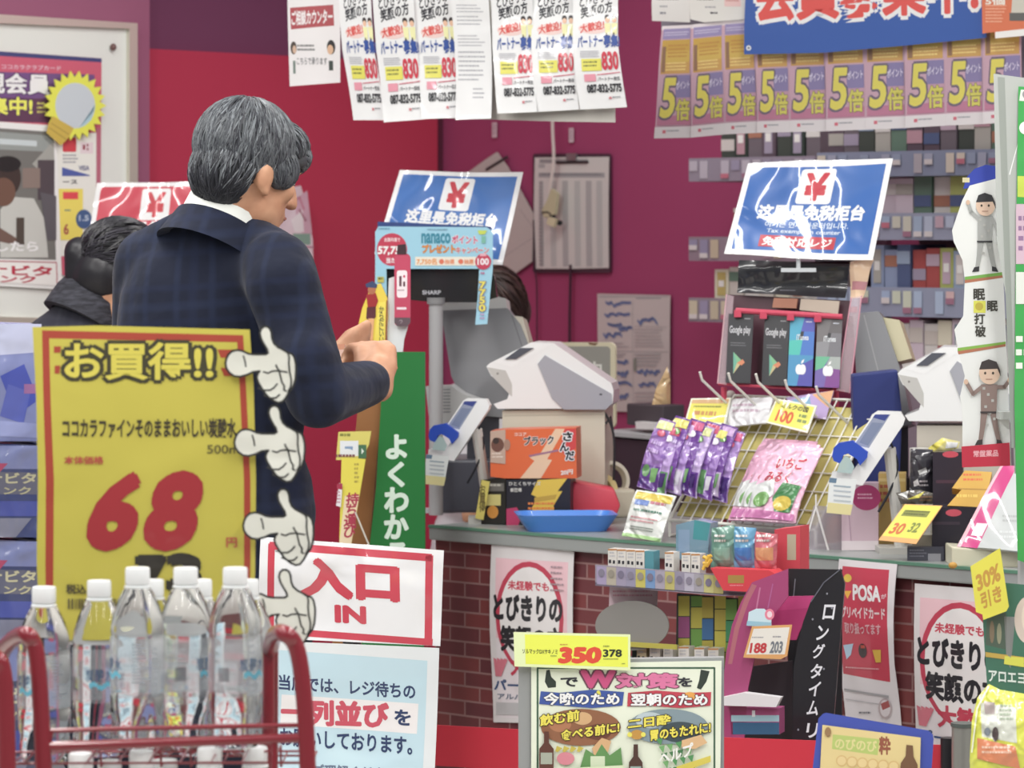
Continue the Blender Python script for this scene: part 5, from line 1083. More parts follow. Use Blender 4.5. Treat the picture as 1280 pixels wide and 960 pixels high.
s.ell(726, 909, 50, 23, '8a5a3c').ell(700, 905, 14, 10, 'a8704c').ell(748, 915, 16, 10, '6a3c2c').ell(728, 898, 12, 8, 'c8a070').ell(835, 908, 50, 22, '7a8c94').ell(850, 915, 26, 13, '3c4a50').ell(812, 900, 18, 10, 'aebcc0')
s.text('飲む前', (675, 894, 724, 908), 'ddd03c', .05, sl=-.15, out=('3a2c18', .07)).text('食べる前に!', (701, 913, 774, 926), 'ddd03c', .05, sl=-.15, out=('3a2c18', .07))
s.text('二日酔', (785, 899, 838, 911), 'ddd03c', .05, sl=-.12, out=('3a2c18', .07)).text('胃のもたれに!', (813, 913, 888, 926), 'ddd03c', .05, sl=-.14, out=('3a2c18', .07))
s.poly([(740, 935), (752, 922), (764, 926), (758, 946), (744, 950)], 'caa070').poly([(725, 960), (732, 936), (744, 944), (752, 930), (762, 944), (776, 934), (780, 975), (722, 975)], '5a8a4c').rect(738, 945, 756, 975, 'c4d0b0').ell(707, 948, 11, 8, 'cc7c88')
for k in range(4): s.poly([(696 + k * 9, 932), (703 + k * 9, 935), (697 + k * 9, 940), (694 + k * 9, 939)], 'b8a838')
s.ell(796, 918, 8, 6, 'b88834').ell(787, 918, 3, 3, 'd8d048').ell(804, 918, 3, 3, 'd8d048')
for k in range(18): s.poly([(820 + (k * 13) % 44, 924 + (k * 7) % 40), (828 + (k * 13) % 44, 922 + (k * 7) % 40), (826 + (k * 13) % 44, 932 + (k * 7) % 40)], ['4a8a50', '6aa060', '3c7444'][k % 3])
s.poly([(852, 925), (876, 918), (884, 928), (868, 936), (852, 934)], 'cfa878').poly([(845, 958), (888, 944), (888, 952), (848, 966)], 'c8b83c').text('ヘルプ', (824, 940, 866, 956), 'dfe8d8', .04, sl=-.3)
bot(674, 914, 692, 962, '5a3428', '9aa090'); bot(786, 930, 803, 980, '4a3028', '8aa098'); s.poly([(700, 960), (780, 956), (780, 1000), (700, 1000)], 'c8d4b0')
T(s.build('remedy_poster'), 'pale green illustrated poster with a big pink W on the front rack', 'poster')
s = Sheet([(642, 790), (788, 793), (788, 838), (643, 833)], PF.off(.012), 'd4e0a8', .004, wr=dict(r=.2, coat=.8))
s.poly([(656, 793), (785, 796), (785, 834), (657, 830)], 'd9e03a').text('ソルマックDXサキノミ', (653, 811, 697, 817), '3c4428', .03, sl=.02).text('350', (699, 810, 749, 828), 'd2452c', .12, sh=.12).text('378', (754, 812, 777, 821), '2c3424', .05).greek(754, 823, 775, 826, 1, '8a9440').greek(700, 805, 712, 808, 1, 'c08840').greek(754, 807, 763, 810, 1, '6a7438').greek(688, 819, 696, 822, 1, '90a040').greek(777, 829, 782, 831, 1, '70803c')
T(s.build('price_rail'), 'bright yellow-green price strip reading 350 clipped above the illustrated poster', 'price strip')
m = MB(); q = [PF.off(-.006).hit(*p) for p in ((648, 826), (905, 822), (905, 1150), (648, 1150))]; m.prism(q, Vector((0, .02, 0)), C('8a8c8c', .4)); T(m.build('display_rack'), 'grey display rack end carrying the illustrated poster', 'rack')

# ================================================================ RIGHT FOREGROUND
ds = 5.62; PSn = FL(1230, 400, ds, 10)
out = [(1212, 232), (1250, 222), (1254, 345), (1258, 430), (1264, 582), (1203, 584), (1203, 520), (1200, 495), (1206, 470), (1198, 440), (1193, 412), (1204, 395), (1206, 350), (1203, 325), (1192, 302), (1190, 288), (1203, 250)]
sd = empty('baseball_standee', P(1230, 584, ds)); T(sd, 'tall white cut-out standee with two baseball player figures and black vertical lettering', 'standee')
s = Sheet(out, PSn, 'd4d6d4', .004, wr=dict(r=.45, coat=.3))
s.poly([(1206, 346), (1254, 340), (1254, 344), (1206, 350)], '6aa040').poly([(1206, 350), (1254, 344), (1254, 347), (1206, 354)], 'a8684c').poly([(1197, 435), (1257, 427), (1257, 430), (1197, 439)], '7aa83c').poly([(1197, 439), (1257, 430), (1257, 433), (1198, 443)], 'a8684c')
s.text('眠', (1217, 361, 1231, 375), '3c3a34', .05).rect(1217, 376, 1232, 391, 'c8c840').ell(1224, 383, 5, 5, 'b0a030').text('眠', (1234, 376, 1247, 389), '3c3a34', .04).text('打', (1218, 392, 1231, 405), '3c3a34', .04).text('破', (1219, 407, 1232, 421), '3c3a34', .04)
def player(cx, top, hh, kit, dark, arm):
    k = hh / 90
    s.poly([(cx - 9 * k, top + 58 * k), (cx - 1 * k, top + 58 * k), (cx - 4 * k, top + 76 * k), (cx - 7 * k, top + 92 * k), (cx - 12 * k, top + 92 * k), (cx - 10 * k, top + 76 * k)], kit).poly([(cx + 1 * k, top + 58 * k), (cx + 9 * k, top + 58 * k), (cx + 11 * k, top + 76 * k), (cx + 14 * k, top + 92 * k), (cx + 9 * k, top + 92 * k), (cx + 5 * k, top + 76 * k)], kit)
    s.poly([(cx - 13 * k, top + 91 * k), (cx - 7 * k, top + 90 * k), (cx - 7 * k, top + 96 * k), (cx - 16 * k, top + 97 * k)], dark).poly([(cx + 9 * k, top + 90 * k), (cx + 14 * k, top + 91 * k), (cx + 17 * k, top + 97 * k), (cx + 9 * k, top + 96 * k)], dark)
    s.poly([(cx - 9 * k, top + 27 * k), (cx + 10 * k, top + 27 * k), (cx + 9 * k, top + 60 * k), (cx - 9 * k, top + 60 * k)], kit)
    for a in arm: s.line([(cx + x * k, top + y * k) for x, y in a], 4.5 * k, kit)
    for a in arm: s.ell(cx + a[-1][0] * k, top + a[-1][1] * k, 2.6 * k, 3 * k, 'c8a890')
    for j in range(7): s.rect(cx + (-7 + (j * 5) % 13) * k, top + (30 + j * 7) * k, cx + (-4 + (j * 5) % 13) * k, top + (33 + j * 7) * k, 'a8a8a4')
    s.line([(cx - 9 * k, top + 59 * k), (cx + 9 * k, top + 59 * k)], 2 * k, dark)
    s.ell(cx + 1 * k, top + 14 * k, 12 * k, 13 * k, 'cdb09a').poly([(cx - 11 * k, top + 10 * k), (cx - 8 * k, top + 1 * k), (cx, top - 2 * k), (cx + 9 * k, top + 1 * k), (cx + 13 * k, top + 10 * k), (cx + 14 * k, top + 18 * k), (cx + 10 * k, top + 9 * k)], dark)
    s.ell(cx - 4 * k, top + 14 * k, 1.3 * k, 1.6 * k, '403830').ell(cx + 5 * k, top + 14 * k, 1.3 * k, 1.6 * k, '403830').line([(cx - 3 * k, top + 21 * k), (cx + 4 * k, top + 21 * k)], 1 * k, 'a07868')
player(1231, 243, 90, '9c9e9c', '2c2c30', [[(-8, 30), (-17, 22), (-21, 10)], [(9, 30), (16, 44), (17, 56)]])
player(1236, 451, 98, '84706a', '3a3434', [[(-8, 30), (-18, 38), (-26, 24)], [(9, 30), (18, 30), (24, 22)]])
s.poly([(1202, 558), (1262, 553), (1263, 582), (1203, 584)], 'b8203c').text('常盤薬品', (1217, 563, 1248, 571), 'dca0a8', .04, sl=-.03)
s.build('printed_panel', sd)
s = Sheet([(1204, 236), (1208, 222), (1218, 211), (1232, 206), (1247, 208), (1247, 236), (1226, 233)], PSn.off(-.006), '26399a', .004); s.rect(1203, 222, 1212, 228, 'c0b890'); s.build('blue_top', sd)
m = MB()
for yy in (300, 520): m.box((PSn.off(-.02).hit(1256, yy) + P(1284, yy, 5.5)) / 2 + Vector((0, .03, 0)), (.05, .05, .012), C('b0b4b0', .3))
m.build('clip_arms', sd)
dg = 5.5; PG2 = FL(1265, 350, dg, 14)
gp = empty('promotion_panel', P(1262, 1200, dg)); T(gp, 'tall grey and green panel cut off by the right edge of the photo', 'panel')
s = Sheet([(1242, 92), (1300, 100), (1300, 600), (1268, 592), (1262, 400), (1246, 300)], PG2, C('b4b8b4', .15, coat=.6, alpha=.85), .004); s.poly([(1247, 96), (1256, 97), (1270, 560), (1264, 560)], C('8e948e', .3)).line([(1262, 218), (1275, 170)], 1.2, C('dcdcdc')); s.build('clear_panel', gp)
s = Sheet([(1273, 108), (1330, 112), (1330, 720), (1272, 700), (1268, 500), (1270, 300)], PG2.off(.01), '2f9a44', .004, wr=LAM)
s.poly([(1276, 112), (1330, 114), (1330, 128), (1274, 126)], 'cfd4cc').ell(1282, 118, 4, 5, '8a8a8a').poly([(1272, 220), (1330, 220), (1330, 250), (1272, 246)], 'b8c83c').rect(1270, 255, 1300, 330, 'c4a8b8').ell(1282, 160, 8, 8, 'e0e4dc').greek(1273, 270, 1300, 320, 4, '8a6a90').rect(1270, 340, 1300, 380, 'd0d4cc').greek(1270, 420, 1300, 470, 3, 'd8e0d4'); s.build('green_card', gp)
m = MB(); a = PG2.off(-.02).hit(1280, 560); m.tube([a, (a.x, a.y, .01)], .01, C('a0a0a0', .4), 8); m.lathe([(.1, 0), (.1, .008), (.012, .012)], (a.x, a.y, 0), C('a0a0a0', .4), 20); m.build('support', gp)
dt = 5.3; PT = FL(1240, 800, dt, 12, 3)
s = Sheet([(1213, 708), (1250, 685), (1261, 758), (1258, 764), (1229, 775), (1228, 768), (1220, 765)], PT.off(.02), 'd0c832', .003, wr=LAM); s.q([(1214, 710), (1249, 688), (1260, 758), (1224, 772)], 40, 60); s.text('30%', (4, 12, 36, 30), 'b88a30', .06).text('引き', (6, 34, 34, 52), 'b88a30', .05)
T(s.build('discount_tag'), 'crooked yellow discount tag above the green poster at the right edge', 'tag')
s = Sheet([(1252, 728), (1330, 736), (1330, 876), (1234, 860), (1230, 800), (1228, 765)], PT, '3a6a56', .004, wr=LAM)
s.poly([(1234, 764), (1258, 766), (1257, 812), (1232, 806)], '4a5a4c').ell(1286, 775, 18, 30, 'c8b8ac').ell(1290, 772, 13, 24, 'd8c8b8').ell(1240, 790, 3, 14, '7a6a54').ell(1249, 792, 3, 13, '8a8a70').poly([(1232, 815), (1330, 828), (1330, 834), (1232, 821)], 'b89a3c').text('アロエヨーグルト', (1236, 836, 1330, 852), 'cfd8d0', .03, sl=.08).poly([(1256, 820), (1280, 822), (1280, 834), (1255, 830)], 'c8c83c')
T(s.build('promo_poster'), 'dark green promotional poster cut by the right edge', 'poster')
PYb = FL(1250, 915, 5.0, 10, 6)
s = pouch([(1236, 855), (1250, 862), (1310, 872), (1320, 1010), (1216, 1010), (1212, 950), (1215, 900), (1222, 872)], PYb, 'c9cc3a', .03, grid=(10, 12))
s.poly([(1226, 878), (1270, 884), (1272, 928), (1228, 920)], 'c9ccc0').poly([(1230, 876), (1244, 878), (1244, 892), (1232, 892)], 'a89a98').greek(1250, 880, 1268, 902, 4, '9aa890').ell(1245, 917, 4, 9, '4a3c3c').poly([(1222, 922), (1270, 932), (1276, 960), (1222, 948)], 'cc7a50').greek(1228, 932, 1266, 944, 2, 'dcb8a0').ell(1235, 914, 4, 5, '7a8490').line([(1236, 858), (1222, 885), (1215, 940)], 2, 'e0e0c8')
T(s.build('snack_bag'), 'bright yellow shiny bag with an orange band in the lower right corner', 'bag')
PBf = FL(1090, 930, 5.2, 6, 8)
bf = empty('framed_poster', PBf.hit(1090, 1000)); T(bf, 'blue-framed yellowish poster standing low in front of the counter', 'poster')
s = Sheet([(1029, 892), (1033, 891), (1160, 913), (1166, 918), (1167, 924), (1157, 1080), (1002, 1080), (1023, 898)], PBf, '3a4aa0', .006, wr=dict(r=.3, coat=.5)); s.q(); 
s.build('frame', bf)
s = Sheet([(1028, 906), (1151, 922), (1147, 1060), (1020, 1060)], PBf.off(.004), 'cdb87c', .002, wr=PAP)
s.poly([(1041, 918), (1099, 924), (1097, 944), (1040, 936)], 'a4b45c').text('のびのび', (1044, 922, 1096, 936), 'c8c080', .04, sl=.08).text('粋', (1099, 921, 1113, 943), '8a4a34', .05)
for k in range(6): s.ell(1052 + k * 13, 951 + k * 1.4, 7, 7, 'c4a468').ell(1052 + k * 13, 951 + k * 1.4, 5.5, 5.5, 'd0b880')
s.poly([(1133, 931), (1141, 932), (1142, 946), (1147, 956), (1146, 990), (1124, 988), (1126, 954), (1132, 945)], '6a4a30').ell(1035, 915, 4, 6, '8a6a44'); s.build('print', bf)
# supports for the right foreground
m = MB(); a = PT.off(-.012).hit(1262, 870); m.tube([a + Vector((0, 0, .12)), (a.x, a.y, .01)], .01, C('7a7c7a', .4), 10); m.lathe([(.1, 0), (.1, .008), (.012, .012)], (a.x, a.y, 0), C('7a7c7a', .4), 20); T(m.build('poster_post'), 'thin grey post behind the dark green promotional poster', 'post')
m = MB(); q = PYb.off(-.01).hit(1265, 1010); m.box((q.x, q.y + .02, q.z / 2 - .005), (.3, .26, q.z - .01), C('8e8e8a', .5)); T(m.build('sale_bin'), 'grey sale bin under the yellow bag', 'bin')
m = MB(); q = PBf.off(-.01).hit(1090, 1080); m.box((q.x, q.y + .06, q.z / 2 - .005), (.24, .2, q.z - .01), C('7e7a76', .5)); T(m.build('sale_bin'), 'low grey bin carrying the blue-framed poster', 'bin')
# ================================================================ FRONT LEFT: price card, hands, bottles, cart
dcard = 4.36; PCd = FL(180, 600, dcard, -3, 2)
pc = empty('price_board', P(180, 800, dcard)); T(pc, 'big yellow price card with a red border reading 68, standing behind the water bottles', 'price card')
out = [(41, 409), (120, 407), (312, 412), (317, 480), (320, 600), (319, 700), (317, 800), (50, 800), (46, 700), (48, 600), (46, 500)]
WRC = dict(r=.45, coat=.35, wrinkle=.006, wscale=6.0)
s = Sheet(out, PCd, 'b9ae34', .003, bend=wav(.004, .006, .7, .5, .4), grid=(10, 12), wr=WRC)
RB = 'a03822'
s.poly([(53, 413), (304, 419), (304, 428), (62, 423), (64, 500), (68, 600), (67, 700), (66, 798), (57, 798), (57, 700), (58, 600), (55, 500)], RB)
s.poly([(296, 419), (304, 419), (308, 490), (313, 600), (313, 700), (311, 798), (303, 798), (305, 700), (305, 600), (300, 490)], RB)
for q in ([(68, 433), (77, 433), (76, 441), (68, 441)], [(69, 457), (76, 457), (75, 467), (69, 467)], [(272, 437), (296, 437), (297, 448), (276, 447)], [(276, 460), (298, 460), (298, 470), (280, 470)]): s.poly(q, RB)
s.text('お買得!!', (82, 428, 266, 474), 'c8bc3a', .03, sl=.004, out=('3a3620', .1)); 
s.text('ココカラファインそのままおいしい炭酸水', (79, 523, 295, 547), '3a3222', .035)
s.text('500ml', (259, 556, 303, 567), '5a5228', .01).text('本体価格', (81, 570, 130, 580), 'b0483a', .03)
s.text('6', (106, 594, 160, 684), '9c2029', .085, sh=.28).text('8', (179, 593, 236, 684), '9c2029', .085, sh=.22).text('円', (283, 672, 296, 684), 'b0483a', .03)
s.text('7', (173, 697, 205, 737), '2a2620', .14).text('3', (213, 695, 247, 737), '2a2620', .14)
s.text('税込', (83, 730, 108, 742), '4a4228', .04)
x = 85
while x < 152:
    w_ = rnd.choice([1, 1.5, 2.4]); s.rect(x, 748, x + w_, 761, '5a5230'); x += w_ + rnd.choice([1, 1.4, 2])
s.build('card', pc)
G0 = [(175, 510), (185, 465), (205, 425), (240, 392), (290, 380), (340, 388), (400, 415), (450, 424), (520, 424), (575, 424), (600, 408), (590, 370), (562, 325), (532, 270), (518, 215), (528, 172), (555, 147), (590, 146), (618, 165), (634, 205), (640, 265), (660, 315), (700, 352), (755, 380), (800, 408), (838, 418), (862, 450), (878, 520), (880, 590), (872, 680), (850, 748), (815, 792), (782, 850), (745, 898), (700, 908), (650, 885), (590, 838), (545, 775), (500, 700), (486, 655), (500, 612), (518, 592), (450, 600), (390, 628), (320, 648), (260, 640), (212, 605), (182, 560)]
for k, (ox, oy) in enumerate(((0, 0), (11, 99), (22, 203), (24, 304))):
    g = lambda pts: [(260 + x / 8 + ox, 390 + y / 8 + oy) for x, y in pts]
    s = Sheet(g(G0), PCd.off(.012 + .003 * k), 'cfcfc4', .002, wr=dict(r=.4, coat=.5, wrinkle=.008, wscale=14.0))
    B2 = '2c2c2a'
    s.line(g(G0), 2.7, B2, True)
    for ln in ([(355, 440), (370, 490), (378, 545)], [(555, 598), (600, 612), (640, 592), (700, 588), (790, 602)], [(500, 760), (560, 782), (620, 782), (662, 755), (692, 718)], [(560, 832), (630, 862), (680, 858), (716, 826)],
               [(715, 600), (726, 650), (740, 705), (765, 740), (758, 778), (780, 790)], [(798, 406), (812, 450), (808, 520), (816, 600), (834, 680), (828, 745), (800, 795)], [(715, 590), (690, 555), (680, 530)]): s.line(g(ln), 2.0, B2)
    s.build('hand_cutout', pc)['label'] = 'white cartoon hand cut-out pointing at the card'
m = MB(); a = PCd.off(-.004).hit(180, 795); m.box((a.x, a.y - .0, a.z - .004), (.25, .012, .012), C('b8b8b8', .2)); m.tube([(a.x, a.y + .004, a.z - .006), (a.x, a.y + .004, .004)], .006, C('a8a8a8', .3)); m.box((a.x, a.y + .004, .004), (.2, .08, .008), C('a8a8a8', .3)); m.build('holder', pc)

# bottles
WATER = bpy.data.materials.new('water_bottle'); WATER.use_nodes = True
b = WATER.node_tree.nodes['Principled BSDF']; b.inputs['Base Color'].default_value = (.96, .98, .99, 1); b.inputs['Roughness'].default_value = .02; b.inputs['Transmission Weight'].default_value = 1; b.inputs['IOR'].default_value = 1.3
FILM = bpy.data.materials.new('label_film'); FILM.use_nodes = True
b = FILM.node_tree.nodes['Principled BSDF']; b.inputs['Base Color'].default_value = (.72, .76, .8, 1); b.inputs['Roughness'].default_value = .25; b.inputs['Alpha'].default_value = .24
def bottle_proto():
    e = empty('water_bottle', (0, 0, -5))
    c = Vector((0, 0, -5))
    m = MB(); pr = [(.0, .006), (.014, .001), (.026, .0), (.031, .006), (.0318, .013), (.0318, .02), (.0305, .032), (.0322, .042), (.0322, .06), (.031, .064), (.0322, .068), (.0322, .128), (.031, .132), (.032, .137), (.0305, .15), (.025, .168), (.018, .182), (.0135, .19), (.0135, .196), (.0, .196)]
    m.lathe(pr, c, WATER, 60, cap=False); bmesh.ops.remove_doubles(m.bm, verts=m.bm.verts[:], dist=1e-5)
    for v in m.bm.verts:
        zz = v.co.z - c.z; q = math.atan2(v.co.y, v.co.x)
        k = max(0, 1 - abs(zz - .012) / .05) * .16
        f = 1 - k * (.5 + .5 * math.cos(5 * q)) ; v.co.x *= f; v.co.y *= f
    m.build('bottle_body', e, smooth=True, angle=60)
    m = MB(); n = 48; R = .0327
    prof = [(R, .066), (R, .130)]
    m.lathe(prof, c, FILM, 40, cap=False)
    rn = random.Random(3)
    def patch(t0, t1, z0, z1, col, r=.0003):
        k = max(2, int((t1 - t0) / .12) + 1)
        m._grid([[c + Vector(((R + r) * math.sin(t), -(R + r) * math.cos(t), z)) for t in [t0 + (t1 - t0) * j / (k - 1) for j in range(k)]] for z in (z0, z1)], col, cap=False, closed=False)
    for j in range(12): patch(1.0, 1.0 + .5 * rn.random() + .2, .124 - j * .004, .1225 - j * .004, C('8a949c', .4))
    for j in range(14): patch(-1.3 + j * .03, -1.3 + j * .03 + .015, .08, .096, C('4a5058', .4))
    for j in range(9): t = -.35 + j * .1; patch(t, t + .11, .084 + .0025 * math.sin(j * 1.2), .0895 + .0025 * math.sin(j * 1.2 + .4), C('5cb4cc', .4))
    # 水 and 炭酸 drawn round the label
    for t, x0, w_ in (('炭', -.52, .34), ('酸', -.14, .34), ('水', .24, .38)):
        vs, fs = glyphs(t, .012, False, 1.0); bx = max(v[0] for v in vs); byy = max(v[1] for v in vs); i = m.mi(C('3c5a7c', .4)); vv = []
        for x, y in vs:
            a = x0 + x / bx * w_; vv.append(m.bm.verts.new(c + Vector(((R + .0004) * math.sin(a), -(R + .0004) * math.cos(a), .093 + y / byy * .014))))
        for f in fs: m.bm.faces.new([vv[q] for q in f]).material_index = i
    o = m.build('label_film', e); 
    m = MB(); WC = C('d4d6d6', .35)
    pr = [(.0, .191), (.0142, .191), (.0145, .193), (.0145, .2085), (.0135, .2105), (.0, .2108)]
    m.lathe(pr, c, WC, 40, cap=False)
    m.lathe([(.0135, .186), (.0155, .187), (.0155, .189), (.0135, .190)], c, C('d8dcdc', .3), 24, cap=False)
    m.build('cap', e, smooth=True, angle=35)
    return e
BP = bottle_proto(); used = False
def kids(o): return [c for c in SC.objects if c.parent == o]
def put_bottle(px, pycap, d, label, rz):
    global used
    if not used: r = BP; used = True
    else:
        r = BP.copy(); COL.objects.link(r)
        for ch in kids(BP):
            k = ch.copy(); COL.objects.link(k); k.parent = r
    r.location = P(px, pycap, d) - Vector((0, 0, .2108)); r.rotation_euler = (0, 0, rz); T(r, label, 'bottle', 'sparkling water bottles on the cart')
    return r
bz = []
for px, py, d, lb, rz in ((172, 709, 4.14, 'first of the three near ones, small print facing forward', -1.1), (232, 709, 4.172, 'middle one of the three near ones', 1.0), (294, 709, 4.14, 'last of the three near ones, beside the red cart handle end', .75),
                          (55, 733, 4.25, 'at the end behind the red handle loop', -.6), (124, 725, 4.25, 'between the end one and the three near ones', .1), (190, 724, 4.28, 'cap peeking out behind the first near one', .4),
                          (250, 724, 4.246, 'cap peeking out behind the middle near one', 2.0), (309, 724, 4.282, 'cap peeking out behind the last near one', 1.2)):
    bz.append(put_bottle(px, py, d, 'top-tier water bottle, ' + lb, rz))
for px, py, d, lb, rz in ((101, 941, 4.14, 'first of the front row', .3), (177, 938, 4.14, 'second of the front row', 1.4), (262, 934, 4.14, 'third of the front row', -.7), (319, 933, 4.178, 'fourth of the front row', 2.2),
                          (137, 950, 4.25, 'low cap between the first and second front ones', .6), (207, 949, 4.25, 'low cap just past the second front one', -.2)):
    bz.append(put_bottle(px, py, d, 'white-capped bottle on the lower tier, ' + lb, rz))
# cart
RED = C('7c1424', .28, coat=.5)
ct_ = empty('bottle_cart', P(190, 1300, 4.2)); T(ct_, 'red tubular bottle cart with two tiers of wire shelves', 'cart')
z0 = .25
def low(p): return Vector((p.x, p.y, z0))
m = MB(); R9 = .0098
dfr, dbk = 4.06, 4.3
a = P(56, 990, dfr); m.tube([low(a)] + arc([a, P(52, 900, dfr), P(48, 835, dfr), P(42, 804, dfr), P(32, 793, dfr), P(15, 800, dfr + .08), P(2, 818, dfr + .16), P(-2, 850, dfr + .2)], 8) + [low(P(-2, 850, dfr + .2))], R9, RED, 14); m.build('end_loop', ct_, smooth=True, angle=80)
m = MB(); a = P(10, 1000, dfr - .03); m.tube([low(a)] + arc([a, P(8, 900, dfr - .03), P(4, 840, dfr - .03), P(-6, 822, dfr - .03), P(-30, 815, dfr)], 8), R9, RED, 14); m.build('end_post', ct_, smooth=True, angle=80)
m = MB(); a = P(386, 1000, dfr); m.tube([low(a)] + arc([a, P(382, 900, dfr), P(376, 835, dfr), P(368, 804, dfr), P(354, 791, dfr), P(343, 794, dfr + .1), P(338, 812, dfr + .2)], 8) + [low(P(336, 850, dfr + .22))], R9, RED, 14); m.build('end_loop', ct_, smooth=True, angle=80)
m = MB(); m.tube(arc([P(62, 935, dfr), P(64, 916, dfr), P(75, 913, dfr), P(200, 910, dfr), P(345, 907, dfr), P(378, 907, dfr)], 6), .0028, RED, 8); m.build('front_wire', ct_, smooth=True, angle=80)
m = MB(); m.tube([P(60, 933, dfr), P(384, 922, dfr)], .0058, RED, 10)
m.build('front_rail', ct_, smooth=True, angle=80)
m = MB(); m.tube([P(60, 933, dbk), P(370, 924, dbk)], .004, RED, 8); m.build('back_rail', ct_, smooth=True, angle=80)
m = MB(); zt = P(200, 931, 4.14).z
zt = P(172, 709, 4.14).z - .2108; zl = P(177, 938, 4.14).z - .2108
for zz, zr, nm in ((zt, P(124, 725, 4.25).z - .2108, 'upper_wire_shelf'), (zl, P(137, 950, 4.25).z - .2108, 'lower_wire_shelf')):
    m = MB(); X0, X1 = P(60, 0, 4.1).x, P(382, 0, 4.1).x; sl = (zr - zz) / .11
    if nm.startswith('upper'): X0 = P(20, 0, 4.25).x
    ZF, ZR = zz - .008, zr - .008
    Z = lambda y: ZF if y < 4.2 else ZR
    for k in range(11):
        x = X0 + (X1 - X0) * k / 10; m.tube([(x, 4.06, ZF), (x, 4.205, ZF), (x, 4.209, ZR), (x, 4.33, ZR)], .0014, RED, 6)
    for y in (4.08, 4.17, 4.25, 4.31): m.tube([(X0, y, Z(y) - .003), (X1, y, Z(y) - .002)], .0015, RED, 6)
    m.build(nm, ct_, smooth=True, angle=80)
m = MB(); m.tube([P(343, 924, dfr), P(343, 1000, dfr)], .0035, RED, 8); m.build('hanger', ct_, smooth=True)
# wrapped cartons on the left
def carton(i, y0, y1, lb):
    pl = FL(0, (y0 + y1) / 2, 5.0, -12)
    s = Sheet([(-90, y0), (52, y0 + 4), (52, y1), (-90, y1)], pl, ['6f77a8', '303a68', '323a62', '3a3f5c'][i], .22, bend=wav(.004, .006, .8, .7, i), grid=(8, 6), wr=dict(r=.35, coat=.45, wrinkle=.03, wscale=11.0))
    if i: 
        h = y1 - y0
        s.rect(-90, y0 + 4, 52, y0 + h * .28, '6a72a0').poly([(-90, y0 + h * .3), (52, y0 + h * .32), (52, y0 + h * .55), (-90, y0 + h * .55)], '55566a').poly([(-60, y0 + h * .22), (10, y0 + h * .22), (-5, y0 + h * .36), (-60, y0 + h * .36)], '9a3a5c')
        s.text('オロナビタ', (-60, y0 + h * .33, 45, y0 + h * .44), 'a8a488', .05, sl=-.01).text('ドリンク', (-30, y0 + h * .47, 39, y0 + h * .55), 'a09c80', .04).rect(-90, y0 + h * .62, 52, y0 + h * .78, '3a448c').poly([(-20, y0 + h * .8), (40, y0 + h * .8), (20, y0 + h), (-40, y0 + h)], '686a80')
    else:
        s.poly([(-90, 405), (52, 405), (52, 440), (-90, 450)], 'a8acc8').poly([(0, 470), (30, 455), (48, 500), (20, 520)], '3846a0').poly([(10, 480), (38, 490), (30, 530), (0, 520)], '4a56a8').rect(30, 480, 50, 492, '8a5a90').poly([(-10, 525), (50, 530), (50, 548), (-10, 545)], '8088b8')
    T(s.build('drink_carton'), lb, 'carton', 'shrink-wrapped drink cartons')
for i, (y0, y1, lb) in enumerate(((404, 552, 'pale blue shrink-wrapped drink carton, topmost of the stack left of the yellow price card'), (553, 672, 'dark blue shrink-wrapped drink carton, second from the top of the stack'),
                                  (673, 800, 'dark blue shrink-wrapped drink carton, third from the top of the stack'), (801, 980, 'dark blue shrink-wrapped drink carton, lowest visible of the stack behind the red cart'))): carton(i, y0, y1, lb)
m = MB(); q = P(-20, 980, 5.0); m.box((q.x, 5.13, q.z / 2), (.2, .26, q.z - .004), C('5a5a60', .5), -math.radians(-12)); T(m.build('pallet_stand'), 'grey stand under the stack of blue drink cartons', 'stand')
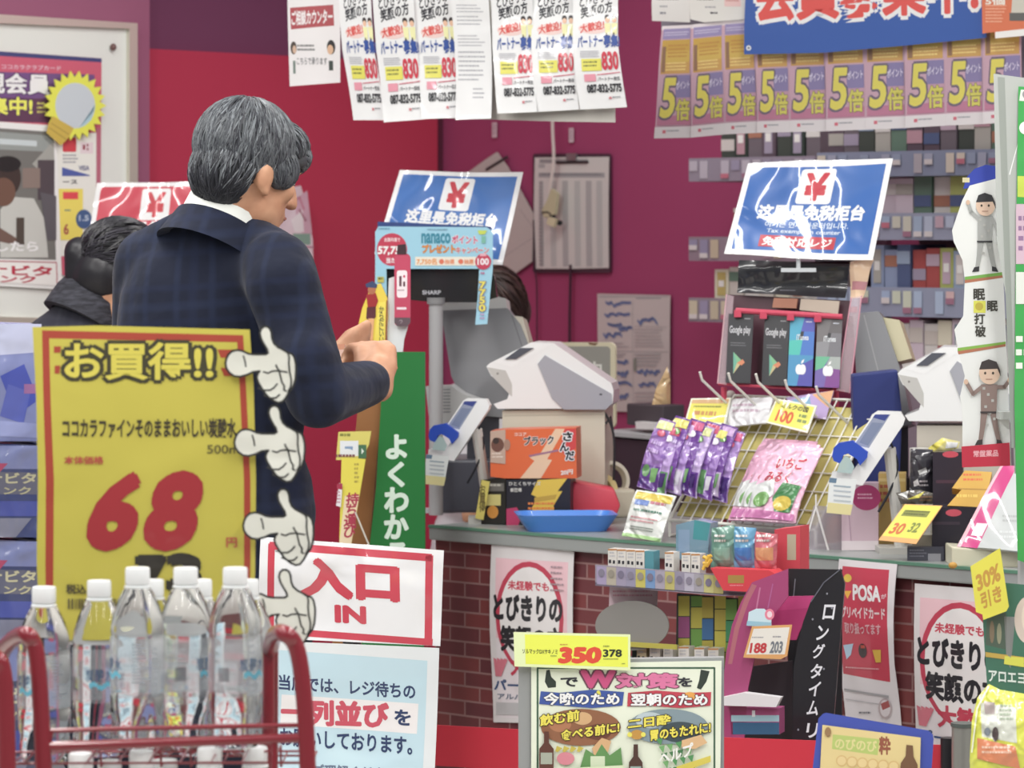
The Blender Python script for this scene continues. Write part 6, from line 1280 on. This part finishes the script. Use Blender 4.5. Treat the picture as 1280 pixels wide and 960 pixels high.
# ================================================================ PEOPLE
SKIN = noise_mat('skin', 'b58468', 'c59678', 30, .5, 2)
def cloth_mat(name, base, l1, l2, scale, r=.9):
    """woven cloth with a faint check"""
    m = bpy.data.materials.new(name); m.use_nodes = True; nt = m.node_tree; b = nt.nodes['Principled BSDF']; b.inputs['Roughness'].default_value = r
    b.inputs['Sheen Weight'].default_value = .08; b.inputs['Specular IOR Level'].default_value = .2
    tc = nt.nodes.new('ShaderNodeTexCoord'); mp = nt.nodes.new('ShaderNodeMapping'); mp.inputs['Rotation'].default_value = (0.0, 0.06, .35); nt.links.new(tc.outputs['Object'], mp.inputs[0])
    def L(h): return (*[lin(int(h[i:i + 2], 16) / 255) * 1.18 for i in (0, 2, 4)], 1)
    prev = None
    mix0 = L(base)
    cur = None
    for ax, col, sc, wd in (('X', l1, scale, .84), ('Z', l2, scale, .84), ('X', l2, scale * .5, .93), ('Z', l1, scale * .5, .93)):
        wv = nt.nodes.new('ShaderNodeTexWave'); wv.wave_type = 'BANDS'; wv.bands_direction = ax; wv.inputs['Scale'].default_value = sc; wv.inputs['Distortion'].default_value = .6; wv.inputs['Detail'].default_value = 1; wv.inputs['Detail Scale'].default_value = .6
        nt.links.new(mp.outputs[0], wv.inputs['Vector'])
        rp = nt.nodes.new('ShaderNodeMapRange'); rp.inputs[1].default_value = wd; rp.inputs[2].default_value = 1.0; rp.inputs[3].default_value = 0; rp.inputs[4].default_value = .55; nt.links.new(wv.outputs['Fac'], rp.inputs[0])
        mx = nt.nodes.new('ShaderNodeMix'); mx.data_type = 'RGBA'; nt.links.new(rp.outputs[0], mx.inputs[0])
        if cur is None: mx.inputs[6].default_value = mix0
        else: nt.links.new(cur, mx.inputs[6])
        mx.inputs[7].default_value = L(col); cur = mx.outputs[2]
    nt.links.new(cur, b.inputs['Base Color'])
    n = nt.nodes.new('ShaderNodeTexNoise'); n.inputs['Scale'].default_value = 9; n.inputs['Detail'].default_value = 3; bp = nt.nodes.new('ShaderNodeBump'); bp.inputs['Distance'].default_value = .012
    nt.links.new(tc.outputs['Object'], n.inputs['Vector']); nt.links.new(n.outputs['Fac'], bp.inputs['Height']); nt.links.new(bp.outputs[0], b.inputs['Normal'])
    return m
NAVY = cloth_mat('navy_check', '1a1e2d', '232a3f', '1e2439', 5.2)
GREYC = cloth_mat('grey_knit', '36363f', '404049', '2e2e38', 6)
RIB = noise_mat('ribbed_knit', '24242a', '3a3a42', 40, .9, 2, .003, (1, 1, 3.5))
TROU = cloth_mat('dark_trousers', '1b1e2a', '20242f', '1e222d', 9)
SHOE = C('17161a', .35)
SHIRT = C('d6d8d2', .6)
class Head:
    def __init__(s, c, fwd, up=(0, 0, 1), k=1.0):
        f = Vector(fwd).normalized(); r = f.cross(Vector(up)).normalized(); u = r.cross(f)
        s.c = Vector(c); s.M = Matrix((r, f, u)).transposed(); s.k = k
    def p(s, x, y, z): return s.c + s.M @ (Vector((x, y, z)) * s.k)
    def e(s, m, x, y, z, rx, ry, rz, mat): m.ell(s.p(x, y, z), (rx * s.k, ry * s.k, rz * s.k), mat, s.M.to_4x4())
    def c2(s, m, a, b, r0, r1, mat): m.cap(s.p(*a), s.p(*b), r0 * s.k, r1 * s.k, mat)
    def skin(s, m, neck):
        S = SKIN
        s.e(m, 0, 0, .012, .072, .094, .1, S); s.e(m, 0, .028, -.055, .06, .064, .07, S); s.e(m, 0, .05, -.09, .042, .042, .034, S); s.e(m, 0, .072, -.1, .02, .02, .017, S)
        s.c2(m, (0, .094, .012), (0, .112, -.03), .009, .014, S); s.e(m, .012, .1, -.033, .009, .01, .008, S); s.e(m, -.012, .1, -.033, .009, .01, .008, S)
        for q in (-1, 1):
            s.e(m, .046 * q, .058, -.025, .022, .022, .022, S); s.e(m, .03 * q, .078, .022, .026, .014, .008, S)
            s.e(m, .073 * q, -.008, -.02, .010, .019, .034, S); s.e(m, .079 * q, -.016, -.014, .007, .014, .028, S); s.e(m, .073 * q, .002, -.048, .008, .009, .012, S)
        s.e(m, 0, .09, -.062, .024, .012, .006, S); s.e(m, 0, .088, -.073, .022, .012, .007, S)
        m.cap(s.p(0, -.02, -.045), neck, .056 * s.k, .058 * s.k, S)
    def face(s, parent, browcol):
        for q in (-1, 1):
            m = MB(); s.e(m, .032 * q, .0755, .0, .0125, .009, .0085, C('d8d4cc', .3)); ey = m.build('eye', parent, smooth=True, angle=180)
            m = MB(); s.e(m, .032 * q, .083, -.001, .005, .003, .005, C('2a1c16', .2)); m.build('iris', ey, smooth=True, angle=180)
            m = MB(); m.tube([s.p(.016 * q, .093, .022), s.p(.034 * q, .09, .028), s.p(.052 * q, .078, .022)], .0028, browcol, 6); m.build('eyebrow', parent, smooth=True)
        m = MB(); m.tube([s.p(-.022, .092, -.067), s.p(0, .1015, -.066), s.p(.022, .092, -.067)], .0028, C('96594e', .5), 6); m.build('lips', parent, smooth=True)
def hair_strands(H, mb, n, mats, pick, ell, seed, cond, L=(.03, .06), w=.0016, lift=.002, crown=(0, -.04, .13), swirl=.0):
    rn = random.Random(seed); (ex, ey, ez), (rx, ry, rz) = ell; cr = Vector(crown); k = 0
    while k < n:
        v = Vector((rn.gauss(0, 1), rn.gauss(0, 1), rn.gauss(0, 1))).normalized()
        p = Vector((ex + v.x * rx, ey + v.y * ry, ez + v.z * rz))
        if not cond(p): continue
        k += 1
        def proj(q):
            d = Vector(((q.x - ex) / rx, (q.y - ey) / ry, (q.z - ez) / rz)); d.normalize(); return Vector((ex + d.x * rx, ey + d.y * ry, ez + d.z * rz)), Vector((d.x / rx, d.y / ry, d.z / rz)).normalized()
        dirv = (p - cr).normalized() + Vector((rn.gauss(0, .22), rn.gauss(0, .22) + swirl, rn.gauss(0, .15) - .25))
        ln = rn.uniform(*L); pts = []; q = p.copy()
        for j in range(5):
            q, nn = proj(q); pts.append(q + nn * lift * (1 + math.sin(j / 4 * 3.14) * 1.4)); t = dirv - nn * dirv.dot(nn); q = q + t.normalized() * ln / 4
        ww = w * rn.uniform(.6, 1.3)
        mb.tube([H.p(*x) for x in pts], [ww * .5, ww, ww, ww * .8, ww * .15], mats[pick(p, rn)], 4)

# ---- the grey-haired man
dm = 6.2
man = empty('person', (P(285, 700, dm).x, dm, 0)); T(man, 'grey-haired person in a navy checked jacket seen from behind, looking down at a wallet', 'person')
H = Head(P(312, 212, dm), (.76, .60, -.34), (.14, .16, 1), .93)
SHO_R = P(347, 336, 6.10); ELB_R = P(397, 496, 6.03); WR_R = P(463, 478, 6.27)
SHO_L = P(186, 330, 6.27); ELB_L = P(176, 520, 6.36); WR_L = P(400, 468, 6.52)
m = MB(); H.skin(m, P(283, 290, dm))
m.cap(P(283, 290, dm), P(276, 330, dm), .05, .05, SKIN)
m.ell(P(268, 420, dm + .02), (.14, .09, .19), SKIN); m.ell(P(282, 600, dm + .02), (.13, .09, .2), SKIN)
m.cap(P(205, 336, dm + .03), P(332, 336, dm - .03), .042, .042, SKIN)
for a, b_, r0, r1 in ((SHO_R, ELB_R, .044, .038), (ELB_R, WR_R, .036, .027), (SHO_L, ELB_L, .042, .038), (ELB_L, WR_L, .038, .027)): m.cap(a, b_, r0, r1, SKIN)
for q, px in ((-1, 255), (1, 320)):
    hp = P(px, 760, dm + .02); kn = Vector((hp.x, hp.y - .01, .48)); an = Vector((hp.x, hp.y + .02, .08)); m.cap(hp, kn, .07, .05, SKIN); m.cap(kn, an, .048, .035, SKIN); m.cap(an + Vector((0, 0, -.03)), an + Vector((.1, .09, -.04)), .032, .026, SKIN)
# right hand: palm, four curled fingers, thumb, all of the one body
def hand(W, out, side, up, k=1.0, curl=1.0):
    """W wrist, out along the palm, side towards the thumb, up = back of the hand"""
    out, side, up = [Vector(v).normalized() for v in (out, side, up)]
    at = lambda o, s_, u: W + (out * o + side * s_ + up * u) * k
    m.cap(at(-.01, 0, 0), at(.03, 0, .002), .026 * k, .03 * k, SKIN)
    m.cap(at(.035, .024, 0), at(.078, .03, .004), .018 * k, .0135 * k, SKIN); m.cap(at(.035, -.02, 0), at(.072, -.028, .0), .018 * k, .0125 * k, SKIN); m.cap(at(.03, 0, 0), at(.08, 0, .005), .02 * k, .014 * k, SKIN)
    for j, (s_, ln) in enumerate(((.031, .92), (.011, 1.0), (-.010, .95), (-.029, .78))):
        a = at(.08 - abs(j - 1) * .004, s_, .004); b1 = at(.08 + .038 * ln * (1 - .25 * curl), s_ * 1.02, .004 - .022 * curl * ln); c1 = at(.08 + .038 * ln * (1 - .25 * curl) - .004 * curl, s_, .004 - .022 * curl * ln - .024 * ln); d1 = at(.08 + .01, s_ * .98, -.022 * curl * ln - .036 * ln)
        m.cap(a, b1, .0105 * k, .0092 * k, SKIN); m.cap(b1, c1, .0092 * k, .0085 * k, SKIN); m.cap(c1, d1, .0085 * k, .007 * k, SKIN)
    t0 = at(.022, .03, -.004); t1 = at(.05, .052, -.018); t2 = at(.078, .045, -.03); m.cap(t0, t1, .0145 * k, .0115 * k, SKIN); m.cap(t1, t2, .0112 * k, .0088 * k, SKIN)
hand(P(474, 480, 6.29), Vector((-.10, .55, .62)), Vector((-.9, .1, -.1)), Vector((.55, -.45, .6)), 1.0)
hand(P(404, 470, 6.54), Vector((.55, .1, .55)), Vector((.2, .1, .9)), Vector((-.2, -.9, .2)), .95)
bod = blob(m, 'body', .0058, 5, man)
m = MB()
DK = [C('54585c', .45), C('70757a', .45), C('42454b', .45), C('24252b', .45), C('303138', .45)]
H.e(m, 0, -.02, .034, .086, .102, .094, DK[2]); H.e(m, 0, -.05, -.012, .074, .062, .07, DK[2]); H.e(m, 0, .045, .06, .07, .055, .05, DK[2]); H.e(m, 0, -.062, -.045, .06, .044, .045, DK[2])
H.e(m, 0, .078, .05, .058, .026, .03, DK[2])
for q in (-1, 1): H.e(m, .064 * q, .03, .008, .016, .034, .036, DK[2]); H.e(m, .066 * q, .026, -.012, .011, .017, .026, DK[2]); H.e(m, .05 * q, .068, .042, .018, .022, .018, DK[2])
hairbase = blob(m, 'hair', .006, 3, man)
HM = bpy.data.materials.new('grey_hair'); HM.use_nodes = True; nt = HM.node_tree; b = nt.nodes['Principled BSDF']; b.inputs['Roughness'].default_value = .5; b.inputs['Base Color'].default_value = (.06, .063, .07, 1)
hairbase.data.materials.clear(); hairbase.data.materials.append(HM)
m = MB()
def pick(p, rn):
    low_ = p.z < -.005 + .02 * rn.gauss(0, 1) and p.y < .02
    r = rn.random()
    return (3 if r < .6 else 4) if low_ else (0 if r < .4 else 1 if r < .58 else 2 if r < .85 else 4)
front = lambda p: not (p.y > .075 and p.z < .03) and not (p.z < -.0 and p.y > -.01) and not (p.y < -.03 and p.z < .0)
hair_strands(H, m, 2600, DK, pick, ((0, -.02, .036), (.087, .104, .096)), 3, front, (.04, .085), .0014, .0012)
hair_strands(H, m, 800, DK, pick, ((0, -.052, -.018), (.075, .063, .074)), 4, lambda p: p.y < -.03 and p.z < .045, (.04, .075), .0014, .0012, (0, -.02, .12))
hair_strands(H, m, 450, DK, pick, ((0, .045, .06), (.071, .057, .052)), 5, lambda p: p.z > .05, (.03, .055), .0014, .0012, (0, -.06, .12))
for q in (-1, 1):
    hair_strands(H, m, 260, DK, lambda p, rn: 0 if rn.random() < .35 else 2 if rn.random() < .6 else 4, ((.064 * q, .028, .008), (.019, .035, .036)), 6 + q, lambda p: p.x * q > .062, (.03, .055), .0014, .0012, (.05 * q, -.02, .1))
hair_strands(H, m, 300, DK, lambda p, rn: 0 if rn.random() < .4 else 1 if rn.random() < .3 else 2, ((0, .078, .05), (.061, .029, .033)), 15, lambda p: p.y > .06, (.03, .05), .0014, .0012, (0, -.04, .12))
m.build('hair_strands', hairbase, smooth=True, angle=80)
H.face(man, DK[3])
# shirt collar: a band round the neck
m = MB(); n = 40; ax = H.p(0, -.03, -.145); rings = []
cc = P(280, 268, dm); nv = Vector((.34, .34, .88)).normalized(); uu = nv.cross(Vector((0, 1, 0))).normalized(); vv_ = nv.cross(uu)
for k in range(n + 1):
    t = 2 * math.pi * k / n; d = uu * math.cos(t) + vv_ * math.sin(t)
    rings.append([cc + d * .074 - nv * .03, cc + d * .069 + nv * .026, cc + d * .0655 + nv * .026, cc + d * .066 - nv * .03])
m._grid(rings, SHIRT, cap=False); bmesh.ops.remove_doubles(m.bm, verts=m.bm.verts[:], dist=1e-6); m.build('shirt_collar', man, smooth=True, angle=50)
# jacket
m = MB(); N = NAVY
m.ell(P(262, 408, dm + .02), (.168, .118, .19), N); m.ell(P(272, 520, dm + .02), (.158, .118, .2), N); m.ell(P(284, 640, dm + .03), (.160, .122, .2), N); m.ell(P(296, 740, dm + .03), (.165, .125, .16), N)
m.cap(P(196, 334, dm + .05), P(340, 338, dm - .06), .062, .064, N); m.cap(P(262, 296, dm), P(196, 328, dm + .05), .06, .055, N); m.cap(P(285, 304, dm), P(338, 330, dm - .06), .058, .058, N)
m.ell(P(276, 312, dm), (.085, .082, .055), N); m.cap(P(252, 290, dm + .01), P(196, 320, dm + .05), .055, .058, N); m.cap(P(296, 296, dm - .01), P(340, 326, dm - .05), .052, .06, N); m.ell(P(268, 340, dm + .02), (.12, .1, .07), N)
m.cap(SHO_R, ELB_R, .068, .058, N); m.cap(ELB_R, WR_R - (WR_R - ELB_R).normalized() * .008, .057, .043, N); m.cap(SHO_L, ELB_L, .066, .058, N); m.cap(ELB_L, WR_L, .055, .042, N)
for p_, r_ in ((P(380, 452, 6.02), .058), (P(352, 356, 6.07), .066)): m.ell(p_, (r_, r_, r_), N)
jk = blob(m, 'jacket', .0085, 14, man)
m = MB(); rings = []
for k in range(29):
    t = math.radians(-150 + 300 * k / 28) + math.radians(100); d = uu * math.cos(t) + vv_ * math.sin(t)
    cz = cc - nv * .012
    rings.append([cz + d * .096 - nv * .066, cz + d * .087 - nv * .034, cz + d * .080 - nv * .01, cz + d * .076 - nv * .012, cz + d * .076 - nv * .055])
m._grid(rings, NAVY); m.build('lapel_collar', jk, smooth=True, angle=60)
m = MB()
for q, px in ((-1, 258), (1, 318)):
    hp = P(px, 740, dm + .03); kn = Vector((hp.x, hp.y - .01, .48)); an = Vector((hp.x, hp.y + .02, .1)); m.cap(hp, kn, .095, .075, TROU); m.cap(kn, an, .074, .06, TROU)
blob(m, 'trousers', .012, 4, man)
for q, px in ((-1, 258), (1, 318)):
    hp = P(px, 740, dm + .03); m = MB(); a = Vector((hp.x, hp.y + .01, .045)); m.cap(a, a + Vector((.14, .11, -.008)), .046, .04, SHOE); m.box(a + Vector((.07, .055, -.036)), (.24, .085, .016), SHOE, .66); o = m.build('shoe', man, smooth=True)
# what the man holds
s = Sheet([(430, 436), (452, 432), (450, 456), (428, 458)], FL(440, 446, 6.40, 10, 35), '2c8a4c', .004, wr=PAP); s.rect(430, 447, 448, 454, 'd8d8d0'); T(s.build('bank_card'), 'green and white card held in the hands of the grey-haired person', 'card')
s = Sheet([(411, 431), (431, 430), (430, 450), (410, 448)], FL(420, 440, 6.46, 10, 30), 'c8a090', .008, wr=PAP); s.poly([(411, 431), (431, 430), (431, 437), (411, 437)], 'b87858'); T(s.build('wallet'), 'small pinkish wallet held by the grey-haired person', 'wallet')

# ---- the dark-haired person behind
dw = 7.3
wo = empty('person', (P(120, 700, dw).x, dw, 0)); T(wo, 'person with black tied-back hair and a dark grey ribbed-collar coat, bending behind the navy jacket', 'person')
H2 = Head(P(150, 346, dw), (.78, .42, -.50), (.3, .25, 1), .90)
m = MB(); H2.skin(m, P(122, 392, dw)); m.cap(P(122, 392, dw), P(112, 420, dw), .046, .045, SKIN); m.ell(P(110, 520, dw + .02), (.13, .09, .2), SKIN); m.ell(P(115, 660, dw + .02), (.13, .09, .18), SKIN)
m.cap(P(58, 425, dw), P(175, 425, dw + .03), .045, .045, SKIN)
for sx, ex, wx in ((58, 50, 110), (175, 190, 200)):
    m.cap(P(sx, 430, dw), P(ex, 580, dw + .02), .042, .036, SKIN); m.cap(P(ex, 580, dw + .02), P(wx, 600, dw + .22), .034, .024, SKIN)
    W_ = P(wx, 600, dw + .24); hand(W_, Vector((.2, .9, .1)), Vector((.9 if sx < 100 else -.9, -.1, .1)), Vector((0, -.1, 1)), .9, .6)
for px in (90, 140):
    hp = P(px, 740, dw + .02); kn = Vector((hp.x, hp.y, .45)); an = Vector((hp.x, hp.y + .02, .07)); m.cap(hp, kn, .065, .048, SKIN); m.cap(kn, an, .046, .033, SKIN); m.cap(an + Vector((0, 0, -.03)), an + Vector((.08, .1, -.035)), .03, .024, SKIN)
blob(m, 'body', .0065, 5, wo)
BH = [C('1a181e', .38), C('211e26', .38), C('121116', .38), C('2a2730', .4)]
m = MB(); H2.e(m, 0, -.015, .036, .087, .103, .094, BH[0]); H2.e(m, 0, -.045, -.015, .078, .068, .072, BH[0]); H2.e(m, 0, .05, .06, .066, .05, .048, BH[0]); H2.e(m, .068, .02, -.005, .016, .03, .036, BH[0]); H2.e(m, -.068, .02, -.005, .016, .03, .036, BH[0])
m.cap(P(118, 322, dw - .01), P(100, 318, dw - .02), .022, .034, BH[0]); m.cap(P(98, 314, dw - .02), P(96, 346, dw - .02), .031, .026, BH[0])
hb2 = blob(m, 'hair', .006, 3, wo)
m = MB(); hair_strands(H2, m, 900, BH, lambda p, rn: rn.randrange(4), ((0, -.015, .036), (.088, .105, .096)), 9, lambda p: not (p.y > .06 and p.z < .035) and not (p.z < -.02 and p.y > 0), (.05, .1), .0018, .0012, (0, .1, .09))
m.build('hair_strands', hb2, smooth=True, angle=80)
m = MB(); m.lathe([(.014, -.008), (.02, 0), (.014, .008)], (0, 0, 0), C('15131a', .5), 16)
for v in m.bm.verts: v.co = Matrix.Rotation(math.radians(80), 3, 'Y') @ v.co + P(112, 321, dw - .015)
m.build('hair_tie', wo, smooth=True)
H2.face(wo, BH[0])
m = MB(); N = GREYC
m.ell(P(106, 475, dw + .02), (.15, .115, .16), N); m.ell(P(110, 590, dw + .02), (.15, .115, .2), N); m.ell(P(115, 700, dw + .02), (.155, .12, .18), N)
m.ell(P(108, 412, dw), (.085, .08, .055), N); m.cap(P(62, 428, dw), P(176, 428, dw + .03), .058, .058, N); m.cap(P(100, 398, dw), P(62, 424, dw), .055, .05, N); m.cap(P(112, 402, dw), P(170, 420, dw + .03), .055, .05, N)
for sx, ex, wx in ((56, 48, 108), (178, 192, 200)): m.cap(P(sx, 434, dw), P(ex, 580, dw + .02), .055, .048, N); m.cap(P(ex, 580, dw + .02), P(wx, 600, dw + .2), .047, .036, N)
ck = blob(m, 'coat', .009, 5, wo)
m = MB(); rings = []; c3 = P(110, 382, dw); nv3 = Vector((.42, .25, .85)).normalized(); u3 = nv3.cross(Vector((0, 1, 0))).normalized(); v3 = nv3.cross(u3)
for k in range(41):
    t = 2 * math.pi * k / 40; d = u3 * math.cos(t) + v3 * math.sin(t)
    rings.append([c3 + d * .084 - nv3 * .036, c3 + d * .078 + nv3 * .012, c3 + d * .07 + nv3 * .034, c3 + d * .062 + nv3 * .028, c3 + d * .066 - nv3 * .036])
m._grid(rings, RIB, cap=False); bmesh.ops.remove_doubles(m.bm, verts=m.bm.verts[:], dist=1e-6); m.build('ribbed_collar', ck, smooth=True, angle=60)
m = MB()
for px in (90, 140):
    hp = P(px, 720, dw + .02); kn = Vector((hp.x, hp.y, .45)); an = Vector((hp.x, hp.y + .02, .09)); m.cap(hp, kn, .088, .066, TROU); m.cap(kn, an, .066, .052, TROU)
blob(m, 'trousers', .013, 4, wo)
for px in (90, 140):
    hp = P(px, 740, dw + .02); m = MB(); a = Vector((hp.x, hp.y, .04)); m.cap(a, a + Vector((.1, .13, -.005)), .04, .034, SHOE); m.build('shoe', wo, smooth=True)

# ---- the bowed head behind the till
dst = 8.35
sf = empty('person', (P(618, 700, dst).x, dst, 0)); T(sf, 'person bowed behind the till monitor, only dark brown hair showing', 'person')
H3 = Head(P(612, 404, dst), (-.35, -.55, -.75), (-.2, -.4, .9), 1.0)
m = MB(); H3.skin(m, P(618, 470, dst + .06)); m.cap(P(618, 470, dst + .06), P(620, 500, dst + .08), .05, .06, SKIN); m.ell(P(620, 590, dst + .08), (.14, .1, .2), SKIN); m.cap(P(575, 505, dst + .08), P(665, 505, dst + .08), .05, .05, SKIN)
for sx, ex in ((572, 568), (668, 672)):
    m.cap(P(sx, 510, dst + .08), P(ex, 620, dst + .06), .045, .04, SKIN); m.cap(P(ex, 620, dst + .06), P(620 + (ex - 620) * .5, 630, dst - .16), .036, .026, SKIN); hand(P(620 + (ex - 620) * .5, 630, dst - .18), Vector((0, -.9, 0)), Vector((.9 if ex < 620 else -.9, 0, .1)), Vector((0, 0, 1)), .9, .5)
for px in (600, 640):
    hp = P(px, 740, dst + .1); kn = Vector((hp.x, hp.y, .42)); an = Vector((hp.x, hp.y, .07)); m.cap(hp, kn, .068, .05, SKIN); m.cap(kn, an, .048, .035, SKIN); m.cap(an + Vector((0, 0, -.03)), an + Vector((0, -.12, -.035)), .03, .024, SKIN)
blob(m, 'body', .008, 5, sf)
BR_ = C('3c2a26', .45); m = MB(); H3.e(m, 0, -.02, .034, .09, .106, .097, BR_); H3.e(m, 0, -.05, -.012, .082, .068, .075, BR_); H3.e(m, 0, .045, .06, .072, .055, .05, BR_); h3 = blob(m, 'hair', .007, 3, sf)
m = MB(); HB = [C('3a2823', .45), C('4a352d', .45), C('2c1f1c', .45)]; hair_strands(H3, m, 500, HB, lambda p, rn: rn.randrange(3), ((0, -.02, .034), (.091, .107, .098)), 21, lambda p: not (p.y > .06 and p.z < .03), (.05, .09), .002, .0012); m.build('hair_strands', h3, smooth=True, angle=80)
H3.face(sf, BR_)
WH = C('c8c8cc', .7); m = MB(); m.ell(P(620, 570, dst + .09), (.165, .125, .2), WH); m.ell(P(620, 690, dst + .09), (.16, .125, .2), WH); m.cap(P(578, 508, dst + .09), P(662, 508, dst + .09), .062, .062, WH)
for sx, ex in ((572, 566), (668, 674)): m.cap(P(sx, 512, dst + .08), P(ex, 620, dst + .06), .056, .05, WH); m.cap(P(ex, 620, dst + .06), P(620 + (ex - 620) * .5, 630, dst - .14), .048, .037, WH)
blob(m, 'white_coat', .011, 5, sf)
m = MB()
for px in (600, 640):
    hp = P(px, 730, dst + .1); m.cap(hp, (hp.x, hp.y, .42), .09, .07, TROU); m.cap((hp.x, hp.y, .42), (hp.x, hp.y, .09), .07, .055, TROU)
blob(m, 'trousers', .014, 4, sf)
for px in (600, 640):
    hp = P(px, 740, dst + .1); m = MB(); a = Vector((hp.x, hp.y, .04)); m.cap(a, a + Vector((0, -.15, -.005)), .04, .034, SHOE); m.build('shoe', sf, smooth=True)
